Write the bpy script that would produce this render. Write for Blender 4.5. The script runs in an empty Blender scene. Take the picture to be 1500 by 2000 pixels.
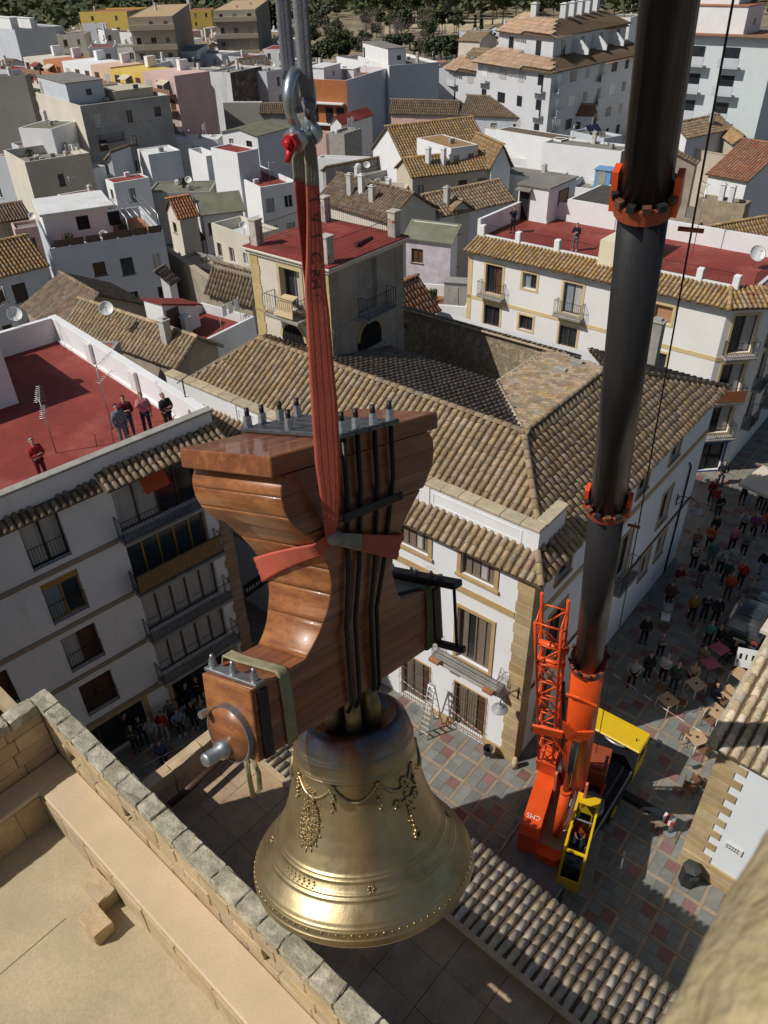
import bpy, bmesh, math, random
from math import sin, cos, pi, radians, sqrt
from mathutils import Matrix, Vector
random.seed(11)
sc = bpy.context.scene
COL = sc.collection
V = Vector

# ---------------------------------------------------------------- camera
F_PX, CX, CY, HC = 1510.0, 750.0, 1000.0, 28.0          # focal length and centre in photo pixels, eye height
_dn = V((805.0 - CX, 3060.0 - CY, F_PX)).normalized()     # straight down, in camera axes (x right, y down, z forward)
_up = -_dn
_yf = (V((0, 0, 1)) - _up * _up.z).normalized()
_xr = _yf.cross(_up)
RW = (_xr, _yf, _up)                                       # world axes in camera axes
cam = bpy.data.objects.new('camera', bpy.data.cameras.new('camera'))
COL.objects.link(cam)
_r = V([a.x for a in RW]); _d = V([a.y for a in RW]); _f = V([a.z for a in RW])
_m = Matrix.Identity(4)
for _i in range(3):
    _m[_i][0] = _r[_i]; _m[_i][1] = -_d[_i]; _m[_i][2] = -_f[_i]
_m[2][3] = HC
cam.matrix_world = _m
cd = cam.data
cd.sensor_fit = 'HORIZONTAL'; cd.sensor_width = 36.0; cd.lens = 36.0 * F_PX / 1500.0
cd.clip_start = 0.05; cd.clip_end = 5000
cd.dof.use_dof = True; cd.dof.focus_distance = 7.0; cd.dof.aperture_fstop = 11.0
sc.camera = cam

# ---------------------------------------------------------------- daylight
SUN_AZ, SUN_EL = 253.0, 46.5
w = bpy.data.worlds.new("World"); sc.world = w; w.use_nodes = True
nt = w.node_tree; nt.nodes.clear()
sky = nt.nodes.new('ShaderNodeTexSky'); sky.sky_type = 'NISHITA'; sky.sun_disc = False
sky.sun_elevation = radians(SUN_EL); sky.sun_rotation = radians(SUN_AZ); sky.air_density = 1.0; sky.dust_density = 1.6; sky.ozone_density = 1.0
bg = nt.nodes.new('ShaderNodeBackground'); bg.inputs[1].default_value = 0.06
wo = nt.nodes.new('ShaderNodeOutputWorld')
nt.links.new(sky.outputs[0], bg.inputs[0]); nt.links.new(bg.outputs[0], wo.inputs[0])
sl = bpy.data.lights.new('sun', 'SUN'); sl.energy = 4.6; sl.angle = radians(0.5); sl.color = (1.0, 0.955, 0.89)
so = bpy.data.objects.new('sun', sl); COL.objects.link(so)
so.rotation_euler = V((sin(radians(SUN_AZ - 180)) * cos(radians(SUN_EL)), cos(radians(SUN_AZ - 180)) * cos(radians(SUN_EL)), -sin(radians(SUN_EL)))).to_track_quat('-Z', 'Y').to_euler()
so.location = (-60, -20, 60)
sc.view_settings.view_transform = 'Standard'; sc.view_settings.look = 'None'
sc.view_settings.exposure = -0.2; sc.view_settings.gamma = 1.0
sc.view_settings.use_curve_mapping = False
sc.render.engine = 'CYCLES'
sc.cycles.max_bounces = 6; sc.cycles.diffuse_bounces = 3; sc.cycles.glossy_bounces = 3
sc.cycles.use_denoising = True

# ---------------------------------------------------------------- layout helpers
def ray(px, py):
    d = V((px - CX, py - CY, F_PX)); return V((RW[0].dot(d), RW[1].dot(d), RW[2].dot(d)))
def at(px, py, z=0.0):
    """the point of the place at height z that the photograph shows at pixel (px, py)"""
    d = ray(px, py); t = (z - HC) / d.z
    return V((d.x * t, d.y * t, z))
def along(px, py, y):
    d = ray(px, py); t = y / d.y
    return V((d.x * t, y, HC + d.z * t))
def zat(px, py, x, y):
    lo, hi = -60.0, 60.0
    for _ in range(50):
        m = (lo + hi) / 2
        p = V((x, y, m - HC)); c = RW[0] * p.x + RW[1] * p.y + RW[2] * p.z
        if CY + F_PX * c.y / c.z > py: lo = m
        else: hi = m
    return m
class Fr:
    """a building's own axes: x along compass bearing az, y to the left of it"""
    def __init__(s, o, az):
        s.o = V((o[0], o[1], o[2] if len(o) > 2 else 0.0)); s.az = az; a = radians(az)
        s.X = V((sin(a), cos(a), 0)); s.Y = V((-cos(a), sin(a), 0))
        s.M = Matrix(((s.X.x, s.Y.x, 0, s.o.x), (s.X.y, s.Y.y, 0, s.o.y), (0, 0, 1, s.o.z), (0, 0, 0, 1)))
    def w(s, x, y, z=0.0): return s.o + s.X * x + s.Y * y + V((0, 0, z))
    def l(s, p): q = V(p) - s.o; return V((q.dot(s.X), q.dot(s.Y), q.z))
WL = {}
def tag(o, label, cat, group=None, kind=None):
    if label: o['label'] = label
    if cat: o['category'] = cat
    if group: o['group'] = group
    if kind: o['kind'] = kind
    return o
def thing(name, label, cat, loc, group=None):
    o = bpy.data.objects.new(name, None); COL.objects.link(o); o.empty_display_size = .2
    o.location = loc; WL[o] = V(loc); return tag(o, label, cat, group)
def rnd(a, b): return random.uniform(a, b)

class MB:
    def __init__(s, T=None): s.v = []; s.f = []; s.m = []; s.T = T; s.sm = []
    def _a(s, p):
        p = V(p); s.v.append(s.T @ p if s.T is not None else p); return len(s.v) - 1
    def face(s, pts, mi=0, sm=False):
        s.f.append([s._a(p) for p in pts]); s.m.append(mi); s.sm.append(sm)
    def idx(s, ids, mi=0, sm=False): s.f.append(list(ids)); s.m.append(mi); s.sm.append(sm)
    def box(s, x0, x1, y0, y1, z0, z1, mi=0):
        i = [s._a((x, y, z)) for z in (z0, z1) for y in (y0, y1) for x in (x0, x1)]
        for q in ((0, 2, 3, 1), (4, 5, 7, 6), (0, 1, 5, 4), (2, 6, 7, 3), (0, 4, 6, 2), (1, 3, 7, 5)): s.idx([i[k] for k in q], mi)
        return s
    def bbox(s, x0, x1, y0, y1, z0, z1, b=.02, mi=0):
        """box with bevelled (chamfered) edges"""
        P = {}
        for ix, x in enumerate((x0, x1)):
            for iy, y in enumerate((y0, y1)):
                for iz, z in enumerate((z0, z1)):
                    sx, sy, sz = (1, -1)[ix], (1, -1)[iy], (1, -1)[iz]
                    P[ix, iy, iz] = (s._a((x, y + sy * b, z + sz * b)), s._a((x + sx * b, y, z + sz * b)), s._a((x + sx * b, y + sy * b, z)))
        for ax in range(3):
            o = [k for k in range(3) if k != ax]
            for e in (0, 1):
                c = []
                for q in ((0, 0), (1, 0), (1, 1), (0, 1)):
                    k = [0, 0, 0]; k[ax] = e; k[o[0]] = q[0]; k[o[1]] = q[1]; c.append(P[tuple(k)][ax])
                s.idx(c, mi)
            for e in ((0, 0), (0, 1), (1, 0), (1, 1)):
                k0 = [0, 0, 0]; k0[o[0]] = e[0]; k0[o[1]] = e[1]; k1 = list(k0); k1[ax] = 1
                s.idx((P[tuple(k0)][o[0]], P[tuple(k0)][o[1]], P[tuple(k1)][o[1]], P[tuple(k1)][o[0]]), mi)
        for k in P: s.idx(P[k], mi)
        return s
    def prism(s, pts, z0, z1, mi=0, top=True, mt=None):
        n = len(pts); a = [s._a((p[0], p[1], z0)) for p in pts]; b = [s._a((p[0], p[1], z1)) for p in pts]
        for i in range(n): j = (i + 1) % n; s.idx((a[i], a[j], b[j], b[i]), mi)
        if top: s.idx(b, mi if mt is None else mt); s.idx(a[::-1], mi)
        return s
    def ext(s, pts, off, mi=0, smside=False):
        """a 3-D polygon pushed along the vector off"""
        off = V(off); a = [s._a(p) for p in pts]; b = [s._a(V(p) + off) for p in pts]; n = len(a)
        for i in range(n): j = (i + 1) % n; s.idx((a[i], a[j], b[j], b[i]), mi, smside)
        s.idx(a[::-1], mi); s.idx(b, mi)
        return s
    def tube(s, pts, r, n=8, mi=0, closed=False, cap=True, r2=None, sm=True):
        pts = [V(p) for p in pts]; k = len(pts); rings = []
        t0 = (pts[1] - pts[0]).normalized()
        ref = V((0, 0, 1)) if abs(t0.z) < .9 else V((1, 0, 0))
        nx = t0.cross(ref).normalized()
        for i, p in enumerate(pts):
            if closed: t = (pts[(i + 1) % k] - pts[i - 1]).normalized()
            else: t = (pts[min(i + 1, k - 1)] - pts[max(i - 1, 0)]).normalized()
            nx = (nx - t * nx.dot(t)).normalized(); ny = t.cross(nx)
            ra = r[i] if isinstance(r, (list, tuple)) else (r if r2 is None else r + (r2 - r) * i / (k - 1))
            rings.append([s._a(p + nx * (cos(2 * pi * j / n) * ra) + ny * (sin(2 * pi * j / n) * ra)) for j in range(n)])
        for i in range(k if closed else k - 1):
            A, B = rings[i], rings[(i + 1) % k]
            for j in range(n): s.idx((A[j], A[(j + 1) % n], B[(j + 1) % n], B[j]), mi, sm)
        if cap and not closed: s.idx(rings[0][::-1], mi); s.idx(rings[-1], mi)
        return s
    def lathe(s, prof, n=32, c=(0, 0, 0), mi=0, sm=True, cap=False):
        c = V(c); R = []
        for r, z in prof: R.append([s._a(c + V((cos(2 * pi * j / n) * r, sin(2 * pi * j / n) * r, z))) for j in range(n)])
        for a, b in zip(R, R[1:]):
            for j in range(n): s.idx((a[j], a[(j + 1) % n], b[(j + 1) % n], b[j]), mi, sm)
        if cap: s.idx(R[0][::-1], mi); s.idx(R[-1], mi)
        return s
    def wall(s, p, q, z0, z1, ops=(), depth=.22, mi=0, mr=None):
        """upright wall p->q (outside on its right) with rectangular openings (s0,s1,za,zb), reveals included"""
        p = V((p[0], p[1], 0)); q = V((q[0], q[1], 0)); L = (q - p).length; d = (q - p) / L; inn = V((-d.y, d.x, 0))
        ops = [o for o in ops if o[0] > 0.02 and o[1] < L - .02 and o[3] < z1]
        xs = sorted({0.0, L, *[o[0] for o in ops], *[o[1] for o in ops]}); zs = sorted({z0, z1, *[max(z0, o[2]) for o in ops], *[o[3] for o in ops]})
        for a, b in zip(xs, xs[1:]):
            for c, e in zip(zs, zs[1:]):
                mx, mz = (a + b) / 2, (c + e) / 2
                if any(o[0] < mx < o[1] and o[2] < mz < o[3] for o in ops): continue
                s.face([p + d * a + V((0, 0, c)), p + d * b + V((0, 0, c)), p + d * b + V((0, 0, e)), p + d * a + V((0, 0, e))], mi)
        for a, b, c, e in ops:
            m = mi if mr is None else mr; c = max(c, z0)
            A = [p + d * a + V((0, 0, c)), p + d * b + V((0, 0, c)), p + d * b + V((0, 0, e)), p + d * a + V((0, 0, e))]
            for i in range(4): j = (i + 1) % 4; s.face([A[i], A[i] + inn * depth, A[j] + inn * depth, A[j]], m)
        return s
    def mesh(s, name, mats, org=V((0, 0, 0)), smooth=None):
        me = bpy.data.meshes.new(name); org = V(org)
        me.from_pydata([(v - org)[:] for v in s.v], [], s.f)
        for m in (mats if isinstance(mats, (list, tuple)) else [mats]): me.materials.append(m)
        if max(s.m, default=0) > 0: me.polygons.foreach_set('material_index', s.m)
        me.polygons.foreach_set('use_smooth', [bool(x) if smooth is None else smooth for x in s.sm])
        me.update(); return me
    def build(s, name, mats, parent=None, org=None, kind=None, smooth=None, label=None):
        L = WL[parent] if parent is not None else (V(org) if org is not None else V((0, 0, 0)))
        o = bpy.data.objects.new(name, s.mesh(name, mats, L, smooth)); COL.objects.link(o)
        if parent is not None: o.parent = parent
        else: o.location = L
        WL[o] = L
        if kind: o['kind'] = kind
        if label: o['label'] = label
        return o
def put(name, me, M, parent, color=None):
    """an object sharing mesh data, placed by the world matrix M under a parent"""
    o = bpy.data.objects.new(name, me); COL.objects.link(o)
    L = WL[parent] if parent is not None else V((0, 0, 0))
    if parent is not None: o.parent = parent
    o.matrix_local = Matrix.Translation(-L) @ M
    WL[o] = L
    return o

# ---------------------------------------------------------------- materials
MATS = {}
def M(name, c, rough=.85, metal=0.0, c2=None, var=.25, scale=1.5, fine=25.0, bump=.15, isl=0.0, objr=0.0, spec=.35, obj=False, stain=None, stretch=None, coat=0.0, alpha=None, objcol=False, det=6):
    if name in MATS: return MATS[name]
    m = bpy.data.materials.new(name); m.use_nodes = True; t = m.node_tree; N = t.nodes; Lk = t.links
    b = N['Principled BSDF']; b.inputs['Metallic'].default_value = metal; b.inputs['Specular IOR Level'].default_value = spec
    b.inputs['Coat Weight'].default_value = coat
    if obj: src = N.new('ShaderNodeTexCoord').outputs['Object']
    else: src = N.new('ShaderNodeNewGeometry').outputs['Position']
    if stretch:
        mp = N.new('ShaderNodeMapping'); mp.inputs['Scale'].default_value = stretch; Lk.new(src, mp.inputs[0]); src = mp.outputs[0]
    n1 = N.new('ShaderNodeTexNoise'); n1.inputs['Scale'].default_value = scale; n1.inputs['Detail'].default_value = det; n1.inputs['Roughness'].default_value = .62
    n2 = N.new('ShaderNodeTexNoise'); n2.inputs['Scale'].default_value = fine; n2.inputs['Detail'].default_value = 3
    Lk.new(src, n1.inputs['Vector']); Lk.new(src, n2.inputs['Vector'])
    cr = N.new('ShaderNodeValToRGB'); cr.color_ramp.elements[0].position = .36; cr.color_ramp.elements[1].position = .66
    c2 = c2 or tuple(x * (1 - var) for x in c)
    cr.color_ramp.elements[0].color = (*c2, 1); cr.color_ramp.elements[1].color = (*c, 1)
    if objcol:
        oi = N.new('ShaderNodeObjectInfo'); mu = N.new('ShaderNodeMixRGB'); mu.blend_type = 'MULTIPLY'; mu.inputs[0].default_value = 1
        Lk.new(cr.outputs[0], mu.inputs[1]); Lk.new(oi.outputs['Color'], mu.inputs[2]); out = mu.outputs[0]
    else: out = cr.outputs[0]
    Lk.new(n1.outputs[0], cr.inputs[0])
    mx = N.new('ShaderNodeMixRGB'); mx.blend_type = 'MULTIPLY'; mx.inputs[0].default_value = min(1, var * 1.6)
    r2 = N.new('ShaderNodeValToRGB'); r2.color_ramp.elements[0].position = .3; r2.color_ramp.elements[0].color = (.55, .55, .55, 1); r2.color_ramp.elements[1].position = .62
    Lk.new(n2.outputs[0], r2.inputs[0]); Lk.new(out, mx.inputs[1]); Lk.new(r2.outputs[0], mx.inputs[2]); out = mx.outputs[0]
    if stain:                                                # (colour, scale, low, high): patches of their own shape
        n3 = N.new('ShaderNodeTexNoise'); n3.inputs['Scale'].default_value = stain[1]; n3.inputs['Detail'].default_value = 8; n3.inputs['Roughness'].default_value = .7
        mp = N.new('ShaderNodeMapping'); mp.inputs['Location'].default_value = (7, 3, 5); Lk.new(src, mp.inputs[0])
        if len(stain) > 4: mp.inputs['Scale'].default_value = stain[4]
        Lk.new(mp.outputs[0], n3.inputs['Vector'])
        r3 = N.new('ShaderNodeValToRGB'); r3.color_ramp.elements[0].position = stain[2]; r3.color_ramp.elements[1].position = stain[3]
        r3.color_ramp.elements[0].color = (0, 0, 0, 1); r3.color_ramp.elements[1].color = (1, 1, 1, 1); Lk.new(n3.outputs[0], r3.inputs[0])
        mz = N.new('ShaderNodeMixRGB'); Lk.new(r3.outputs[0], mz.inputs[0]); Lk.new(out, mz.inputs[1]); mz.inputs[2].default_value = (*stain[0], 1); out = mz.outputs[0]
    if isl or objr:
        hs = N.new('ShaderNodeHueSaturation'); ad = N.new('ShaderNodeMath'); ad.operation = 'ADD'; fr = N.new('ShaderNodeMath'); fr.operation = 'FRACT'
        g = N.new('ShaderNodeNewGeometry'); oi = N.new('ShaderNodeObjectInfo')
        if isl: Lk.new(g.outputs['Random Per Island'], ad.inputs[0])
        if objr: Lk.new(oi.outputs['Random'], ad.inputs[1])
        for q in (0, 1):
            if not (isl, objr)[q]: ad.inputs[q].default_value = 0
        Lk.new(ad.outputs[0], fr.inputs[0])
        k = isl or objr
        mr = N.new('ShaderNodeMapRange'); mr.inputs[3].default_value = 1 - k; mr.inputs[4].default_value = 1 + k * .75; Lk.new(fr.outputs[0], mr.inputs[0]); Lk.new(mr.outputs[0], hs.inputs['Value'])
        f2 = N.new('ShaderNodeMath'); f2.operation = 'MULTIPLY'; f2.inputs[1].default_value = 7.31; f3 = N.new('ShaderNodeMath'); f3.operation = 'FRACT'
        Lk.new(fr.outputs[0], f2.inputs[0]); Lk.new(f2.outputs[0], f3.inputs[0])
        m2 = N.new('ShaderNodeMapRange'); m2.inputs[3].default_value = .5 - k * .05; m2.inputs[4].default_value = .5 + k * .04; Lk.new(f3.outputs[0], m2.inputs[0]); Lk.new(m2.outputs[0], hs.inputs['Hue'])
        f4 = N.new('ShaderNodeMath'); f4.operation = 'MULTIPLY'; f4.inputs[1].default_value = 13.7; f5 = N.new('ShaderNodeMath'); f5.operation = 'FRACT'
        Lk.new(fr.outputs[0], f4.inputs[0]); Lk.new(f4.outputs[0], f5.inputs[0])
        m3 = N.new('ShaderNodeMapRange'); m3.inputs[3].default_value = 1 - k * 1.1; m3.inputs[4].default_value = 1 + k * .35; Lk.new(f5.outputs[0], m3.inputs[0]); Lk.new(m3.outputs[0], hs.inputs['Saturation'])
        Lk.new(out, hs.inputs['Color']); out = hs.outputs[0]
    Lk.new(out, b.inputs['Base Color'])
    rr = N.new('ShaderNodeMapRange'); rr.inputs[3].default_value = max(0.03, rough - .1); rr.inputs[4].default_value = min(1, rough + .1); Lk.new(n1.outputs[0], rr.inputs[0]); Lk.new(rr.outputs[0], b.inputs['Roughness'])
    if bump:
        bu = N.new('ShaderNodeBump'); bu.inputs['Strength'].default_value = bump; bu.inputs['Distance'].default_value = .02
        Lk.new(n2.outputs[0], bu.inputs['Height']); Lk.new(bu.outputs[0], b.inputs['Normal'])
    MATS[name] = m
    return m
WHITE = M('white limewash', (.77, .775, .775), var=.07, scale=.6, bump=.08, stain=((.60, .59, .56), .5, .60, .80, (1, 1, .28)))
WHITE2 = M('old white limewash', (.71, .715, .71), var=.12, scale=.5, bump=.1, stain=((.47, .46, .43), .55, .53, .76, (1, 1, .25)))
CREAM = M('cream plaster', (.67, .62, .52), var=.12, scale=.5, stain=((.48, .43, .36), .5, .55, .78, (1, 1, .3)))
YELLOWP = M('pale yellow plaster', (.72, .58, .27), var=.1, scale=.5)
GREYP = M('bare grey render', (.37, .36, .34), var=.25, scale=.5, stain=((.24, .23, .21), .6, .5, .75))
TANP = M('bare ochre render', (.43, .36, .27), var=.3, scale=.5, stain=((.28, .24, .2), .7, .48, .72))
STONE = M('honey sandstone', (.50, .37, .19), var=.22, scale=2.2, fine=40, bump=.3, isl=.14, objr=.14, stain=((.33, .27, .18), .8, .55, .8))
STONEP = M('pale worn stone', (.54, .45, .30), var=.25, scale=2.5, fine=30, bump=.4, isl=.12, objr=.12)
TRIM = M('sandstone trim', (.52, .36, .18), var=.18, scale=2.5, fine=40, bump=.2)
TRIMY = M('yellow painted trim', (.66, .50, .26), var=.1, scale=2)
REDF = M('red waterproof coat', (.255, .045, .034), rough=.75, var=.22, scale=.7, fine=9, bump=.05, stain=((.33, .09, .065), .35, .5, .72))
REDF2 = M('faded red coat', (.30, .085, .06), rough=.8, var=.3, scale=.6, fine=6, bump=.06, stain=((.36, .16, .12), .5, .5, .7))
TERRA = M('terracotta floor', (.40, .17, .085), var=.25, scale=1.2)
GREYF = M('grey roof floor', (.27, .255, .225), var=.3, scale=.5, stain=((.17, .155, .13), .5, .5, .7))
GREENF = M('grey green roof sheet', (.21, .21, .15), var=.3, scale=.8)
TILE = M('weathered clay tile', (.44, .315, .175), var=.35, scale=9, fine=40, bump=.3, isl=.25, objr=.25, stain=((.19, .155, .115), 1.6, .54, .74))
TILEG = M('golden clay tile', (.46, .29, .115), var=.3, scale=6, fine=40, bump=.3, isl=.24, objr=.24, stain=((.25, .18, .1), 1.5, .56, .75))
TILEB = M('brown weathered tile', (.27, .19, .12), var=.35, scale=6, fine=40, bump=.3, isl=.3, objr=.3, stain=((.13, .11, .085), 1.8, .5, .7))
TILER = M('red clay tile', (.36, .165, .09), var=.28, scale=5, fine=40, bump=.25, isl=.2, objr=.2, stain=((.2, .12, .085), 1.2, .58, .8))
TILEO = M('orange clay tile', (.50, .20, .085), var=.22, scale=5, fine=40, bump=.25, isl=.18)
TILEP = M('pale eaves tile', (.66, .54, .355), var=.3, scale=8, fine=50, bump=.35, isl=.34, objr=.34, stain=((.22, .2, .16), 3, .56, .72))
CHAN = M('shaded roof channel', (.17, .115, .066), var=.4, scale=5, fine=30, bump=.3)  # dark tone stands in for the shade in the troughs between tiles
MORTAR = M('ridge mortar', (.50, .43, .32), var=.3, scale=4)
GLASS = M('window glass', (.028, .034, .04), rough=.12, var=.4, scale=1.5, bump=0, spec=.6)
GLASSB = M('bluish glass', (.05, .075, .09), rough=.1, var=.4, scale=1.2, bump=0, spec=.6)
CURT = M('white curtain', (.55, .54, .51), var=.35, scale=3, stretch=(9, 9, .3), bump=.1)
CURTB = M('blue curtain', (.30, .36, .40), var=.4, scale=3, stretch=(9, 9, .3))
BROWNW = M('brown joinery', (.115, .06, .033), rough=.6, var=.3, scale=4, fine=40)
SHUT = M('roller blind', (.46, .24, .12), var=.15, scale=2, stretch=(.4, .4, 20))
SHUTG = M('grey wooden shutter', (.24, .19, .145), var=.35, scale=3, stretch=(8, 8, .5), bump=.2)
YELW = M('varnished yellow pine', (.42, .24, .07), rough=.5, var=.2, scale=3)
IRON = M('wrought iron', (.022, .022, .024), rough=.5, metal=.3, var=.2, bump=.05)
CONC = M('concrete', (.42, .40, .36), var=.3, scale=2, stain=((.25, .24, .21), 1.5, .5, .75))
CHIM = M('chimney plaster', (.60, .58, .53), var=.25, scale=3, stain=((.33, .31, .28), 1.5, .5, .72))
STEEL = M('galvanised steel', (.50, .52, .53), rough=.38, metal=.9, var=.2, scale=6, bump=.05)
ALU = M('aluminium', (.62, .62, .62), rough=.4, metal=.8, var=.1, bump=0)
PANEL = M('solar panel', (.02, .028, .05), rough=.15, var=.1, bump=0)
WPLAST = M('white plastic', (.72, .72, .70), rough=.5, var=.06, bump=0)
DARK = M('dark void', (.012, .012, .013), var=.1, bump=0)
# ================================================================ building kit
def barrel(seg=5, L=.46, w=.105, k=.8, hk=.92):
    """one curved clay tile, lower end at +y, crown up +z"""
    b = MB(); A = []; B = []
    for i in range(seg + 1):
        a = pi * i / seg
        A.append(b._a((cos(a) * w, L / 2, sin(a) * w * hk + .016))); B.append(b._a((cos(a) * w * k, -L / 2, sin(a) * w * k * hk - .012)))
    for i in range(seg): b.idx((A[i], A[i + 1], B[i + 1], B[i]), 0, True)
    b.idx(A[::-1], 0)
    return b
_bar = {}
def barrel_mesh(key, mat, **k):
    if (key, mat.name) not in _bar: _bar[key, mat.name] = barrel(**k).mesh('roof_tile', mat)
    return _bar[key, mat.name]
def inpoly(s, t, P):
    c = False
    for i in range(len(P)):
        (a, b), (d, e) = P[i], P[i - 1]
        if (b > t) != (e > t) and s < (d - a) * (t - b) / (e - b) + a: c = not c
    return c
def tile_frames(poly, pitch, step, jit=.012):
    poly = [V(p) for p in poly]; n = V((0, 0, 0))
    for i in range(len(poly)): n += (poly[i] - poly[0]).cross(poly[(i + 1) % len(poly)] - poly[0])
    n.normalize()
    if n.z < 0: n = -n
    d = (V((0, 0, -1)) + n * n.z).normalized(); a = d.cross(n).normalized(); o = poly[0]
    P = [((p - o).dot(a), (p - o).dot(d)) for p in poly]
    s0, s1 = min(p[0] for p in P), max(p[0] for p in P); t0, t1 = min(p[1] for p in P), max(p[1] for p in P)
    out = []; nc = max(1, int((s1 - s0) / pitch)); ps = (s1 - s0) / nc
    for i in range(nc):
        s = s0 + (i + .5) * ps; ph = rnd(-.04, .04)
        for j in range(int((t1 - t0) / step) + 1):
            t = t1 - (j + .5) * step + ph
            if inpoly(s, min(t, t1 - .01), P):
                c = o + a * (s + rnd(-jit, jit)) + d * t + n * .015
                m = Matrix(((a.x, d.x, n.x, c.x), (a.y, d.y, n.y, c.y), (a.z, d.z, n.z, c.z), (0, 0, 0, 1)))
                out.append(m @ Matrix.Rotation(rnd(-.05, .05), 4, 'Z') @ Matrix.Rotation(rnd(-.02, .02), 4, 'X'))
    return out, n
EYE = V((0, 0, HC))
def roof_surface(b, poly, t=.1, mi=0):
    p = [V(q) for q in poly]; b.ext(p, (0, 0, -t), mi)
def tiled(parent, polys, mat, pitch=.29, step=.36, singles=0, base=CHAN, seg=5, thick=.1, name='roof', ridges=(), hk=.92):
    """a roof: channel surface + barrel tiles; the `singles` nearest tiles are objects of their own, the rest one mesh"""
    rb = MB()
    for p in polys: roof_surface(rb, p, thick)
    ro = rb.build(name, [base], parent)
    fr = []
    for p in polys: fr += tile_frames(p, pitch, step)[0]
    fr.sort(key=lambda m: (m.translation - EYE).length)
    kw = dict(seg=seg, L=step * 1.22, w=pitch * .40, hk=hk)
    if singles:
        me = barrel_mesh((round(pitch, 2), round(step, 2)), mat, **kw)
        for m in fr[:singles]: put('roof_tile', me, m, ro)
        fr = fr[singles:]
    if fr:
        tb = MB(); u = barrel(**kw)
        for m in fr:
            k = len(tb.v); tb.v += [m @ q for q in u.v]; tb.f += [[i + k for i in f] for f in u.f]; tb.m += u.m; tb.sm += u.sm
        tb.build('roof_tiling', [mat], ro, kind='stuff')
    if ridges:
        gb = MB(); u = barrel(seg=5, L=.5, w=max(.13, pitch * .45), k=.88)
        for a, c in ridges:
            a, c = V(a), V(c); d = (a - c).normalized(); L = (a - c).length; s = d.cross(V((0, 0, 1))).normalized(); n = s.cross(d)
            for i in range(int(L / .42) + 1):
                q = c + d * min(L, .42 * i + .2) + n * .03
                m = Matrix(((s.x, d.x, n.x, q.x), (s.y, d.y, n.y, q.y), (s.z, d.z, n.z, q.z), (0, 0, 0, 1)))
                k = len(gb.v); gb.v += [m @ p for p in u.v]; gb.f += [[i2 + k for i2 in f] for f in u.f]; gb.m += u.m; gb.sm += u.sm
        gb.build('ridge_tiles', [mat], ro, kind='stuff')
    return ro
class Face:
    """a wall plane of a frame for fixing windows: s runs along the wall, out points outside"""
    def __init__(s, p, q):
        s.p = V((p[0], p[1], 0)); d = V((q[0], q[1], 0)) - s.p; s.L = d.length; s.d = d / s.L; s.n = V((s.d.y, -s.d.x, 0))
        s.M = Matrix(((s.d.x, s.n.x, 0, s.p.x), (s.d.y, s.n.y, 0, s.p.y), (0, 0, 1, 0), (0, 0, 0, 1)))     # local (s, out, z)
def window(parent, fc, o, frame=TRIM, pane=GLASS, fw=.14, proud=.04, style='pair', joinery=BROWNW, depth=.2, sill=True, name='window'):
    """opening o = (s0,s1,z0,z1) of Face fc: stone surround (the window's own mesh) > joinery, panes"""
    a, b, c, e = o; g = MB(fc.M); p = proud
    if fw > 0:
        g.box(a - fw, a, -.01, p, c, e); g.box(b, b + fw, -.01, p, c, e)
        g.box(a - fw, b + fw, -.01, p + .004, e, e + fw)
        g.box(a - fw - (.05 if sill else 0), b + fw + (.05 if sill else 0), -.01, p + (.05 if sill else .004), c - fw * .8, c)
    else: g.box(a, b, -depth - .01, -depth + .006, c - .001, c + .05)
    w = g.build(name, [frame], parent)
    y0 = -depth; j = MB(fc.M); t = .055
    for x0, x1, z0, z1 in ((a, a + t, c, e), (b - t, b, c, e), (a + t, b - t, e - t, e), (a + t, b - t, c, c + t * 1.4)): j.box(x0, x1, y0 - .03, y0 + .045, z0, z1)
    n = {'one': 1, 'pair': 2, 'three': 3, 'four': 4, 'five': 5}[style]
    for i in range(1, n):
        x = a + (b - a) * i / n; j.box(x - t * .6, x + t * .6, y0 - .03, y0 + .05, c + t * 1.4, e - t)
    j.build('window_frame', [joinery], w)
    for i in range(n):
        x0 = a + (b - a) * i / n; x1 = a + (b - a) * (i + 1) / n
        q = MB(fc.M); q.box(x0 + t * .6, x1 - t * .6, y0 - .02, y0 - .003, c + t, e - t)
        pm = pane[i % len(pane)] if isinstance(pane, (list, tuple)) else pane
        q.build('pane', [pm], w)
    return w
def railing(parent, path, h, M_=None, mat=IRON, sp=.12, r=.009, name='railing', low=.08):
    b = MB(M_); P = [V(p) for p in path]
    for a, c in zip(P, P[1:]):
        L = (c - a).length; n = max(1, int(L / sp)); up = V((0, 0, 1))
        for hh, k in ((h, 1.7), (low, 1.2)): b.tube([a + up * hh, c + up * hh], r * k, 5, sm=False)
        for i in range(n + 1):
            q = a + (c - a) * (i / n); b.tube([q + up * (low if 0 < i < n else 0), q + up * h], r if 0 < i < n else r * 1.6, 4, cap=False, sm=False)
    return b.build(name, [mat], parent)
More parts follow.
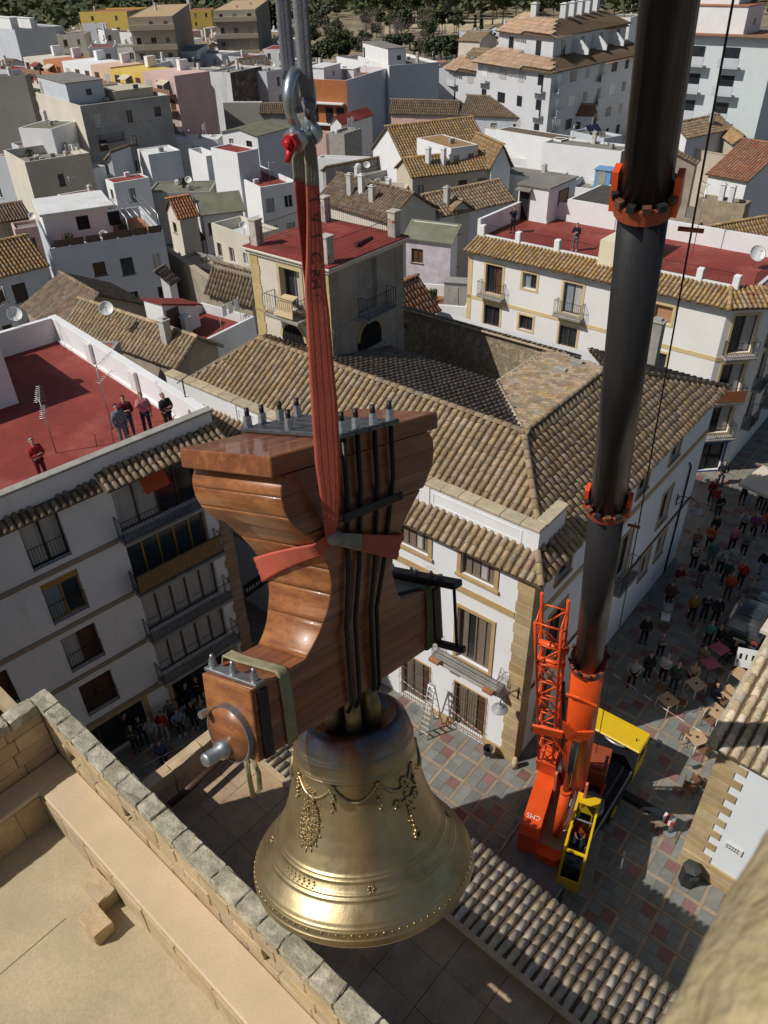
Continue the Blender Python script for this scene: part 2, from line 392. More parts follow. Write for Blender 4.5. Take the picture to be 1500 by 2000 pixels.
def balcony(parent, fc, s0, s1, z, d=.6, h=1.0, slab=CONC, sp=.13, lattice=False):
    g = MB(fc.M); g.box(s0, s1, .003, d, z - .14, z); g.box(s0 - .03, s1 + .03, .003, d + .03, z - .05, z - .02)
    bo = g.build('balcony', [slab], parent)
    e = .04; path = [(s0 + e, .02, z), (s0 + e, d - e, z), (s1 - e, d - e, z), (s1 - e, .02, z)]
    if not lattice: railing(bo, path, h, fc.M, sp=sp); return bo
    b = MB(fc.M); P = [V(p) for p in path]
    for a, c in zip(P, P[1:]):
        L = (c - a).length; n = max(2, int(L / .11)); up = V((0, 0, 1))
        for hh in (.06, h * .62, h): b.tube([a + up * hh, c + up * hh], .011, 4)
        for i in range(n):
            q, q2 = a + (c - a) * (i / n), a + (c - a) * ((i + 1) / n)
            for k in range(4):
                b.tube([q + up * (h * k / 4 + .03), q2 + up * (h * (k + 1) / 4)], .0055, 3, cap=False, sm=False); b.tube([q2 + up * (h * k / 4 + .03), q + up * (h * (k + 1) / 4)], .0055, 3, cap=False, sm=False)
    for s in (s0 + e, s1 - e):                                         # wrought crest on the two ends
        b.tube([(s, .02, z + h), (s, d / 2, z + h + .5), (s, d - e, z + h)], .013, 4); b.tube([(s, d * .28, z + h), (s, d / 2, z + h + .28), (s, d * .7, z + h)], .01, 4)
    b.build('railing', [IRON], bo)
    return bo
def grille(parent, fc, o, mat, out=.16, sp=.11):
    a, b, c, e = o; g = MB(fc.M)
    n = int((b - a) / sp)
    for i in range(n + 1):
        x = a + (b - a) * i / n; g.tube([(x, out, c), (x, out, e)], .009, 4, sm=False)
        if i % 2 == 0: g.lathe([(.001, -.035), (.03, 0), (.001, .035)], 5, (x, out, c - .02))
    for k in (0, .25, .5, .75, 1):
        z = c + (e - c) * k; g.tube([(a, .0, z), (a, out, z), (b, out, z), (b, 0, z)], .011, 4, sm=False)
    return g.build('grille', [mat], parent)
def chimney(parent, p, w=.5, d=.45, h=1.3, mat=CHIM, cap=True):
    b = MB(Matrix.Translation(V(p)) @ Matrix.Rotation(radians(-40), 4, 'Z')); b.bbox(-w / 2, w / 2, -d / 2, d / 2, -.3, h, .02)
    if cap: b.bbox(-w * .62, w * .62, -d * .62, d * .62, h, h + .09, .02); b.box(-w * .3, w * .3, -d * .3, d * .3, h + .091, h + .2)
    return b.build('chimney', [mat], parent)
def antenna(p, h=2.6, az=60, label=None, group='television aerials on the roofs'):
    t = thing('roof_aerial', label, 'aerial', V(p), group)
    b = MB(Matrix.Translation(V(p))); b.tube([(0, 0, 0), (0, 0, h)], .025, 6); b.build('mast', [STEEL], t)
    a = MB(Matrix.Translation(V(p)) @ Matrix.Rotation(radians(-az), 4, 'Z'))
    for z, L, k in ((h - .08, 1.3, 9), (h - .75, 1.0, 7)):
        a.tube([(-.1, 0, z), (L, 0, z)], .014, 4)
        for i in range(k): x = -.05 + L * i / (k - 1); a.tube([(x, -.22 + .012 * i, z), (x, .22 - .012 * i, z)], .008, 3)
    a.build('aerial_rods', [ALU], t); return t
def dish(p, az, label, r=.42, el=35, group='satellite dishes on the roofs', cm=WPLAST):
    t = thing('satellite_dish', label, 'dish', V(p), group)
    R = Matrix.Translation(V(p) + V((0, 0, .75))) @ Matrix.Rotation(radians(-az), 4, 'Z') @ Matrix.Rotation(radians(el), 4, 'X')
    b = MB(R @ Matrix.Rotation(-pi / 2, 4, 'X'))
    pr = [(r * k / 5, .16 * r * 2 * (k / 5) ** 2) for k in range(1, 6)]
    b.lathe([(.005, 0)] + pr + [(r, .33 * r + .01), (r * .8, .2 * r - .03), (.01, -.03)], 18)
    b.build('reflector', [cm], t)
    c = MB(); c.tube([V(p), V(p) + V((0, 0, .75))], .03, 6)
    q = R @ V((0, r * 1.05, -.05)); c.tube([R @ V((0, 0, -r * .9)), q], .014, 4); c.tube([q, q + V((0, 0, .12))], .035, 6); c.build('mount', [STEEL], t)
    return t
def acunit(parent, fc, s, z, out=.02, mat=WPLAST):
    g = MB(fc.M); g.bbox(s, s + .8, out, out + .3, z, z + .55, .02); o = g.build('air_conditioner', [mat], parent)
    f = MB(fc.M); f.tube([(s + .5, out + .301, z + .27), (s + .5, out + .312, z + .27)], .2, 14); f.build('fan_grille', [IRON], o); return o

# ================================================================ setting: ground
g = MB(); g.face([(-1500, -400, -.06), (1500, -400, -.06), (1500, 2500, -.06), (-1500, 2500, -.06)])
gr = g.build('ground', [M('town ground', (.20, .185, .16), var=.3, scale=.08, fine=2, bump=.1)]); gr['kind'] = 'structure'
SLAB_G = M('grey slate slab', (.225, .232, .21), rough=.75, var=.25, scale=1.5, fine=14, objr=.16, isl=.16, bump=.15, stain=((.30, .28, .23), 1.2, .58, .8))
SLAB_R = M('red slab', (.255, .125, .108), rough=.75, var=.22, scale=2, fine=14, objr=.16, isl=.16, bump=.15)
SLAB_S = M('sand slab', (.34, .265, .18), rough=.8, var=.22, scale=2, fine=14, objr=.12, isl=.14, bump=.15)
MORT = M('paving joint', (.20, .18, .15), var=.3, scale=3)
TH = Fr((5.17, 20.02), 40.0)
plaza = MB(TH.M); plaza.box(-26, 60, -40, 46, -.05, -.012)
plaza_o = plaza.build('plaza_paving', [MORT]); plaza_o['kind'] = 'structure'
# paving laid in sand-coloured strips with grey slabs and red squares, each slab a piece
cell = []
S = 1.06
for i in range(-24, 34):
    for j in range(-30, 20):
        x0, y0 = i * S, j * S; a = (S - .15) / 2
        cell.append((x0, y0, x0 + .15, y0 + S, 2)); cell.append((x0 + .15, y0, x0 + S, y0 + .15, 2))
        for p in range(2):
            for q in range(2):
                red = ((p, q) == (1, 0) and (i + j) % 2 == 0) or ((p, q) == (0, 1) and (i * 3 + j * 5) % 7 == 0)
                cell.append((x0 + .15 + p * a, y0 + .15 + q * a, x0 + .15 + (p + 1) * a, y0 + .15 + (q + 1) * a, 1 if red else 0))
cell = [c for c in cell if not (c[0] > -.05 and c[1] > -.05 and c[0] < 17 and c[1] < 19)]
def cvis(c):
    p = TH.w((c[0] + c[2]) / 2, (c[1] + c[3]) / 2, 0); q = p - EYE; cc = V((RW[0] * q.x + RW[1] * q.y + RW[2] * q.z)); 
    X, Y = CX + F_PX * cc.x / cc.z, CY + F_PX * cc.y / cc.z
    return cc.z > 0 and 780 < X < 1500 and 1100 < Y < 1850, q.length
far = [[MB(TH.M), k] for k in range(3)]; near = []
for c in cell:
    v, d = cvis(c)
    if v and (c[2] - c[0]) > .3 and (c[3] - c[1]) > .3: near.append((d, c))
    else: far[c[4]][0].box(c[0] + .006, c[2] - .006, c[1] + .006, c[3] - .006, -.011, .0 + rnd(-.002, .003))
near.sort(key=lambda t: t[0]); smesh = {}
for k, (d, c) in enumerate(near):
    if k >= 300: far[c[4]][0].box(c[0] + .006, c[2] - .006, c[1] + .006, c[3] - .006, -.011, rnd(-.002, .003)); continue
    key = (round(c[2] - c[0], 2), round(c[3] - c[1], 2), c[4])
    if key not in smesh: smesh[key] = MB().bbox(-key[0] / 2 + .006, key[0] / 2 - .006, -key[1] / 2 + .006, key[1] / 2 - .006, -.011, .004, .005).mesh('paving_slab', [(SLAB_G, SLAB_R, SLAB_S)[c[4]]])
    put('paving_slab', smesh[key], TH.M @ Matrix.Translation(((c[0] + c[2]) / 2, (c[1] + c[3]) / 2, rnd(-.003, .003))) @ Matrix.Rotation(rnd(-.006, .006), 4, 'X'), plaza_o)
for b, k in far: b.build('slab_paving', [(SLAB_G, SLAB_R, SLAB_S)[k]], plaza_o, kind='stuff')

# ================================================================ town hall
th = thing('town_hall', 'white corner building with sandstone quoins and big hipped clay tile roof around a courtyard', 'building', TH.w(0, 0, 0))
wf = Face(TH.w(0, 20.5), TH.w(0, 0)); wr = Face(TH.w(0, 0), TH.w(17.2, 0)); YL = 20.5
def yo(y0, y1, z0, z1): return (YL - y1, YL - y0, z0, z1)
ops_top = [yo(y + .17, y + 1.63, 8.98, 10.03) for y in (1.44, 4.4, 7.35, 10.3, 13.25, 16.2)]
ops_mid = [yo(y + .14, y + 1.7, 4.5, 7.26) for y in (1.4, 4.9, 8.4, 11.9, 15.4)]
ops_low = [yo(1.55, 3.08, .32, 2.98), yo(4.42, 5.92, .3, 2.9), yo(7.6, 9.1, .3, 2.9), yo(11.0, 13.0, 0, 3.0)]
r_top = [(1.7, 2.7, 8.9, 10.1), (5.2, 6.2, 8.9, 10.1), (8.6, 9.6, 8.9, 10.1), (12.1, 13.1, 8.8, 10.1)]
r_mid = [(1.6, 2.9, 4.5, 7.3), (7.9, 9.1, 4.5, 7.1), (12.4, 13.5, 5.0, 6.9)]
r_low = [(1.5, 2.6, .9, 3.2), (6.0, 6.9, 2.2, 3.6), (11.4, 12.3, 2.3, 3.75), (13.3, 14.2, 2.3, 3.75)]
b = MB(); p = [TH.w(0, 20.5), TH.w(0, 0), TH.w(17.2, 0), TH.w(17.2, 20.5)]
b.wall(p[0], p[1], 0, 10.62, ops_top + ops_mid + ops_low, .28); b.wall(p[1], p[2], 0, 10.62, r_top + r_mid + r_low, .28)
b.wall(p[2], p[3], 0, 10.5); b.wall(p[3], p[0], 0, 10.5)
b.build('wall', [M('limewash with stains', (.77, .785, .80), var=.06, scale=.6, bump=.08, stain=((.50, .45, .40), .9, .63, .74, (1, 1, .7)))], th)
for o in ops_top: window(th, wf, o, TRIM, [SHUTG, SHUTG, CURT, SHUTG], .17, .05, 'four', SHUTG, .16)
for o in ops_mid: window(th, wf, o, TRIM, [SHUTG, GLASS, SHUTG, SHUTG], .15, .05, 'four', SHUTG, .2, sill=False)
for o in ops_low[:3]:
    w_ = window(th, wf, o, TRIM, [SHUTG, SHUTG, BROWNW], .07, .03, 'three', SHUTG, .18, sill=False); grille(w_, wf, (o[0] - .04, o[1] + .04, o[2], o[3] - .05), M('rusty grille', (.17, .115, .075), rough=.7, metal=.3, var=.4, scale=4))
for o in r_top + r_mid: window(th, wr, o, TRIM, [SHUTG, GLASS], .13, .04, 'pair', BROWNW, .2)
for o in r_low: window(th, wr, o, TRIM, GLASS, .12, .04, 'pair', IRON, .2)
balcony(th, wf, YL - 3.97, YL - .78, 4.36, .62, .72, lattice=True)
balcony(th, wf, YL - 9.0, YL - 5.8, 4.36, .62, .72, lattice=True)
balcony(th, wr, 7.5, 9.5, 4.36, .55, .95)
for s0, s1 in ((YL - 3.9, YL - 3.4), (YL - 1.3, YL - .85)):            # flower boxes hooked on the balcony
    g = MB(wf.M); g.bbox(s0, s1, .64, .84, 4.36, 4.54, .015); g.build('flower_box', [TERRA], th)
for fc, s0, s1 in ((wf, 0, YL - .66), (wr, .66, 17.2)):
    g = MB(fc.M); g.box(s0, s1, .002, .03, 8.02, 8.34); g.build('string_course', [TRIM], th)
g = MB(wr.M); g.box(.66, 17.2, .002, .028, 3.98, 4.26); g.build('string_course', [TRIM], th)
g = MB(wf.M); g.box(YL - 1.5 + .0, YL - .66, .002, .05, 0, .55); g.box(YL - 4.35, YL - 3.2, .002, .05, 0, .45); g.build('plinth', [TRIM], th)
z = 0.0; k = 0
while z < 10.4:                                                       # corner quoins, stone by stone
    h = .52 if k else .62; e = .05 if k % 2 else 0
    g = MB(TH.M); x1 = .62 + e; g.bbox(-.045, x1, -.045, .66 - e, z + .008, min(z + h, 10.42) - .008, .012); g.build('quoin_stone', [STONE], th); z += h; k += 1
g = MB(TH.M); g.tube([(-.16, -.16, 0), (-.16, -.16, .55)], .14, 12, r2=.11); g.lathe([(.11, 0), (.1, .06), (.05, .11), (.001, .12)], 12, (-.16, -.16, .55)); g.build('corner_post', [STONEP], th)
# parapet over the front with panels and stone coping
g = MB(TH.M); g.box(.47, .82, .3, 20.4, 10.5, 11.86); g.box(.82, 2.38, .3, .62, 10.5, 11.86)
g.box(.44, .47, .3, 20.4, 10.55, 10.98); g.box(.5, 2.38, .27, .3, 10.55, 10.98)
for y in (.3, 4.9, 5.4, 10.2, 10.7, 15.5): g.box(.435, .469, y + (-.02 if y < 1 else 0), y + .48, 10.985, 11.86)
g.build('parapet', [WHITE], th)
for y0, y1 in ((.95, 4.75), (5.95, 10.1), (11.3, 15.4)):                # raised moulding of the panels
    g = MB(TH.M); t = .035
    for q in ((y0, y1, 11.15, 11.15 + t), (y0, y1, 11.62, 11.62 + t), (y0, y0 + t, 11.15 + t, 11.62), (y1 - t, y1, 11.15 + t, 11.62)): g.box(.452, .469, *q)
    g.build('panel_moulding', [WHITE], th)
y = .26
while y < 20.3:
    l = rnd(.7, 1.1); g = MB(TH.M); g.bbox(.40, .92, y + .006, min(y + l, 20.4), 11.862, 12.0 + rnd(-.012, .012), .02); g.build('coping_stone', [STONEP], th); y += l
g = MB(TH.M); g.bbox(.93, 2.42, .24, .70, 11.862, 12.0, .02); g.build('coping_stone', [STONEP], th)
W_ = TH.w; RZ = 13.05
AP = W_(4.1, 3.2, RZ); RE = W_(10.9, 3.2, RZ); LE = W_(4.1, 17.6, RZ)
front = [W_(.84, .32, 11.03), AP, LE, W_(.84, 20.4, 11.03)]
right = [W_(2.4, -.38, 10.53), W_(17.5, -.38, 10.53), RE, AP, W_(.9, .55, 11.19)]
farend = [W_(17.5, -.38, 10.53), W_(17.5, 7.0, 10.53), RE]
inner_r = [AP, RE, W_(13.4, 7.2, 11.95), W_(9.0, 7.4, 11.9)]
inner_f = [AP, W_(9.0, 7.4, 11.9), W_(9.0, 20.4, 11.9), LE]
leftend = [W_(.84, 20.4, 11.03), LE, W_(9.0, 20.4, 11.9)]
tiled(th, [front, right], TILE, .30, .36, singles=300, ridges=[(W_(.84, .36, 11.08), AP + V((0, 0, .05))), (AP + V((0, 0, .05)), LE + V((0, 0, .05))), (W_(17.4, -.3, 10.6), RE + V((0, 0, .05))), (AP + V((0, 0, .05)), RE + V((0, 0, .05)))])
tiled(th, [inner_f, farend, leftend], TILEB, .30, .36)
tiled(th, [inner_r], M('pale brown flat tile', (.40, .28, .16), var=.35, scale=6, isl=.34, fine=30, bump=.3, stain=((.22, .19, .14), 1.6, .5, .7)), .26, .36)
tiled(th, [[W_(-.42, -.42, 10.46), W_(.46, .28, 11.02), W_(.46, 20.4, 11.02), W_(-.42, 20.4, 10.46)]], TILE, .30, .36, singles=190, name='eaves_roof')
tiled(th, [[W_(-.42, -.42, 10.46), W_(2.5, -.42, 10.46), W_(2.5, .28, 11.0), W_(.46, .28, 11.0)]], TILE, .30, .36, singles=40, name='eaves_roof', ridges=[(W_(-.42, -.42, 10.52), W_(.46, .28, 11.05))])
g = MB(); g.tube([AP + V((0, 0, .03)), W_(8.95, 7.36, 11.96)], .1, 6); g.tube([W_(9.0, 7.42, 11.95), W_(13.3, 7.25, 11.98)], .07, 6); g.build('valley_mortar', [MORTAR], th)
for x_, y_ in ((10.3, 5.0), (11.2, 4.7)):                                  # two little vent hoods on the courtyard slope
    g = MB(TH.M); zz = RZ - (y_ - 3.2) * .274; g.bbox(x_ - .12, x_ + .12, y_ - .3, y_ + .3, zz - .2, zz + .28, .02); g.build('vent_hood', [CONC], th)
chimney(th, W_(15.4, 2.9, 12.0), .62, .42, 1.75, CONC); 
# courtyard
g = MB(TH.M)
g.wall((9.0, 7.4), (9.0, 20.4), 0, 11.8); g.wall((13.3, 7.2), (9.0, 7.4), 0, 11.85); g.build('courtyard_wall', [GREYP], th)
RUB = M('rubble stone', (.36, .29, .19), var=.45, scale=5, fine=14, bump=.9, stain=((.46, .38, .26), 3, .5, .66))
g = MB(TH.M); g.wall((13.3, 17.0), (13.3, 7.0), 0, 12.0); g.build('rubble_wall', [RUB], th)
tiled(th, [[W_(13.25, 6.4, 12.06), W_(13.25, 17.0, 12.06), W_(15.4, 17.0, 11.0), W_(15.4, 6.4, 11.0)]], TILEB, .28, .36)
g = MB(TH.M); g.bbox(13.1, 13.45, 6.4, 17.0, 12.0, 12.09, .02); g.build('wall_coping', [STONEP], th)

# ---------------------------------------------------------------- lookout tower on the roof
tw = thing('lookout_tower', 'square ochre-cornered lookout tower with red roof terrace rising from the tiled roof', 'tower', W_(5.07, 13.74, 11.0))
tx0, tx1, ty0, ty1, TZ = 5.07, 10.26, 13.74, 18.7, 16.9
tl = Face(W_(tx0, ty1), W_(tx0, ty0)); tr = Face(W_(tx0, ty0), W_(tx1, ty0))
ol = [(ty1 - 16.8, ty1 - 15.5, 14.5, 16.45), (ty1 - 17.05, ty1 - 15.45, 12.75, 13.2)]; orr = [(1.85, 3.2, 14.3, 16.6), (1.65, 3.45, 12.3, 13.0)]
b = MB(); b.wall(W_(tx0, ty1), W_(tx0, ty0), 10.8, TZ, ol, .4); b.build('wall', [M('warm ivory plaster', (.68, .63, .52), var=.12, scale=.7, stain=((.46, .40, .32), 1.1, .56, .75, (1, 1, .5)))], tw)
b = MB(); b.wall(W_(tx0, ty0), W_(tx1, ty0), 10.6, TZ, orr, .3); b.wall(W_(tx1, ty0), W_(tx1, ty1), 10.6, TZ); b.wall(W_(tx1, ty1), W_(tx0, ty1), 10.6, TZ); b.build('shaded_wall', [M('shaded ochre render', (.40, .36, .30), var=.2, scale=.7, stain=((.52, .50, .46), .8, .55, .75))], tw)  # darker tone paints in the shade of the sides away from the sun
def arch(parent, fc, c, zs, r, mat, out=.05, wd=.16):
    g = MB(fc.M); n = 10
    for i in range(n):
        a, a2 = pi * i / n, pi * (i + 1) / n
        q = [(c + cos(t) * k, 0, zs + sin(t) * k) for t, k in ((a, r), (a, r + wd), (a2, r + wd), (a2, r))]; g.ext([(x, .004, z) for x, y, z in q], (0, out, 0))
    o = g.build('arch_ring', [mat], parent)
    g = MB(fc.M); pts = [(c + cos(pi * i / 14) * r, .006, zs + sin(pi * i / 14) * r) for i in range(15)] + [(c - r, .006, zs - .42), (c + r, .006, zs - .42)]; g.ext(pts, (0, .012, 0)); g.build('arch_opening', [DARK], o)
    for i in range(-2, 3): g = MB(fc.M); g.tube([(c + i * r / 3, .05, zs - .42), (c + i * r / 3, .05, zs + sqrt(max(0, r * r - (i * r / 3) ** 2)))], .014, 4); g.build('bar', [IRON], o)
window(tw, tl, ol[0], M('pale ochre trim', (.60, .47, .26), var=.15), [GLASS, CURT], .16, .04, 'pair', SHUTG, .34, sill=False)
arch(tw, tl, ty1 - 16.25, 13.1, .72, M('pale ochre trim', (.6, .47, .26)))
arch(tw, tr, 2.6, 12.95, .8, TRIM)
g = MB(tr.M); g.box(1.85, 3.2, -.3, -.2, 14.3, 16.6); g.build('blocked_doorway', [CONC], tw)
balcony(tw, tl, ty1 - 17.3, ty1 - 15.2, 14.35, .7, .95); balcony(tw, tr, 1.8, 3.9, 14.15, .6, .95, CONC)
g = MB(tl.M); s_ = ty1 - 16.6
g.ext([(s_ + .1, .45, 15.15), (s_ + 1.0, .5, 15.2), (s_ + 1.15, .72, 14.45), (s_ - .1, .72, 14.42)], (0, .03, .03)); g.ext([(s_ + .1, .45, 15.16), (s_ + 1.0, .5, 15.21), (s_ + 1.0, .12, 15.3), (s_ + .1, .12, 15.25)], (0, 0, .03)); g.build('awning_board', [M('tan board', (.55, .43, .26), var=.1)], tw)
for fc, mm in ((tl, STONE),):
    z = 11.6; k = 0
    while z < 16.6:
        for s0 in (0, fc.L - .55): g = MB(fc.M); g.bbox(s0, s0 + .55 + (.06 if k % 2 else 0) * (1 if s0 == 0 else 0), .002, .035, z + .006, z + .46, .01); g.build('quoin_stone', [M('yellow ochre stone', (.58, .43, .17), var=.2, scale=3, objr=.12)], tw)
        z += .465; k += 1
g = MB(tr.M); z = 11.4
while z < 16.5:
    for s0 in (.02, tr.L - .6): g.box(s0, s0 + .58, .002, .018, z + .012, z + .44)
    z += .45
g.build('rusticated_edge', [M('shaded ochre stone', (.36, .32, .26), var=.2)], tw, kind='stuff')  # edge stones of the shaded side, with the shade in their colour
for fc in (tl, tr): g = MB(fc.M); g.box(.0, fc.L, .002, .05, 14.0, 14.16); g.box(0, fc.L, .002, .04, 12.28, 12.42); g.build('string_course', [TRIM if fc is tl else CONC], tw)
g = MB(TH.M); g.box(tx0 - .12, tx1 + .12, ty0 - .12, ty1 + .12, TZ - .16, TZ - .001); g.bbox(tx0 - .24, tx1 + .24, ty0 - .24, ty1 + .24, TZ, TZ + .1, .02); g.build('cornice', [CREAM], tw)
g = MB(TH.M); g.box(tx0 - .2, tx1 + .2, ty0 - .2, ty1 + .2, TZ + .101, TZ + .15); g.build('terrace_floor', [REDF], tw)
PIER = M('flaking pier plaster', (.58, .54, .47), var=.3, scale=3, stain=((.26, .045, .035), 1.3, .60, .66))
for x_, y_ in ((tx0 + .3, ty0 + .3), (tx0 + .3, ty1 - .3), (tx1 - .3, ty0 + .3), (tx1 - .3, ty1 - .3)):
    g = MB(TH.M); g.bbox(x_ - .22, x_ + .22, y_ - .22, y_ + .22, TZ + .14, TZ + 1.25, .02); g.bbox(x_ - .26, x_ + .26, y_ - .26, y_ + .26, TZ + 1.25, TZ + 1.33, .02); g.build('corner_pier', [PIER], tw)
for q in ([(tx0 + .6, ty1 - .3), (tx1 - .6, ty1 - .3)], [(tx1 - .3, ty1 - .6), (tx1 - .3, ty0 + .6)], [(tx0 + .3, ty0 + .6), (tx0 + .3, ty1 - .6)], [(tx0 + .6, ty0 + .3), (tx1 - .6, ty0 + .3)]): railing(tw, [(a, c, TZ + .15) for a, c in q], .85, TH.M, M('rusty rail', (.13, .06, .05), rough=.7), .13, .008)
g = MB(TH.M); g.tube([(tx1 - 1.2, ty0 + .9, TZ + .2), (tx1 - 2.6, ty0 + .7, TZ + .28)], .07, 8, r2=.12); g.build('folded_parasol', [M('dark red cloth', (.12, .03, .03))], tw)
# ================================================================ apartment house on the left, red roof terrace
FL = Fr((-6.47, 25.98), 47.5); LW = FL.w
lb = thing('apartment_house', 'white four storey house in shade with long balconies and a red roof terrace above', 'building', LW(0, 0, 0))
lf = Face(LW(-30, 0), LW(0, 0)); ls = Face(LW(0, 0), LW(0, 13.6))
def lo(x0, x1, z0, z1): return (30 + x0, 30 + x1, z0, z1)
Zf = [(10.65, 12.6), (8.07, 9.99), (5.49, 7.30), (2.88, 4.66)]
win = [lo(x, x + 1.39, a, c) for a, c in Zf for x in (-7.83, -11.25, -15.2, -19)]
bay = [lo(-4.5, -1.05, a, c) for a, c in ((10.45, 12.55), (7.85, 9.95), (5.3, 7.3), (2.75, 4.6))]
shop = [lo(-8.7, -5.6, .05, 2.15), lo(-4.2, -.95, .05, 2.15), lo(-13, -10, .05, 2.15)]
LWALL = M('shaded white facade', (.80, .80, .80), var=.1, scale=.5, stain=((.55, .53, .5), .6, .55, .8, (1, 1, .3)))
b = MB(); b.wall(LW(-30, 0), LW(0, 0), 0, 13.9, win + bay + shop, .3); b.wall(LW(0, 0), LW(0, 13.6), 0, 13.9); b.wall(LW(0, 13.6), LW(-30, 13.6), 0, 13.0); b.build('wall', [LWALL], lb)
for i, o in enumerate(win):
    fl = i // 4; col = i % 4
    jo, pn = ((IRON, CURT), (YELW, [CURTB, GLASSB]), (BROWNW, [CURT, BROWNW]), (BROWNW, BROWNW))[fl]
    w_ = window(lb, lf, o, LWALL, pn, 0, .02, 'pair', jo, .24); railing(w_, [(o[0] + .03, .05, o[2]), (o[1] - .03, .05, o[2])], .95, lf.M, sp=.11)
    if fl == 1: g = MB(lf.M); g.box(o[0] + .01, o[1] - .01, -.2, -.06, o[3] - .32, o[3] - .01); g.build('blind_box', [YELW], w_)
for i, o in enumerate(bay):
    jo, pn = ((BROWNW, [CURT, CURT, GLASS, GLASS]), (YELW, GLASSB), (BROWNW, CURT), (BROWNW, CURT))[i]
    window(lb, lf, o, LWALL, pn, 0, .02, ('four', 'five', 'five', 'five')[i], jo, .24)
    bo = balcony(lb, lf, o[0] - .2, o[1] + .28, o[2] - .02, .62, .95, CONC, .11)
    if i == 1:
        g = MB(lf.M); g.box(o[0] - .1, o[1] + .2, .5, .53, o[2] + .06, o[2] + .9); g.build('reed_screen', [M('tan reed screen', (.40, .26, .12), var=.35, scale=3, stretch=(14, 14, .4))], bo)
    if i in (2, 3):
        for k in range(4): 
            g = MB(lf.M); x = o[0] + .1 + k * .72; g.box(x, x + .5, -.225, -.215, o[2] + .45, o[2] + .5); g.build('lace_hem', [CURTB], bo)
g = MB(lf.M); g.tube([(26.6, .1, 11.9), (27.5, .35, 11.9)], .02, 5); g.ext([(26.6, .08, 12.4), (27.6, .08, 12.45), (27.6, .45, 12.0), (26.6, .45, 11.95)], (0, 0, .02)); g.build('orange_awning', [M('orange awning', (.62, .10, .03), var=.1)], lb)
for zb in (10.42, 7.78, 5.2, 2.55):
    for x0, x1 in ((-30, -4.72), (-.75, -.0)):
        g = MB(lf.M); g.box(30 + x0, 30 + x1, .002, .06, zb - .2, zb); g.build('string_course', [M('brown grey band', (.36, .28, .21), var=.2)], lb)
for o in shop:
    w_ = window(lb, lf, o, TRIM, GLASS, .22, .03, 'three', BROWNW, .25, sill=False)
g = MB(lf.M); g.box(0, 29.9, .003, .035, 2.2, 2.34); g.box(0, 29.9, .003, .03, 0, .05); g.build('shop_band', [TRIM], lb)
z = 0; k = 0
while z < 12.9:
    e = .08 if k % 2 else 0; g = MB(FL.M); g.bbox(-.5 - e, .03, -.03, .5, z + .006, z + .42, .01); g.build('quoin_stone', [M('brown quoin', (.40, .29, .18), var=.25, scale=3, objr=.15)], lb); z += .43; k += 1
g = MB(FL.M); g.box(-30, -.3, .25, 13.35, 12.6, 12.77); g.build('terrace_floor', [REDF], lb)
g = MB(FL.M); g.box(-30, .0, .001, .25, 13.3, 13.9) if 0 else g.bbox(-30, .06, -.06, .30, 13.9, 14.0, .015); g.build('parapet_coping', [CONC], lb)
g = MB(FL.M); g.box(-30, -.26, .16, .25, 12.77, 13.895); g.box(-.26, -.01, .26, 13.59, 12.7, 13.89); g.box(-30, -.01, 13.35, 13.6, 12.7, 13.93); g.build('parapet', [WHITE], lb)
g = MB(FL.M); g.bbox(-.30, .05, .30, 13.62, 13.9, 13.96, .01); g.box(-.36, -.262, .31, 13.3, 12.772, 12.9); g.build('parapet_coping', [WHITE], lb)
for y in (5.2, 9.3): g = MB(FL.M); g.bbox(-.42, -.27, y, y + .55, 12.95, 13.85, .02); g.build('meter_box', [WPLAST], lb)
# eaves tiles under the parapet: a lower run, and a higher, deeper run over the bay
tiled(lb, [[LW(-30, -.5, 12.9), LW(-4.9, -.5, 12.9), LW(-4.9, .0, 13.12), LW(-30, .0, 13.12)]], TILEB, .25, .36, singles=60, name='eaves_roof', thick=.06)
tiled(lb, [[LW(-4.9, -.85, 13.0), LW(.1, -.85, 13.0), LW(.1, .0, 13.36), LW(-4.9, .0, 13.36)]], TILE, .25, .36, singles=60, name='eaves_roof', thick=.06)
ph = at(37, 787, 12.77); q = FL.l(ph)
g = MB(FL.M); g.box(q.x - 6, q.x, q.y, q.y + 5.5, 12.77, 15.6); g.box(q.x - 6, q.x + .08, q.y - .08, q.y + 5.6, 15.6, 15.72); g.box(q.x - .9, q.x - .4, q.y + 1.4, q.y + 1.9, 15.72, 16.6); g.build('stair_house', [WHITE], lb)
dp = at(40, 650, 12.8); dish(dp + V((0, 0, .2)), 150, 'grey dish in the far corner of the left red terrace', .36)
antenna(at(110, 885, 12.77), 2.3, 250, 'aerial on a thin mast near the man in red on the left terrace'); antenna(at(220, 838, 12.77), 2.8, 280, 'tall aerial beside the man in grey on the left terrace')
antenna(at(30, 640, 13.9), 2.0, 100, 'bare whip aerial at the far corner of the left red terrace')
g = MB(); p0 = LW(-.1, 1.6, 13.95); g.tube([p0, p0 + V((0, 0, .8))], .03, 5); g.tube([p0 + V((-.25, .1, .55)), p0 + V((.3, -.1, 1.0))], .02, 5)
tag(g.build('parapet_bracket', [IRON], None, p0), 'black iron bracket standing on the end of the white terrace parapet', 'bracket')
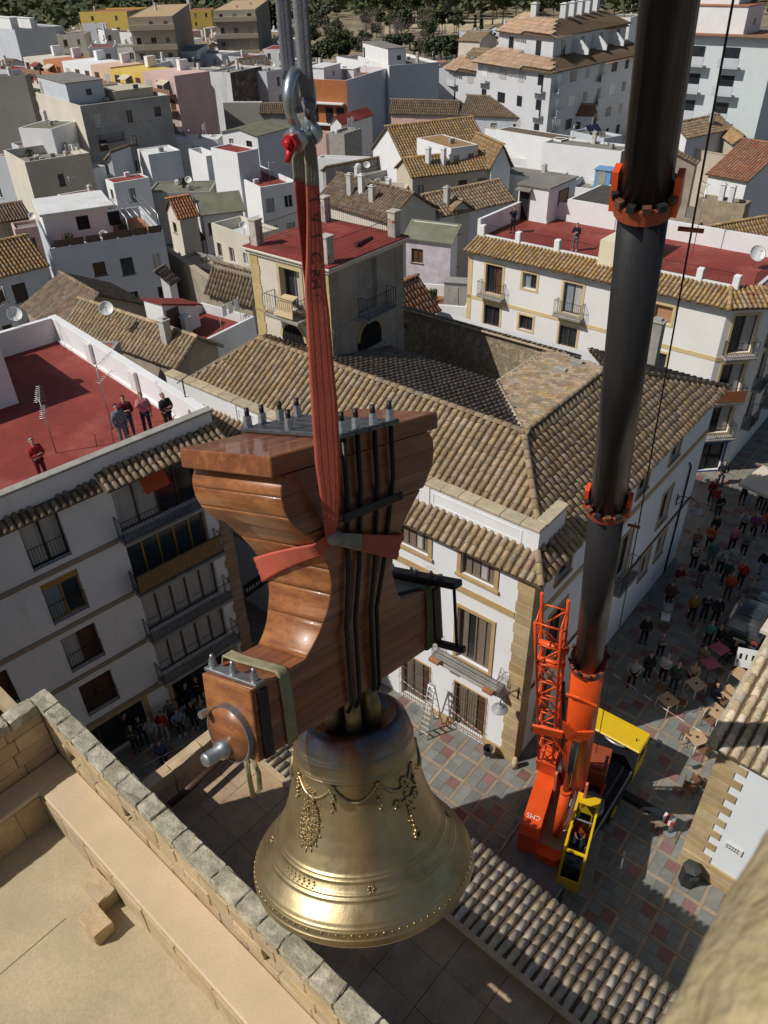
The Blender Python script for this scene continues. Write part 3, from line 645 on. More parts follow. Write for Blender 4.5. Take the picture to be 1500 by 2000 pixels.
# sign and bracket by the corner
sg = thing('road_sign', 'round no parking plate fixed to the shaded house corner', 'sign', LW(.02, .1, 2.4)); 
fs = Face(LW(0, 0), LW(0, 13)); g = MB(fs.M); g.bbox(.05, .5, .06, .09, 2.2, 2.75, .008); g.build('sign_plate', [WPLAST], sg)
RED = M('sign red', (.45, .03, .03), var=.05, bump=0); BLU = M('sign blue', (.03, .09, .35), var=.05, bump=0)
g = MB(fs.M); g.tube([(.275, .091, 2.47), (.275, .098, 2.47)], .18, 20); g.build('ring', [RED], sg); g = MB(fs.M); g.tube([(.275, .099, 2.47), (.275, .104, 2.47)], .13, 20); g.build('disc', [BLU], sg)
g = MB(fs.M @ Matrix.Translation((.275, 0, 2.47)) @ Matrix.Rotation(radians(45), 4, 'Y')); g.box(-.16, .16, .1045, .108, -.022, .022); g.build('slash', [RED], sg)

# ================================================================ white house with two red terraces
AX, AY0, AY1, AZ = 25.9, 2.75, 20.3, 11.2
ap = thing('white_corner_house', 'white three storey house with yellow window surrounds and red roof terraces behind tiled eaves', 'building', TH.w(AX, AY0, 0))
af = Face(TH.w(AX, AY1), TH.w(AX, AY0)); ac = Face(TH.w(AX, AY0), TH.w(27.6, 1.0)); as_ = Face(TH.w(27.6, 1.0), TH.w(50, 1.0))
def ao(y0, y1, z0, z1): return (AY1 - y1, AY1 - y0, z0, z1)
cw = [ao(17.55, 18.85, 8.55, 10.5), ao(14.95, 16.0, 9.45, 10.5), ao(11.65, 12.95, 8.5, 10.5), ao(5.8, 6.9, 9.35, 10.42)]
cb = [ao(17.55, 18.85, 6.2, 7.68), ao(14.95, 16.0, 6.6, 7.6), ao(11.65, 12.95, 6.2, 7.62), ao(5.6, 6.9, 6.2, 7.5)]
cc_ = [ao(y, y + 1.2, 2.6, 4.6) for y in (5.7, 11.7, 17.6)]
ch = [(.55, 1.95, 8.3, 10.6), (.55, 1.95, 5.4, 7.6), (.55, 1.95, 2.9, 4.75), (.4, 2.1, .1, 2.1)]
sd = [(x, x + 1.3, z, z + 2.2) for x in (1.6, 5.2, 9.0, 13) for z in (8.3, 5.4, 2.7)]
b = MB(); b.wall(TH.w(AX, AY1), TH.w(AX, AY0), 0, AZ, cw + cb + cc_, .25); b.wall(TH.w(AX, AY0), TH.w(27.6, 1.0), 0, AZ, ch, .25); b.wall(TH.w(27.6, 1.0), TH.w(50, 1.0), 0, AZ, sd, .25); b.wall(TH.w(34, AY1), TH.w(AX, AY1), 0, AZ); b.build('wall', [M('warm white plaster', (.78, .765, .725), var=.07, scale=.6, bump=.08, stain=((.66, .62, .54), .6, .6, .8, (1, 1, .3)))], ap)
sty = [('pair', [GLASS, BROWNW], BROWNW), ('pair', [CURTB, GLASS], ALU), ('pair', [CURTB, CURT], BROWNW), ('one', SHUT, SHUT)]
for o, (st, pn, jo) in zip(cw, sty): window(ap, af, o, TRIMY, pn, .16, .03, st, jo, .2, sill=False)
for o in cb + cc_: window(ap, af, o, TRIMY, GLASS, .14, .03, 'pair', BROWNW, .2, sill=False)
for o in ch[:3]: window(ap, ac, o, TRIMY, [GLASS, CURT], .14, .03, 'pair', BROWNW, .22, sill=False)
window(ap, ac, ch[3], BLU, GLASS, .1, .03, 'pair', IRON, .22, sill=False)
for o in sd: window(ap, as_, o, TRIMY, GLASS, .12, .03, 'pair', BROWNW, .2, sill=False)
for o in (cw[0], cw[2]): balcony(ap, af, o[0] - .32, o[1] + .32, 8.45, .6, .95)
for z in (8.2, 5.3, 2.75): balcony(ap, ac, .3, 2.2, z, .6, .95)
for z in (8.2, 5.3, 2.6):
    for x in (1.3, 4.9, 8.7): balcony(ap, as_, x, x + 1.9, z, .55, .95)
g = MB(ac.M); g.box(.4, 2.1, .6, .63, 5.35, 6.1); g.build('balcony_panel', [M('orange brown panel', (.36, .14, .05))], ap)
for fc in (af, ac): g = MB(fc.M); g.box(0, fc.L, .002, .03, 7.85, 8.1); g.build('string_course', [TRIMY], ap)
for s0 in (.0,): g = MB(af.M); g.box(.0, .35, .002, .03, 0, AZ - .05); g.build('pilaster', [TRIMY], ap)
sg = thing('shop_sign', 'blue shop fascia with gold emblem on the chamfered corner below the balconies', 'sign', TH.w(26.7, 1.9, 2.4))
g = MB(ac.M); g.bbox(.2, 2.3, .04, .16, 2.25, 2.72, .01); g.build('fascia_board', [M('fascia blue', (.03, .05, .22), var=.1, bump=0)], sg)
g = MB(ac.M); 
for i in range(5): a = radians(30 + 30 * i); g.ext([(1.25 + cos(a) * .03, .161, 2.38 + sin(a) * .03), (1.25 + cos(a - .16) * .22, .161, 2.38 + sin(a - .16) * .22), (1.25 + cos(a + .16) * .22, .161, 2.38 + sin(a + .16) * .22)], (0, .01, 0))
g.box(.75, 1.75, .161, .17, 2.3, 2.36); g.build('gold_emblem', [M('gold paint', (.5, .36, .1), var=.1, bump=0)], sg)
e0, e1 = AX - .45, 27.15
tiled(ap, [[TH.w(e0, AY1 + .2, AZ), TH.w(e0, AY0 - .15, AZ), TH.w(e1, 3.2, AZ + .62), TH.w(e1, AY1 + .2, AZ + .62)]], TILEG, .27, .36, singles=220, name='eaves_roof')
tiled(ap, [[TH.w(e0, AY0 - .15, AZ), TH.w(27.4, .5, AZ), TH.w(28.3, 1.9, AZ + .62), TH.w(e1, 3.2, AZ + .62)]], TILEG, .27, .36, name='eaves_roof', ridges=[(TH.w(e0, AY0 - .15, AZ + .04), TH.w(e1, 3.2, AZ + .64))])
tiled(ap, [[TH.w(27.4, .5, AZ), TH.w(50, .5, AZ), TH.w(50, 1.9, AZ + .62), TH.w(28.3, 1.9, AZ + .62)]], TILEG, .27, .36, name='eaves_roof')
TZ2 = AZ + .5
g = MB(TH.M); g.box(e1 + .02, 34, 1.95, AY1, TZ2 - .1, TZ2); g.build('terrace_floor', [REDF], ap)
g = MB(TH.M); g.box(e1 - .02, e1 + .18, 2.9, AY1, TZ2, TZ2 + .25); g.box(34, 34.25, 1.9, AY1, AZ - 3, TZ2 + 1.15); g.box(e1, 34, AY1, AY1 + .22, AZ - .2, TZ2 + 1.2); g.box(28.3, 34, 1.9, 2.1, TZ2, TZ2 + .25); g.build('parapet', [WHITE], ap)
for y in (3.0, 5.1, 14.4, 17.3, 20.1): g = MB(TH.M); g.bbox(e1 - .1, e1 + .28, y - .19, y + .19, TZ2 + .05, TZ2 + .85, .03); g.build('terrace_post', [WHITE], ap)
for y0, y1 in ((3.2, 4.9), (5.3, 9.3), (11.4, 14.2), (14.6, 17.1), (17.5, 19.9)): railing(ap, [(e1 + .08, y0, TZ2 + .2), (e1 + .08, y1, TZ2 + .2)], .72, TH.M, sp=.13)
railing(ap, [(27.9, 2.2, TZ2 + .2), (33, 2.0, TZ2 + .2)], .72, TH.M, sp=.13)
# stair house, raised flat, dividing block on the terrace
p = TH.l(at(1066, 437, TZ2)); p2 = TH.l(at(1025, 425, TZ2))
g = MB(TH.M); g.box(p.x, p.x + 4.0, p.y, p2.y + .4, TZ2, TZ2 + 2.35); g.box(p.x - .02, p.x + 4.1, p.y - .06, p.y - .001, TZ2, TZ2 + .2); g.build('stair_house', [WHITE], ap)
g = MB(TH.M); g.box(p.x - .15, p.x + 4.1, p.y - .15, p2.y + .5, TZ2 + 2.351, TZ2 + 2.45); g.build('stair_house_roof', [GREYF], ap)
fh = Face(TH.w(p.x, p2.y + .4), TH.w(p.x, p.y)); window(ap, fh, (.12, .95, TZ2 + .02, TZ2 + 2.0), WHITE, DARK, 0, .01, 'one', BROWNW, -.02, name='door'); g = MB(fh.M); g.ext([(.0, 0.005, TZ2 + 2.2), (1.1, .005, TZ2 + 2.2), (1.15, .5, TZ2 + 2.05), (-.05, .5, TZ2 + 2.05)], (0, 0, .05)); g.build('door_hood', [GREYF], ap)
fh2 = Face(TH.w(p.x, p.y), TH.w(p.x + 4, p.y)); window(ap, fh2, (1.5, 2.9, TZ2 + .9, TZ2 + 1.9), WHITE, SHUT, 0, .01, 'one', BROWNW, -.02)
q = TH.l(at(1104, 432, TZ2)); g = MB(TH.M); g.box(q.x, q.x + 5, q.y - 5.5, q.y, TZ2, TZ2 + 1.5); g.build('raised_flat', [WHITE], ap)
g = MB(TH.M); g.box(q.x + .25, q.x + 5.01, q.y - 5.3, q.y - .2, TZ2 + 1.501, TZ2 + 1.53); g.build('raised_flat_roof', [M('dark felt', (.085, .08, .07), var=.3)], ap)
g = MB(TH.M); g.box(e1 - .45, e1 + 4.6, 9.4, 11.3, TZ2 - .8, TZ2 + 1.5); g.box(e1 - .5, e1 + 4.7, 9.3, 9.399, TZ2 + 1.2, TZ2 + 1.6); g.build('dividing_block', [M('pale yellow wall', (.74, .68, .50), var=.08)], ap)
acunit(ap, Face(TH.w(e1 + .5, 9.3), TH.w(e1 + 4, 9.3)), 1.2, TZ2 + .2)
dish(TH.w(31.5, 3.4, TZ2 + .1), 175, 'large white dish on the right red terrace of the white corner house', .5)
antenna(TH.w(32.2, 7.4, TZ2), 4.2, 270, 'tall twin aerial on the right red terrace'); antenna(at(1197, 470, TZ2), 2.4, 300, 'aerial leaning beside the man on the red terrace')

# ================================================================ little house at the right edge
FB = Fr((10.73, 15.51), 42.0); BW = FB.w
br = thing('corner_cottage', 'white walled house with toothed sandstone quoins and pale clay roof at the right edge', 'building', BW(0, 0, 0))
b = MB(); b.wall(BW(0, 0), BW(0, -11), 0, 7.1); b.wall(BW(9, 0), BW(0, 0), 0, 7.1); b.wall(BW(0, -11), BW(9, -11), 0, 7.1); b.build('wall', [M('bluish limewash', (.74, .79, .82), var=.06, scale=.6, stain=((.6, .6, .58), .5, .62, .8))], br)
fb = Face(BW(0, 0), BW(0, -11)); z = 1.0; k = 0
while z < 6.8:
    L = .62 if k % 2 else .95; g = MB(fb.M); g.bbox(-.04, L, .002, .05, z + .004, z + .36, .006); g.build('quoin_stone', [STONE], br); z += .365; k += 1
for i in range(9):
    for r in range(3): g = MB(fb.M); o = (.4 if r % 2 else 0); g.bbox(-.04 + (i * .95 - o if i else 0), (i + 1) * .95 - o - .01, .002, .09, r * .33 + .002, r * .33 + .325, .01); g.build('plinth_stone', [STONE], br)
g = MB(fb.M); g.bbox(1.15, 1.75, .05, .075, 2.35, 2.7, .006); sgn = g.build('street_plate', [WPLAST], br)
g = MB(fb.M)
for r in range(2):
    for i in range(5): g.box(1.22 + i * .09, 1.28 + i * .09, .076, .08, 2.57 - r * .13, 2.63 - r * .13)
g.build('plate_lettering', [IRON], sgn)
z0 = 7.15
tiled(br, [[BW(-.45, .35, z0), BW(-.45, -11, z0), BW(6, -11, z0 + 2.2), BW(6, .35, z0 + 2.2)]], TILEP, .33, .38, singles=200, name='roof')
g = MB(FB.M); g.ext([(-.4, .42, z0 - .05), (-.4, .2, z0 - .05), (6, .2, z0 + 2.12), (6, .42, z0 + 2.12)], (0, 0, .1)); g.build('verge_mortar', [MORTAR], br)

# ================================================================ church roofs below the belfry
FC = Fr(at(85, 1345, 15)[:2], 132.2); CWn = FC.w; ZP, ZL, ZF = 15.0, 13.37, 12.37
cm = FC.l((0, 0, 0))
chu = thing('church', 'sandstone church with plastered roof terrace and stone parapet in the near left', 'church', CWn(0, 0, 0))
PLAST = M('sandy lime plaster', (.53, .425, .27), var=.2, scale=.8, fine=18, bump=.2, stain=((.38, .32, .20), .45, .5, .72))
PLASTL = M('pinkish lime plaster', (.60, .465, .305), var=.12, scale=.9, fine=22, bump=.15, stain=((.55, .42, .24), .6, .56, .78))
g = MB(FC.M)
g.box(-9, 18, -12, -.68, 9, ZF); g.build('terrace_floor', [PLAST], chu)
g = MB(FC.M); g.bbox(.95, 18, -.68, -.301, ZF - .3, ZL, .02); g.box(-9, .949, -3.3, -.302, ZF - .2, ZL - .004); g.build('ledge', [PLASTL], chu) if 0 else None
g = MB(FC.M); g.bbox(.95, 18, -1.12, -.30, ZF - .3, ZL, .03); g.build('gutter_ledge', [PLASTL], chu)
g = MB(FC.M); g.bbox(.33, .949, -14, -.30, ZF - .3, ZL, .03); g.build('gutter_ledge', [PLASTL], chu)
PST = M('parapet stone', (.56, .42, .24), var=.25, scale=2, fine=26, bump=.45, objr=.12, stain=((.36, .28, .18), 1.2, .54, .75))
CST = M('lichened coping stone', (.44, .40, .285), var=.4, scale=3.2, fine=20, bump=.8, objr=.14, stain=((.55, .50, .38), 1.6, .5, .64))
def rough_block(parent, T, x0, x1, y0, y1, z0, z1, mat, name='stone_block', amp=.02, cut=.12):
    bm = bmesh.new(); bmesh.ops.create_cube(bm, size=1)
    for v in bm.verts: v.co = V(((x0 + x1) / 2 + v.co.x * (x1 - x0), (y0 + y1) / 2 + v.co.y * (y1 - y0), (z0 + z1) / 2 + v.co.z * (z1 - z0)))
    bmesh.ops.bevel(bm, geom=bm.edges[:], offset=.018, segments=1, affect='EDGES')
    bmesh.ops.subdivide_edges(bm, edges=[e for e in bm.edges if e.calc_length() > cut], cuts=2, use_grid_fill=True)
    for v in bm.verts: v.co += V((rnd(-amp, amp), rnd(-amp, amp), rnd(-amp, amp)))
    b = MB(T); bm.verts.index_update(); b.v = [T @ v.co for v in bm.verts]; b.f = [[v.index for v in f.verts] for f in bm.faces]; b.m = [0] * len(b.f); b.sm = [False] * len(b.f); bm.free()
    return b.build(name, [mat], parent)
x = 0.0
while x < 17:                                                         # coping along the parapet, stone by stone
    l = rnd(.45, .72); rough_block(chu, FC.M, x + .01, x + l - .01, -.335, .03, ZP - .26, ZP + rnd(-.02, .02), CST, 'coping_stone', .016); x += l
y = -.34
while y > -12:
    l = rnd(.5, .8); rough_block(chu, FC.M, -.03, .33, y - l + .01, y - .01, ZP - .26, ZP + rnd(-.02, .02), CST, 'coping_stone', .018); y -= l
z = ZL - 1.0; r = 0
while z < ZP - .3:
    h = .42; x = -.02 - (.3 if r % 2 else 0)
    while x < 17:
        l = rnd(.55, .85); a = max(x, .0)
        if l - (a - x) > .1 and not (r in (2, 3) and rnd(0, 1) < .06): rough_block(chu, FC.M, a + .006, x + l - .006, -.30 + rnd(-.012, .004), .0, z + .005, min(z + h, ZP - .262), PST, 'parapet_stone', .006, .3)
        x += l
    y = -.32
    while y > -12:
        l = rnd(.55, .85); rough_block(chu, FC.M, .0, .30 + rnd(-.004, .012), y - l + .006, y - .006, z + .005, min(z + h, ZP - .262), PST, 'parapet_stone', .006, .3); y -= l
    z += h; r += 1
x = .97
while x < 17: l = rnd(.7, 1.1); rough_block(chu, FC.M, x, x + l - .01, -1.16, -1.10, ZF - .2, ZL - .12, PST, 'ledge_stone', .012, .3); x += l
y = -1.16
while y > -11: l = rnd(.5, .9); rough_block(chu, FC.M, .93, .985, y - l + .01, y, ZF - .2, ZL - .1, PST, 'ledge_stone', .012, .3); y -= l
g = MB(FC.M); g.box(-9, 17.9, -.29, -.01, 8.5, ZL - 1.02); g.box(.005, .28, -12, -.32, 8.5, ZL - 1.02); g.build('wall_core', [STONE], chu)
for q in ((3.0, 3.72, -1.55, -1.17, ZF, ZF + .42), (3.62, 4.2, -1.98, -1.565, ZF, ZF + .38)):
    rough_block(chu, FC.M, *q, PST, 'drain_stone', .015)
g = MB(FC.M); g.box(3.2, 3.22, -12, -2.1, ZF, ZF + .004); g.build('floor_joint', [M('joint line', (.20, .17, .10))], chu)
# side chapel: lower terrace with a row of pale eaves tiles
chp = thing('side_chapel', 'lower church terrace of stone slabs edged by a long row of pale clay eaves tiles', 'chapel', CWn(0, 0, 0))
g = MB(FC.M); g.box(-.2, 18, 0.02, 6.0, 0, 8.75); g.build('wall', [STONE], chp)
FS = M('terrace slab', (.46, .32, .19), var=.3, scale=1.4, fine=16, bump=.2, objr=.14, isl=.1, stain=((.55, .33, .18), .7, .52, .7))
x = .3; k = 0
g = MB(FC.M); g.box(.2, 18, .02, 4.2, 8.76, 9.12); g.build('slab_bed', [MORT], chp)
sm_ = MB().bbox(-.595, .595, -.595, .595, -.05, 0, .008).mesh('floor_slab', [FS])
for i in range(14):
    for j in range(4): 
        put('floor_slab', sm_, FC.M @ Matrix.Translation((.95 + i * 1.2, .65 + j * 1.03 * 1.0, 9.18 + rnd(-.004, .004))) @ Matrix.Scale(.86, 4, (0, 1, 0)) @ Matrix.Rotation(rnd(-.008, .008), 4, 'Z'), chp)
for k in range(6): rough_block(chp, FC.M, .02, .38, .05 + k * 1.02, 1.06 + k * 1.02, 8.9, 10.15, PST, 'low_wall_stone', .015, .3)
tiled(chp, [[CWn(.4, 6.35, 8.85), CWn(18, 6.35, 8.85), CWn(18, 4.15, 9.3), CWn(.4, 4.15, 9.3)]], TILEP, .243, .36, singles=300, name='eaves_roof', seg=6)
g = MB(FC.M); g.box(.3, 18, 4.08, 4.24, 9.1, 9.36); g.build('roof_edging', [PST], chp)
p0, p1 = at(332, 1572, 9.7), at(452, 1468, 9.7)
g = MB(); g.tube([p0, p1], .10, 10); tag(g.build('drain_pipe', [M('brown pipe', (.075, .04, .03), rough=.4, var=.2)], None, p0), 'dark brown pipe lying along the low wall of the lower terrace', 'pipe')
# the belfry the view is taken from: outer wall below the eye and the rough stone reveal at the right
bt = thing('belfry', 'rough sandstone belfry edge, blurred and close in the bottom right corner', 'belfry', (0, -.5, 0))
g = MB(FC.M); g.box(cm.x + .15, cm.x + 4, cm.y - 5, cm.y - .15, 9, 27.1); g.build('wall', [STONE], bt)
bm = bmesh.new(); bmesh.ops.create_icosphere(bm, subdivisions=5, radius=1)
from mathutils import noise
P = [ray(*q) for q in ((1690, 1500), (1660, 1800), (1680, 2150))]
ctr = V((0, 0, HC)) + ray(1890, 2130).normalized() * .62
ax = (ray(1240, 1990).normalized() - ray(1560, 1560).normalized()).normalized(); vw = ray(1500, 1850).normalized(); side = ax.cross(vw).normalized()
for v in bm.verts:
    n = v.co.copy(); r = 1 + .10 * noise.noise(n * 2.2) + .05 * noise.noise(n * 5) + .02 * noise.noise(n * 14)
    v.co = ctr + ax * (n.x * .34 * r) + side * (n.y * .142 * r) + vw * (n.z * .17 * r)
b = MB(); bm.verts.index_update(); b.v = [v.co.copy() for v in bm.verts]; b.f = [[v.index for v in f.verts] for f in bm.faces]; b.m = [0] * len(b.f); b.sm = [True] * len(b.f); bm.free()
b.build('reveal_stone', [M('near rough stone', (.50, .40, .22), var=.3, scale=9, fine=60, bump=.5, stain=((.33, .27, .17), 6, .5, .7))], bt)
# ================================================================ the hanging bell
RB = Matrix(((.61113, -.79053, -.03969, -.24729), (.74734, .55977, .35797, 3.11395), (-.26077, -.24844, .93289, 25.09865), (0, 0, 0, 1)))
def rt(name, label, cat, M4, group=None):
    o = thing(name, label, cat, (0, 0, 0), group); o.matrix_world = M4; WL[o] = V((0, 0, 0)); return o
BRONZE = bpy.data.materials.new('cast bronze'); BRONZE.use_nodes = True
t = BRONZE.node_tree; N = t.nodes; Lk = t.links; bs = N['Principled BSDF']
tc = N.new('ShaderNodeTexCoord'); sx = N.new('ShaderNodeSeparateXYZ'); Lk.new(tc.outputs['Object'], sx.inputs[0])
n1 = N.new('ShaderNodeTexNoise'); n1.inputs['Scale'].default_value = 4.5; n1.inputs['Detail'].default_value = 8; n1.inputs['Roughness'].default_value = .65; Lk.new(tc.outputs['Object'], n1.inputs['Vector'])
n2 = N.new('ShaderNodeTexNoise'); n2.inputs['Scale'].default_value = 28; n2.inputs['Detail'].default_value = 5; Lk.new(tc.outputs['Object'], n2.inputs['Vector'])
mpb = N.new('ShaderNodeMapping'); mpb.inputs['Scale'].default_value = (11, 11, 2.2); Lk.new(tc.outputs['Object'], mpb.inputs[0])
n3 = N.new('ShaderNodeTexNoise'); n3.inputs['Scale'].default_value = 1; n3.inputs['Detail'].default_value = 5; Lk.new(mpb.outputs[0], n3.inputs['Vector'])
c1 = N.new('ShaderNodeValToRGB'); c1.color_ramp.elements[0].position = .3; c1.color_ramp.elements[1].position = .72
c1.color_ramp.elements[0].color = (.31, .235, .12, 1); c1.color_ramp.elements[1].color = (.54, .435, .24, 1); Lk.new(n1.outputs[0], c1.inputs[0])
zr = N.new('ShaderNodeMapRange'); zr.inputs[1].default_value = -.86; zr.inputs[2].default_value = -.66; Lk.new(sx.outputs['Z'], zr.inputs[0])
za = N.new('ShaderNodeMath'); za.operation = 'MULTIPLY_ADD'; za.inputs[1].default_value = .9; Lk.new(n1.outputs[0], za.inputs[0]); zb_ = N.new('ShaderNodeMath'); zb_.operation = 'SUBTRACT'; zb_.inputs[1].default_value = .45; Lk.new(zr.outputs[0], zb_.inputs[0]); Lk.new(zb_.outputs[0], za.inputs[2])
za.use_clamp = True
pat = N.new('ShaderNodeValToRGB'); pat.color_ramp.elements[0].position = .4; pat.color_ramp.elements[0].color = (.13, .165, .21, 1); pat.color_ramp.elements[1].position = .62; pat.color_ramp.elements[1].color = (.20, .085, .05, 1); Lk.new(n3.outputs[0], pat.inputs[0])
mxb = N.new('ShaderNodeMixRGB'); Lk.new(za.outputs[0], mxb.inputs[0]); Lk.new(c1.outputs[0], mxb.inputs[1]); Lk.new(pat.outputs[0], mxb.inputs[2]); Lk.new(mxb.outputs[0], bs.inputs['Base Color'])
bs.inputs['Metallic'].default_value = .93
r1 = N.new('ShaderNodeMapRange'); r1.inputs[3].default_value = .30; r1.inputs[4].default_value = .46; Lk.new(n3.outputs[0], r1.inputs[0]); Lk.new(r1.outputs[0], bs.inputs['Roughness'])
bu = N.new('ShaderNodeBump'); bu.inputs['Strength'].default_value = .22; bu.inputs['Distance'].default_value = .012
ad = N.new('ShaderNodeMath'); ad.operation = 'ADD'; Lk.new(n1.outputs[0], ad.inputs[0]); m5 = N.new('ShaderNodeMath'); m5.operation = 'MULTIPLY'; m5.inputs[1].default_value = .35; Lk.new(n2.outputs[0], m5.inputs[0]); Lk.new(m5.outputs[0], ad.inputs[1]); Lk.new(ad.outputs[0], bu.inputs['Height']); Lk.new(bu.outputs[0], bs.inputs['Normal'])
DKBR = M('dark cast crown', (.17, .13, .09), rough=.55, metal=.6, var=.4, scale=8, obj=True)
prof = [(.640, -1.655), (.653, -1.638), (.654, -1.60), (.647, -1.565), (.624, -1.52), (.595, -1.485), (.566, -1.452), (.524, -1.40), (.483, -1.34), (.446, -1.26), (.417, -1.18), (.395, -1.10), (.376, -1.02), (.362, -.94), (.352, -.86), (.343, -.78), (.332, -.725), (.318, -.685), (.300, -.655), (.288, -.645)]
def rz(z):
    for (a, b), (c, d) in zip(prof, prof[1:]):
        if b <= z <= d: return a + (c - a) * (z - b) / (d - b)
    return prof[0][0] if z < prof[0][1] else prof[-1][0]
zs = sorted({p[1] for p in prof} | {-1.655 + i * .0125 for i in range(80)})
fil = [(-.765, .004), (-.782, .003), (-.856, .004), (-.870, .005), (-1.345, .004), (-1.362, .005), (-1.415, .005), (-1.434, .004), (-1.545, .003), (-1.558, .003), (-1.602, .004), (-1.616, .003)]
zs = sorted(set(zs) | {f[0] + k for f in fil for k in (-.008, -.004, 0, .004, .008)})
def rf(z):
    r = rz(z)
    for f, h in fil:
        if abs(z - f) < .0085: r += h * max(0, 1 - (abs(z - f) / .0085) ** 2)
    return r
BELL = rt('bell', 'large polished bronze church bell hanging from a wooden yoke', 'bell', RB @ Matrix.Translation((.008, 0, -.022)))
b = MB(); out = [(rf(z), z) for z in zs]
b.lathe([(.52, -1.60), (.575, -1.63), (.610, -1.655), (.625, -1.659)] + out + [(.268, -.637), (.250, -.640), (.235, -.652), (.05, -.658), (.001, -.658)], 112)
b.lathe([(.001, -.72), (.25, -.72), (.29, -.95), (.37, -1.3), (.47, -1.5), (.52, -1.60)], 48)
me = b.build('bell_body', [BRONZE], BELL)
def sp(th, z, o=0): r = rz(z) + o; return V((cos(th) * r, sin(th) * r, z))
# crown loops between bell and yoke
for th in (0, pi / 2, pi, 1.5 * pi, pi / 4, 5 * pi / 4):
    g = MB(); d = V((cos(th), sin(th), 0)); g.tube([d * .15 + V((0, 0, -.665)), d * .165 + V((0, 0, -.57)), d * .14 + V((0, 0, -.46)), d * .07 + V((0, 0, -.40))], .047, 10); g.build('crown_loop', [M('rough gold casting', (.42, .31, .15), rough=.5, metal=.7, var=.5, scale=9, obj=True)], BELL)
g = MB(); g.tube([(0, 0, -.67), (0, 0, -.40)], .08, 14); g.build('crown_post', [DKBR], BELL)
# relief: garland swags with tassels
RELIEF = BRONZE; NS = 9
g = MB()
for k in range(NS):
    a0, a1 = 2 * pi * k / NS, 2 * pi * (k + 1) / NS
    pts = [sp(a0 + (a1 - a0) * i / 14, -.885 - .085 * (1 - (2 * i / 14 - 1) ** 2), .006) for i in range(15)]
    g.tube(pts, [.006 + .007 * (1 - (2 * i / 14 - 1) ** 2) * (1 if i % 2 else .7) for i in range(15)], 6)
    a = MB()
    for i in range(9): a.tube([sp(a0 + .02 * sin(i * 2.1), -.89 - .017 * i, .0), sp(a0 + .02 * sin(i * 2.1), -.89 - .017 * i, .014)], .017 * (1 - i / 14), 6)
    a.build('tassel', [RELIEF], BELL)
g.build('garland', [RELIEF], BELL)
def nearest(px, py):
    best = None; mw = BELL.matrix_world
    for i in range(240):
        for z in [-.9 - .012 * k for k in range(55)]:
            th = 2 * pi * i / 240; p = mw @ sp(th, z); q = p - EYE; c = RW[0] * q.x + RW[1] * q.y + RW[2] * q.z
            nrm = mw.to_3x3() @ V((cos(th), sin(th), 0))
            if nrm.dot(q) > 0: continue
            d = abs(CX + F_PX * c.x / c.z - px) + abs(CY + F_PX * c.y / c.z - py)
            if best is None or d < best[0]: best = (d, th, z)
    return best[1], best[2]
th, z0 = nearest(605, 1605)
g = MB(); 
for i in range(26): a = 2 * pi * i / 26; q = (th + cos(a) * .155, z0 + sin(a) * .115); g.tube([sp(*q, 0), sp(*q, .014)], .012, 6)
for i in range(20): a = 2 * pi * i / 20; q = (th + cos(a) * .125, z0 + sin(a) * .09); g.tube([sp(*q, -.002), sp(*q, .011)], .010, 5)
for i in range(60): q = (th + rnd(-.10, .10), z0 + rnd(-.07, .07)); g.tube([sp(*q, -.002), sp(*q, rnd(.005, .015))], rnd(.006, .013), 5)
for i in range(9): q = (th + rnd(-.06, .06), z0 + .13 + rnd(0, .05)); g.tube([sp(*q, -.002), sp(*q, .016)], rnd(.008, .014), 6)
for i in range(16): a = 2 * pi * i / 16; g.tube([sp(th + cos(a) * .17, z0 + sin(a) * .125, .002), sp(th + cos(a) * .22, z0 + sin(a) * .16, .003)], .004, 4)
g.build('medallion', [RELIEF], BELL)
th, z0 = nearest(797, 1575)
g = MB()
def blob(dth, dz, r, h=.014): g.tube([sp(th + dth, z0 + dz, -.003), sp(th + dth, z0 + dz, h * .7), sp(th + dth, z0 + dz, h)], [r, r, r * .5], 7)
for i in range(11): blob(0, .13 - .026 * i, .014)
for s in (-1, 1):
    for i in range(1, 6): blob(s * .034 * i, .045, .013)
for cx_, cz in ((0, .15), (0, -.15), (-.19, .045), (.19, .045)):
    for i in range(7): a = 2 * pi * i / 7; blob(cx_ + cos(a) * .045, cz + sin(a) * .02, .012, .018)
for i in range(10): blob(rnd(-.1, .1), rnd(-.1, .12), rnd(.006, .012))
g.build('cross_relief', [RELIEF], BELL)
g = MB()
for i in range(96): a = 2 * pi * i / 96; g.tube([sp(a, -1.574, -.004), sp(a, -1.574, .0035)], .011 if i % 2 else .006, 6)
g.build('lip_beading', [RELIEF], BELL, kind='stuff')
th, z0 = nearest(724, 1712)
for dth in (0, pi * .5, pi, pi * 1.5):
    g = MB()
    for i in range(6): a = 2 * pi * i / 6; g.tube([sp(th + dth + cos(a) * .028, -1.398 + sin(a) * .013, -.002), sp(th + dth + cos(a) * .028, -1.398 + sin(a) * .013, .008)], .008, 6)
    g.build('rosette', [RELIEF], BELL)
th, z0 = nearest(600, 1690)
g = MB()
for i in range(7):
    q = th - .25 + i * .065
    for k in range(3): g.tube([sp(q + .012 * (k % 2), -1.385 - .013 * k, -.001), sp(q + .012 * (k % 2), -1.385 - .013 * k, .006)], .007, 4)
g.build('worn_inscription', [RELIEF], BELL)
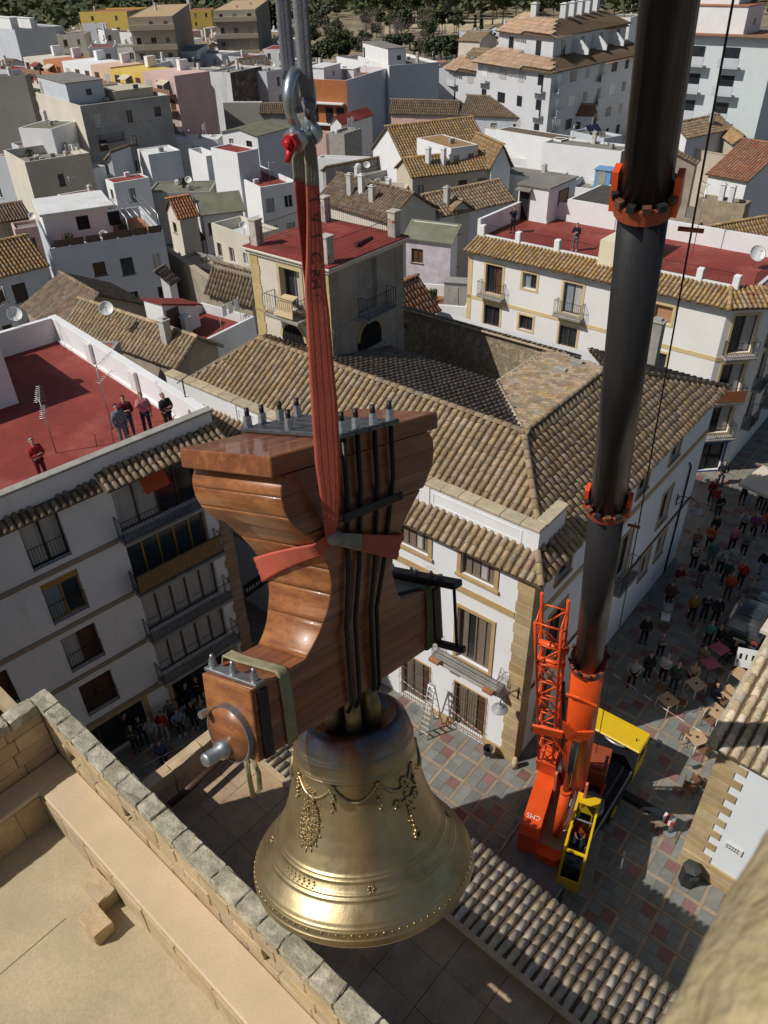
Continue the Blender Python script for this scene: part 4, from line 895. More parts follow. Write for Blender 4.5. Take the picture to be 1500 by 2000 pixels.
# ---------------------------------------------------------------- wooden yoke
WOOD = M('varnished red wood', (.27, .088, .034), rough=.33, c2=(.165, .052, .023), var=.3, scale=3.0, fine=26, bump=.05, obj=True, stretch=(.6, 5, 5), coat=.25, objr=.10, stain=((.36, .15, .045), 1.7, .50, .70, (.5, 1.6, 1.6)))
WOODE = M('varnished end grain', (.33, .125, .04), rough=.36, c2=(.20, .07, .028), var=.35, scale=5, fine=40, bump=.05, obj=True, coat=.2, stretch=(6, 1.0, 6), stain=((.40, .17, .055), .9, .48, .62, (.5, 1.6, .5)))
YOKE = rt('yoke', 'reddish varnished wooden bell yoke with scooped sides and steel fittings', 'yoke', RB @ Matrix.Translation((-.06, 0, 0)))
PT = [(-.453, .767), (-.0795, .767), (-.079, .42), (-.03, .365), (.02, .325), (.08, .297), (.14, .267), (.20, .257), (.27, .256), (.34, .275), (.40, .305), (.47, .352), (.53, .40), (.585, .445), (.59, .475), (.63, .515), (.68, .56), (.74, .588), (.79, .595), (.83, .592), (.86, .575), (.886, .55)]
def px_(z):
    for (z0, x0), (z1, x1) in zip(PT, PT[1:]):
        if z0 <= z <= z1: return x0 + (x1 - x0) * (z - z0) / (z1 - z0)
    return PT[-1][1]
def hz(z): return .167 + .131 * max(0, min(1, (z + .065) / .65))
CUT = [-.453, -.33, -.20, -.0798, -.0789, .07, .21, .35, .475, .586, .591, .69, .79, .886]
for z0, z1 in zip(CUT, CUT[1:]):                                       # the yoke is glued up from horizontal boards
    if z1 - z0 < .01: continue
    g = MB(); rings = []; n = 8 if z0 > -.079 else 2
    for i in range(n):
        z = z0 + .0008 + (z1 - z0 - .0016) * i / (n - 1); x, y = px_(z), hz(z); c = .004
        rings.append([g._a(p) for p in ((-x + c, -y, z), (x - c, -y, z), (x, -y + c, z), (x, y - c, z), (x - c, y, z), (-x + c, y, z), (-x, y - c, z), (-x, -y + c, z))])
    for A, B in zip(rings, rings[1:]):
        for j in range(8): g.idx((A[j], A[(j + 1) % 8], B[(j + 1) % 8], B[j]), 1 if j in (2, 6) else 0, j in (2, 6))
    g.idx(rings[0][::-1]); g.idx(rings[-1]); g.build('board', [WOOD, WOODE], YOKE)
g = MB(); g.bbox(-.641, .641, -.302, .300, .889, .981, .006); g.build('top_board', [WOOD], YOKE)
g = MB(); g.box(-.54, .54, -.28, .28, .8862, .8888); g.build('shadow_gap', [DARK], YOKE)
for s in (-1, 1):                                                        # end blocks with the iron straps
    g = MB(); g.bbox(s * .769 if s > 0 else -.788, .788 if s > 0 else s * .769, -.168, .168, -.454, -.078, .005); g.build('end_block', [WOODE], YOKE)
    g = MB(); g.bbox(s * .73 - .032, s * .73 + .032, -.18, .18, -.078, -.060, .004); g.build('clamp_plate', [M('zinc plate', (.30, .31, .32), rough=.45, metal=.7, var=.25, scale=8, obj=True)], YOKE)
    g = MB(); g.bbox(s * .72 - .03, s * .72 + .03, -.180, -.1675, -.453, -.10, .003); g.build('side_strap', [M('black steel', (.035, .036, .038), rough=.45, metal=.5, var=.3, obj=True, bump=.05)], YOKE)
    for y in (-.14, .005, .15):
        g = MB(); g.tube([(s * .73, y, -.060), (s * .73, y, -.040)], .020, 12, sm=False); g.tube([(s * .73, y, -.039), (s * .73, y, -.018)], .015, 6, sm=False); g.tube([(s * .73, y, -.017), (s * .73, y, .002)], [.012, .008], 8); g.build('nut', [STEEL], YOKE)
    g = MB(); g.tube([(s * .80, .02, -.345), (s * .825, .02, -.345)], .17 if 0 else .16, 32) if 0 else None
g = MB(); T_ = Matrix.Translation((-.788, -.012, -.335)) @ Matrix.Rotation(-pi / 2, 4, 'Y'); gm = MB(T_); gm.lathe([(.136, -.001), (.146, -.001), (.146, .034), (.139, .034), (.139, -.001)], 36, sm=False); gm.build('axle_ring', [M('zinc plate', (.3, .31, .32), obj=True)], YOKE)
gm = MB(T_); gm.lathe([(.138, .0), (.138, .031), (.001, .032)], 36); gm.build('axle_disc', [WOODE], YOKE)
gm = MB(T_); gm.lathe([(.046, .03), (.046, .07), (.034, .075), (.034, .155), (.028, .163), (.001, .163)], 24, (-.08, .03, 0)); gm.build('axle_pin', [STEEL], YOKE)
gm = MB(T_); gm.tube([(.09, .12, .045), (.09, .12, .085)], .02, 6, sm=False); gm.build('nut', [STEEL], YOKE)
BLK = MATS['black steel']
RODX = [(-.185, -.13), (-.082, -.062), (.049, .067), (.183, .11)]
for (xt, xb) in RODX:
    for s in (-1, 1):
        y = -.325 if s < 0 else .325; o_ = .022
        g = MB(); g.tube([(xt, y, 1.01), (xt, s * (hz(.72) + o_), .72), (xt * .45 + xb * .55, s * (hz(.3) + o_), .3), (xb * .9 + xt * .1, s * (.18 + o_), .0), (xb, s * (.167 + o_), -.45), (xb * .95, s * .15, -.52)], .0125, 8); g.build('tie_rod', [BLK], YOKE)
for k, y0 in enumerate((-.30, -.16, -.02, .12)):
    pass
for i, (x0, x1, y0, y1) in enumerate(((-.225, -.115, -.345, .335), (-.110, -.015, -.345, .345), (-.005, .105, -.345, .335), (.110, .235, -.345, .342))):
    g = MB(); g.bbox(x0, x1, y0, y1, .983, 1.008, .006); g.build('top_plate', [M('grey steel plate', (.145, .15, .16), rough=.42, metal=.75, var=.25, scale=7, obj=True, bump=.05)], YOKE)
for xt, _ in RODX:
    for y in (-.322, .312) + ((.02,) if xt < -.1 or 0 < xt < .1 else ()):
        g = MB(); g.tube([(xt, y, 1.008), (xt, y, 1.014)], .026, 14, sm=False); g.tube([(xt, y, 1.015), (xt, y, 1.042)], .0225, 6, sm=False); g.tube([(xt, y, 1.043), (xt, y, 1.063)], .0215, 6, sm=False); g.build('nut', [STEEL], YOKE)
        g = MB(); g.tube([(xt, y, 1.06), (xt, y, 1.105)], .0125, 8); g.build('stud', [BLK], YOKE)
g = MB(); g.bbox(-.25, .225, -.347, -.334, .59, .635, .004); g.tube([(.205, -.352, .612), (.205, -.33, .612)], .014, 8); g.build('rod_clamp', [BLK], YOKE)
# hammer bracket on the far end
g = MB(); g.bbox(.69, .78, -.33, .2, -.077, -.035, .005); g.build('bracket_arm', [BLK], YOKE); 
for y in (-.02, -.2): g = MB(); g.tube([(.735, y, -.035), (.735, y, -.015)], .02, 6, sm=False); g.build('nut', [STEEL], YOKE)
g = MB(); g.tube([(.745, -.29, -.07), (.755, -.285, -.46)], .011, 6); g.build('bracket_rod', [BLK], YOKE)
g = MB(); g.bbox(.735, .775, -.34, -.15, -.50, -.46, .004); g.build('bracket_foot', [BLK], YOKE)
g = MB(); g.ext([(.45, -.05, -.0775), (.66, -.15, -.0775), (.66, .15, -.0775), (.44, .15, -.0775)], (0, 0, .012)); g.build('far_plate', [M('grey steel plate', (.2, .2, .2))], YOKE)

def ribbon(rows, th, mat, name, parent=None, ribs=4):
    """a flat woven band: rows of (edge a, edge b, facing) points; real thickness, ridged along its length"""
    g = MB(); K = ribs * 2; R = []
    for a, c, nrm in rows:
        a, c = V(a), V(c); f = []; k2 = []
        for i in range(K + 1):
            q = a.lerp(c, i / K); h = th * (.5 + (.5 if i % 2 else 0)); f.append(g._a(q + nrm * h)); k2.append(g._a(q - nrm * th * .5))
        R.append((f, k2))
    for (f0, b0), (f1, b1) in zip(R, R[1:]):
        for i in range(K): g.idx((f0[i], f0[i + 1], f1[i + 1], f1[i]), 0, True); g.idx((b0[i + 1], b0[i], b1[i], b1[i + 1]), 0, True)
        g.idx((b0[0], f0[0], f1[0], b1[0])); g.idx((f0[-1], b0[-1], b1[-1], f1[-1]))
    f, k2 = R[0]; g.idx(f[::-1] + k2); f, k2 = R[-1]; g.idx(f + k2[::-1])
    return g.build(name, [mat], parent)
SLING = M('red sling webbing', (.50, .115, .075), rough=.8, var=.18, scale=9, fine=130, bump=.12, spec=.2)
SLEEVE = M('grey sling sleeve', (.30, .275, .22), rough=.85, var=.25, scale=14, fine=120, bump=.15)
SL = thing('lifting_sling', 'flat red lifting sling choked round the neck of the wooden yoke', 'sling', along(600, 340, 2.78))
def Yd(py): return 2.80 + .03 * (py - 300) / 740
fwd = ray(640, 700).normalized() * -1
def row(py, x0, x1, dy=0, f=None): return (along(x0, py, Yd(py) + dy), along(x1, py, Yd(py) + dy + .012), f or fwd)
def dense(K, n=4):
    out = []
    for (p0, a0, b0), (p1, a1, b1) in zip(K, K[1:]):
        for i in range(n): t_ = i / n; t2 = t_ * t_ * (3 - 2 * t_) * .35 + t_ * .65; out.append((p0 + (p1 - p0) * t_, a0 + (a1 - a0) * t2, b0 + (b1 - b0) * t2))
    return out + [K[-1]]
main = dense([(352, 597, 623), (420, 599, 627), (500, 598, 633), (560, 595, 637), (620, 598, 644), (700, 602, 651), (800, 608, 660), (900, 615, 665), (970, 625, 665), (1010, 631, 661), (1045, 635, 655), (1066, 639, 650)])
ribbon([row(*k) for k in main], .012, SLING, 'front_web', SL)
backw = dense([(350, 574, 597), (420, 580, 600), (500, 588, 603), (560, 595, 608), (700, 603, 640), (900, 617, 655), (1035, 640, 653)])
ribbon([row(k[0], k[1], k[2], .022) for k in backw], .010, M('dark red webbing', (.30, .045, .036), rough=.8, var=.2, scale=9, fine=130), 'back_web', SL)
ribbon([row(*k) for k in dense([(262, 588, 606), (290, 594, 618), (330, 596, 622), (364, 597, 624)])], .016, SLEEVE, 'front_sleeve', SL)
ribbon([row(k[0], k[1], k[2], .024) for k in dense([(275, 582, 596), (310, 570, 594), (356, 573, 597)])], .014, SLEEVE, 'back_sleeve', SL)
def Yk(x, y, z): return RB @ V((x - .06, y, z))
nf = (RB.to_3x3() @ V((0, -1, 0))).normalized(); nr = (RB.to_3x3() @ V((1, 0, 0))).normalized()
rows = []
for i in range(9):
    t_ = i / 8; cx_ = -.325 + .56 * t_; cz = .535 - .22 * t_; h = .03 + .04 * t_
    rows.append((Yk(cx_, -hz(cz) - .062 + .02 * t_, cz + h), Yk(cx_, -hz(cz - h) - .055 + .02 * t_, cz - h), nf))
rows += [(Yk(px_(.37) + .012, -hz(.37) - .01, .375), Yk(px_(.25) + .012, -hz(.25) - .01, .245), (nf + nr).normalized()), (Yk(px_(.37) + .014, -.1, .37), Yk(px_(.25) + .014, -.1, .25), nr), (Yk(px_(.38) + .014, .2, .38), Yk(px_(.28) + .014, .2, .28), nr)]
ribbon(rows[3:], .011, SLING, 'choker_web', SL)
ribbon(rows[:4], .015, SLEEVE, 'choker_sleeve', SL)
rows = [(Yk(-.30, -.33, .56), Yk(-.30, -.32, .51), nf), (Yk(-.36, -hz(.54) - .012, .545), Yk(-.325, -hz(.47) - .012, .475), (nf - nr).normalized())]
for i in range(9):
    t_ = i / 8; za_ = .525 - .185 * t_; zb_2 = .445 - .245 * t_
    rows.append((Yk(-px_(za_) - .013, -hz(za_) + (2 * hz(za_) + .015) * t_, za_), Yk(-px_(zb_2) - .013, -hz(zb_2) + (2 * hz(zb_2) + .015) * t_, zb_2), -nr))
ribbon(rows, .011, SLING, 'choker_web', SL)
g = MB(); q = Yk(-.315, -.335, .535); g.v += []; g.lathe([(.001, -.03), (.035, -.02), (.042, 0), (.035, .02), (.001, .03)], 10, q); g.build('choker_knot', [SLEEVE], SL)
# print on the sling
def letter(ch, size, M4, mat, parent, name='print'):
    cu = bpy.data.curves.new(name, 'FONT'); cu.body = ch; cu.size = size; cu.align_x = 'CENTER'; cu.align_y = 'CENTER'; cu.extrude = .0006
    o = bpy.data.objects.new(name, cu); me = bpy.data.meshes.new_from_object(o); bpy.data.objects.remove(o); me.materials.append(mat)
    return put(name, me, M4, parent)
INK = M('black print', (.04, .018, .015), var=.4, scale=60, bump=0)
for ch, py, sz, xc in (('T', 392, .062, 613), ('V', 428, .06, 615), ('I', 463, .058, 616), ('C', 505, .062, 616), ('R', 536, .058, 615), ('N', 556, .05, 616), ('R', 578, .022, 618)):
    p = along(xc, py, Yd(py) + .004) + fwd * .0135; dn = (along(xc + 4, py + 40, Yd(py + 40)) - along(xc, py, Yd(py))).normalized(); zz = fwd; xx = dn; yy = zz.cross(xx)
    letter(ch, sz, Matrix(((xx.x, yy.x, zz.x, p.x), (xx.y, yy.y, zz.y, p.y), (xx.z, yy.z, zz.z, p.z), (0, 0, 0, 1))), INK, SL)
# olive straps tied round the yoke ends
OL = M('olive strap webbing', (.36, .33, .20), rough=.85, var=.3, scale=20, fine=120, bump=.15)
def Ye(x, y, z): return YOKE.matrix_world @ V((x, y, z))
st = thing('tie_strap', 'pale olive strap looped round the near end of the yoke with a hanging loop', 'strap', Ye(-.55, 0, 0), 'olive straps round the yoke ends')
up = (RB.to_3x3() @ V((0, 0, 1))).normalized()
zt_ = -.079
ribbon([(Ye(-.655, .18, -.11), Ye(-.585, .18, -.11), -nf), (Ye(-.65, .17, zt_ + .03), Ye(-.58, .17, zt_ + .035), (up - nf).normalized()), (Ye(-.64, .08, zt_ + .02), Ye(-.57, .08, zt_ + .02), up), (Ye(-.62, -.06, zt_ + .012), Ye(-.55, -.06, zt_ + .012), up), (Ye(-.615, -.16, zt_ + .012), Ye(-.545, -.16, zt_ + .012), (up + nf * .6).normalized()), (Ye(-.613, -.175, zt_ - .02), Ye(-.543, -.175, zt_ - .02), nf), (Ye(-.605, -.176, -.25), Ye(-.535, -.176, -.25), nf), (Ye(-.60, -.176, -.455), Ye(-.53, -.176, -.455), nf), (Ye(-.60, .15, -.462), Ye(-.53, .15, -.462), -up)], .006, OL, 'strap_band', st, 3)
q = [along(480, 1478, 2.60), along(486, 1515, 2.60), along(495, 1558, 2.60), along(508, 1542, 2.62), along(505, 1510, 2.62), along(492, 1480, 2.62)]
rows = []
for i, p in enumerate(q): sd = V((.045, .01, .0)) * (.55 if i in (2, 3) else .5); rows.append((p - sd * .6, p + sd * .6, fwd if i < 3 else -fwd))
ribbon(rows, .004, OL, 'hanging_loop', st, 2)
st2 = thing('tie_strap', 'dark olive strap wrapped round the far end of the yoke', 'strap', Ye(.55, 0, 0), 'olive straps round the yoke ends')
OLD = M('dark olive webbing', (.13, .15, .06), rough=.85, var=.3, scale=20, fine=120)
ribbon([(Ye(.60, .15, zt_ + .01), Ye(.66, .15, zt_ + .01), up), (Ye(.60, -.1, zt_ + .01), Ye(.66, -.1, zt_ + .01), up), (Ye(.61, -.172, zt_ + .004), Ye(.67, -.172, zt_ + .004), (up + nf).normalized()), (Ye(.615, -.176, -.11), Ye(.675, -.176, -.11), nf), (Ye(.61, -.176, -.27), Ye(.67, -.176, -.27), nf), (Ye(.59, -.176, -.455), Ye(.65, -.176, -.455), nf), (Ye(.58, .0, -.462), Ye(.64, .0, -.462), -up)], .006, OLD, 'strap_band', st2, 3)
# shackle
GALV = M('galvanised shackle', (.50, .55, .58), rough=.32, metal=.85, var=.25, scale=25, bump=.06)
pc = along(592, 268, 2.80); sa = radians(22); ax = V((sin(sa), cos(sa), .0)).normalized(); upz = V((0, 0, 1))
SH = thing('bow_shackle', 'galvanised bow shackle with a red pin nut above the sling', 'shackle', pc)
g = MB(); pts = []
for i in range(23):
    a = -pi * .30 + (pi * 1.60) * i / 22; pts.append(pc + ax * (cos(a) * .082) + upz * (.112 + sin(a) * .078))
pts = [pc + ax * .055] + [pc + ax * .056 + upz * .03] + pts + [pc - ax * .056 + upz * .03] + [pc - ax * .055]
g.tube(pts, [.022] * 2 + [.0165 + .004 * (1 - abs(i - 11) / 11) for i in range(23)] + [.022] * 2, 12); g.build('bow', [GALV], SH)
for s in (-1, 1): g = MB(); g.tube([pc + ax * s * .038, pc + ax * s * .075], .037, 20); g.build('eye', [GALV], SH)
g = MB(); g.tube([pc - ax * .04, pc + ax * .04], .018, 12); g.build('pin', [GALV], SH)
RDP = M('red pin paint', (.50, .015, .025), rough=.4, var=.15, bump=0)
g = MB(); g.tube([pc - ax * .075, pc - ax * .105], .027, 6, sm=False); g.tube([pc - ax * .105, pc - ax * .125], [.020, .008], 8); g.tube([pc - ax * .09 + upz * -.01, pc - ax * .125 + upz * -.05], [.016, .010], 8); g.build('pin_nut', [RDP], SH)
# hoist slings up to the crane hook
HS = thing('hoist_strap', 'two grey hoist straps running straight up from the shackle', 'strap', pc + upz * .2)
top = pc + upz * .17
GS = M('grey hoist webbing', (.155, .16, .185), rough=.8, var=.2, scale=12, fine=120, bump=.12); GSL = M('light hoist webbing', (.21, .215, .225), rough=.8, var=.2, scale=12, fine=120, bump=.12)
xr = V((1, 0, 0)); fb_ = V((0, -1, 0))
ribbon([(top + xr * -.052 + upz * (h * 1.0), top + xr * -.008 + upz * h, fb_) for h in (-.0, .03, .12, .3, .6, 2, 12)], .012, GS, 'strap_ply', HS, 2)
ribbon([(top + xr * (-.004 + .005) + V((0, -.012, h)), top + xr * .046 + V((0, -.012, h)), (fb_ + xr * .3).normalized()) for h in (-.05, .02, .12, .3, .6, 2, 12)], .012, GSL, 'strap_ply', HS, 2)
ribbon([(top + V((.005, -.02, -.06)), top + V((.045, -.02, -.065)), fb_), (top + V((.012, -.012, -.10)), top + V((.046, 0, -.13)), (fb_ - upz).normalized()), (top + V((.01, .03, -.05)), top + V((.046, .03, -.06)), -fb_)], .012, GSL, 'strap_bight', HS, 2)

# ================================================================ mobile crane
ORG = M('crane orange', (.72, .085, .012), rough=.38, var=.12, scale=2, fine=30, bump=.03, spec=.5, stain=((.55, .12, .04), 2, .6, .75))
ORD = M('rusty and shaded orange', (.33, .07, .03), rough=.5, var=.2, scale=2)  # rust of the collars; on the winch housing its shade is painted in
YEL = M('crane yellow', (.70, .46, .012), rough=.38, var=.08, scale=2, fine=30, bump=.02, spec=.5)
BOOMD = M('dark telescope steel', (.032, .031, .032), rough=.36, metal=.3, var=.2, scale=6, fine=60, bump=.02, stretch=(5, 5, .05))
BLKP = M('black chassis paint', (.022, .023, .027), rough=.5, var=.3, scale=2)
GRD = M('grey deck plate', (.20, .20, .21), rough=.6, var=.3, scale=2, stain=((.20, .12, .075), .9, .55, .7))
SAND = M('sandy deck', (.40, .30, .20), rough=.85, var=.2)
CR = thing('mobile_crane', 'orange and yellow truck crane with a dark telescopic boom parked in the plaza', 'crane', (6.3, 16.4, 0))
def BP(s): return V((6.35 - 6.44 * s, 16.3 - 13.55 * s, 6 + 41.5 * s))
ba = (BP(1) - BP(0)).normalized(); be = V((-cos(radians(26)), sin(radians(26)), 0)); be = (be - ba * be.dot(ba)).normalized(); bn = be.cross(ba).normalized()
if bn.y > 0: bn = -bn
def secring(c, rw, rh, n=24):
    return [c + be * (cos(2 * pi * i / n) * rw * (1 if abs(cos(2 * pi * i / n)) > .0 else 1)) + bn * (math.copysign(abs(sin(2 * pi * i / n)) ** .75, sin(2 * pi * i / n)) * rh) for i in range(n)]
def boomsec(s0, s1, r0, r1, mat, name, capend=True):
    g = MB(); A = [g._a(p) for p in secring(BP(s0), r0, r0 * 1.15)]; B = [g._a(p) for p in secring(BP(s1), r1, r1 * 1.15)]; n = len(A)
    for i in range(n): g.idx((A[i], A[(i + 1) % n], B[(i + 1) % n], B[i]), 0, True)
    g.idx(A[::-1]); g.idx(B); return g.build(name, [mat], CR)
boomsec(-.085, .158, .47, .44, ORG, 'boom_base'); boomsec(.15, .32, .355, .335, BOOMD, 'boom_section'); boomsec(.305, .467, .325, .305, BOOMD, 'boom_section'); boomsec(.455, .70, .30, .27, BOOMD, 'boom_section'); boomsec(.70, 1.0, .25, .22, BOOMD, 'boom_section')
def collar(s, r, mat, h=.0021, lugs=True):
    g = MB(); P0 = secring(BP(s - h), r + .055, (r + .055) * 1.13); P1 = secring(BP(s + h), r + .05, (r + .05) * 1.13); Q1 = secring(BP(s + h), r - .005, r * 1.13)
    A = [g._a(p) for p in P0]; B = [g._a(p) for p in P1]; C2 = [g._a(p) for p in Q1]; A2 = [g._a(p) for p in secring(BP(s - h), r - .005, r * 1.13)]; n = len(A)
    for i in range(n):
        j = (i + 1) % n; g.idx((A[i], A[j], B[j], B[i]), 0); g.idx((B[i], B[j], C2[j], C2[i])); g.idx((A2[i], A2[j], A[j], A[i]))
    c = g.build('boom_collar', [mat], CR)
    P = secring(BP(s + h * .9), r + .035, (r + .035) * 1.13)
    for i in range(1, 24, 2):
        g = MB(); p = P[i]; o = (p - BP(s + h * .9)).normalized(); sd = ba.cross(o); g.ext([p + o * .05 + sd * .05, p + o * .05 - sd * .05, p - o * .03 - sd * .05, p - o * .03 + sd * .05], ba * .09); g.build('wear_pad', [BLKP if i % 4 == 1 else M('rusty steel', (.16, .07, .04), rough=.7, var=.4, scale=12)], c)
    if lugs:
        for q in (be, -be):
            g = MB(); p = BP(s) + q * (r + .02); g.ext([p - bn * .15 - ba * .1, p + bn * .15 - ba * .1, p + bn * .10 + ba * .40, p - bn * .10 + ba * .40], q * .08); g.build('collar_lug', [ORG], c)
collar(.467, .312, ORD); collar(.32, .335, ORD); collar(.158, .43, ORD, .003, False)
g = MB(); g.tube([BP(.467) - be * .44 - ba * .35, BP(.467) - be * .75 - ba * .35], .03, 6); g.tube([BP(.315) - be * .42 - ba * .3, BP(.315) - be * .66 - ba * .3], .03, 6); g.build('rope_guide', [ORD], CR)
g = MB(); g.tube([BP(1) - be * .55, BP(.315) - be * .62 - ba * .3, BP(.0) - be * .6], .014, 5); g.build('hoist_cable', [IRON], CR)
# fittings on the base section
g = MB(); c = BP(.125) - bn * 0; g.ext([c + bn * .48 + be * .42, c + bn * .50 + be * .05 + ba * .05, c + bn * .50 - be * .45 - ba * .12, c + bn * .50 - be * .45 - ba * .24, c + bn * .48 + be * .42 - ba * .14], bn * .06); g.build('hose_rail', [ORG], CR)
g = MB(); c = BP(.062)
g.ext([c + bn * .47 + be * .47 + ba * .55, c + bn * .5 - be * 0 + ba * .15, c + bn * .47 - be * .47 + ba * .55, c + bn * .47 - be * .40 - ba * .1, c + bn * .47 - be * .05 - ba * .85, c + bn * .47 + be * .30 - ba * .85, c + bn * .47 + be * .47 - ba * .1], bn * .05); g.build('cylinder_saddle', [ORG], CR)
for q, ln in ((be, 1), (-be, 1)):
    g = MB(); c0 = BP(-.1) + q * .50; g.ext([c0 - ba * .5 + bn * .5, c0 + ba * 1.2 + bn * .35, c0 + ba * 2.6 + bn * .5, c0 + ba * 2.6 + bn * .62, c0 - ba * .9 + bn * 1.2], q * .09); g.build('boom_cheek', [M('pink faded orange', (.62, .17, .10), rough=.5, var=.15)], CR)
FT = Fr((6.3, 16.4), 205.0); TW = FT.w
pA, pB = TW(.95, 0.02, 2.0), BP(.045) + bn * .55
g = MB(); m_ = pA.lerp(pB, .50); g.tube([pA, m_], .17, 16); g.tube([m_, m_ + (pB - pA).normalized() * .12], .19, 16); g.build('lift_cylinder', [ORG], CR)
g = MB(); g.tube([m_ + (pB - pA).normalized() * .1, pB], .115, 14); g.build('cylinder_rod', [M('chromed rod', (.22, .24, .26), rough=.2, metal=.95, var=.2, bump=0)], CR)
# superstructure
g = MB(FT.M); pts = [(-2.2, -1.2), (1.0, -1.2), (1.5, -.95), (1.78, -.4), (1.82, .2), (1.6, .4), (-.5, .4), (-2.2, .4)]; g.prism(pts, 1.35, 1.72); g.build('slewing_deck', [ORG], CR)
g = MB(FT.M); g.box(-.9, 1.35, -.48, .32, 1.722, 1.735); g.build('deck_plate', [SAND], CR)
g = MB(FT.M); g.ext([(-1.15, -1.2, 1.72), (1.72, -1.2, 1.45), (1.72, -1.2, 2.45), (1.5, -1.2, 2.72), (-.75, -1.2, 2.92), (-1.15, -1.2, 2.75)], (0, .68, 0)); hood = g.build('engine_hood', [ORG], CR)
g = MB(FT.M); g.box(-.9, 1.5, -.53, -.519, 2.2, 2.22); g.build('hood_seam', [BLKP], hood)
letter('CMS', .26, FT.M @ Matrix.Translation((1.1, -.86, 2.785)) @ Matrix.Rotation(-pi / 2, 4, 'Z'), WPLAST, hood, 'lettering')
g = MB(FT.M); g.bbox(-3.1, -1.75, .38, 1.18, 1.45, 2.55, .03); g.box(-2.6, -1.9, .5, 1.0, 2.551, 2.72); g.build('winch_housing', [ORD], CR)
g = MB(FT.M); g.tube([(-1.9, -.9, 1.9), (-1.9, .35, 1.9)], .38, 20); g.build('winch_drum', [BLKP], CR)
g = MB(FT.M); g.ext([(-1.75, 1.0, 1.5), (-1.35, 1.1, 1.5), (-1.6, 1.2, 2.3)], (0, .05, 0)); g.build('side_guard', [ORG], CR)
for k in range(4): g = MB(FT.M); y = .2 + k * .05; g.tube([(-1.0, y, 2.9), (-.3, y + .05, 2.5), (.2, y, 2.0), (.5, y - .1, 1.76)], .022, 6); g.build('hydraulic_hose', [M('hose red', (.28, .06, .03), rough=.6) if k % 2 else BLKP], CR)
# operator's cab: yellow frame, glass roof and windscreen, seat inside
GLZ = bpy.data.materials.new('cab glazing'); GLZ.use_nodes = True; q = GLZ.node_tree.nodes['Principled BSDF']; q.inputs['Base Color'].default_value = (.55, .62, .62, 1); q.inputs['Roughness'].default_value = .04; q.inputs['Transmission Weight'].default_value = 1; q.inputs['IOR'].default_value = 1.05; q.inputs['Specular IOR Level'].default_value = .9
X0, X1, Y0, Y1, Z0, Z1 = -.35, 2.3, .40, 1.20, 1.2, 3.05
g = MB(FT.M); t_ = .08
for y in (Y0, Y1 - t_):
    g.box(X0, X1 - .25, y, y + t_, Z1 - .1, Z1); g.box(X0, X1, y, y + t_, Z0, Z0 + .55); g.box(X0, X0 + .1, y, y + t_, Z0 + .55, Z1 - .1); g.box(.7, .78, y, y + t_, Z0 + .55, Z1 - .1)
    g.ext([(X1 - .33, y, Z1 - .02), (X1 - .22, y, Z1 - .02), (X1, y, Z0 + .5), (X1 - .1, y, Z0 + .5)], (0, t_, 0))
g.box(X0, X0 + .42, Y0 + t_, Y1 - t_, Z1 - .06, Z1); g.box(X1 - .34, X1 - .24, Y0 + t_, Y1 - t_, Z1 - .06, Z1 - .0); g.box(X0, X0 + .06, Y0 + t_, Y1 - t_, Z0, Z1 - .06); g.box(X1 - .06, X1, Y0 + t_, Y1 - t_, Z0, Z0 + .5); g.box(X0, X1, Y0, Y1, Z0 - .08, Z0); g.box(X1 - .32, X1 + .02, Y0 + t_, Y1 - t_, Z1 - .9, Z1 - .85) if 0 else None
oc = g.build('operator_cab', [YEL], CR)
g = MB(FT.M); g.box(X0 + .43, X1 - .35, Y0 + t_, Y1 - t_, Z1 - .03, Z1 - .02); g.build('roof_glass', [GLZ], oc)
g = MB(FT.M); g.ext([(X1 - .26, Y0 + t_, Z1 - .07), (X1 - .26, Y1 - t_, Z1 - .07), (X1 - .06, Y1 - t_, Z0 + .52), (X1 - .06, Y0 + t_, Z0 + .52)], (.012, 0, 0)); g.build('windscreen', [GLZ], oc)
g = MB(FT.M); g.box(.72, .78, Y0 + t_, Y1 - t_, Z1 - .05, Z1 + .01); g.build('roof_bar', [ALU], oc)
g = MB(FT.M); g.bbox(.25, .75, .58, 1.02, 1.75, 1.9, .03); g.bbox(.1, .28, .58, 1.02, 1.85, 2.6, .04); g.build('seat', [BLKP], oc)
g = MB(FT.M); g.bbox(1.5, 1.9, .5, 1.1, 1.3, 1.95, .03); g.tube([(1.3, .62, 1.6), (1.3, .62, 2.0)], .03, 6); g.tube([(1.3, .98, 1.6), (1.3, .98, 2.0)], .03, 6); g.box(1.6, 1.8, .6, .8, 1.951, 2.1); g.build('control_desk', [M('grey console', (.12, .14, .15), rough=.5)], oc)
g = MB(FT.M); g.box(X0 + .1, X1 - .1, Y0 + .09, Y1 - .09, Z0 + .001, Z0 + .02); g.build('cab_floor', [BLKP], oc)
g = MB(FT.M); g.box(X0, X1 + .1, Y1 + .02, Y1 + .38, 1.15, 1.2); g.build('cab_step', [GRD], CR)
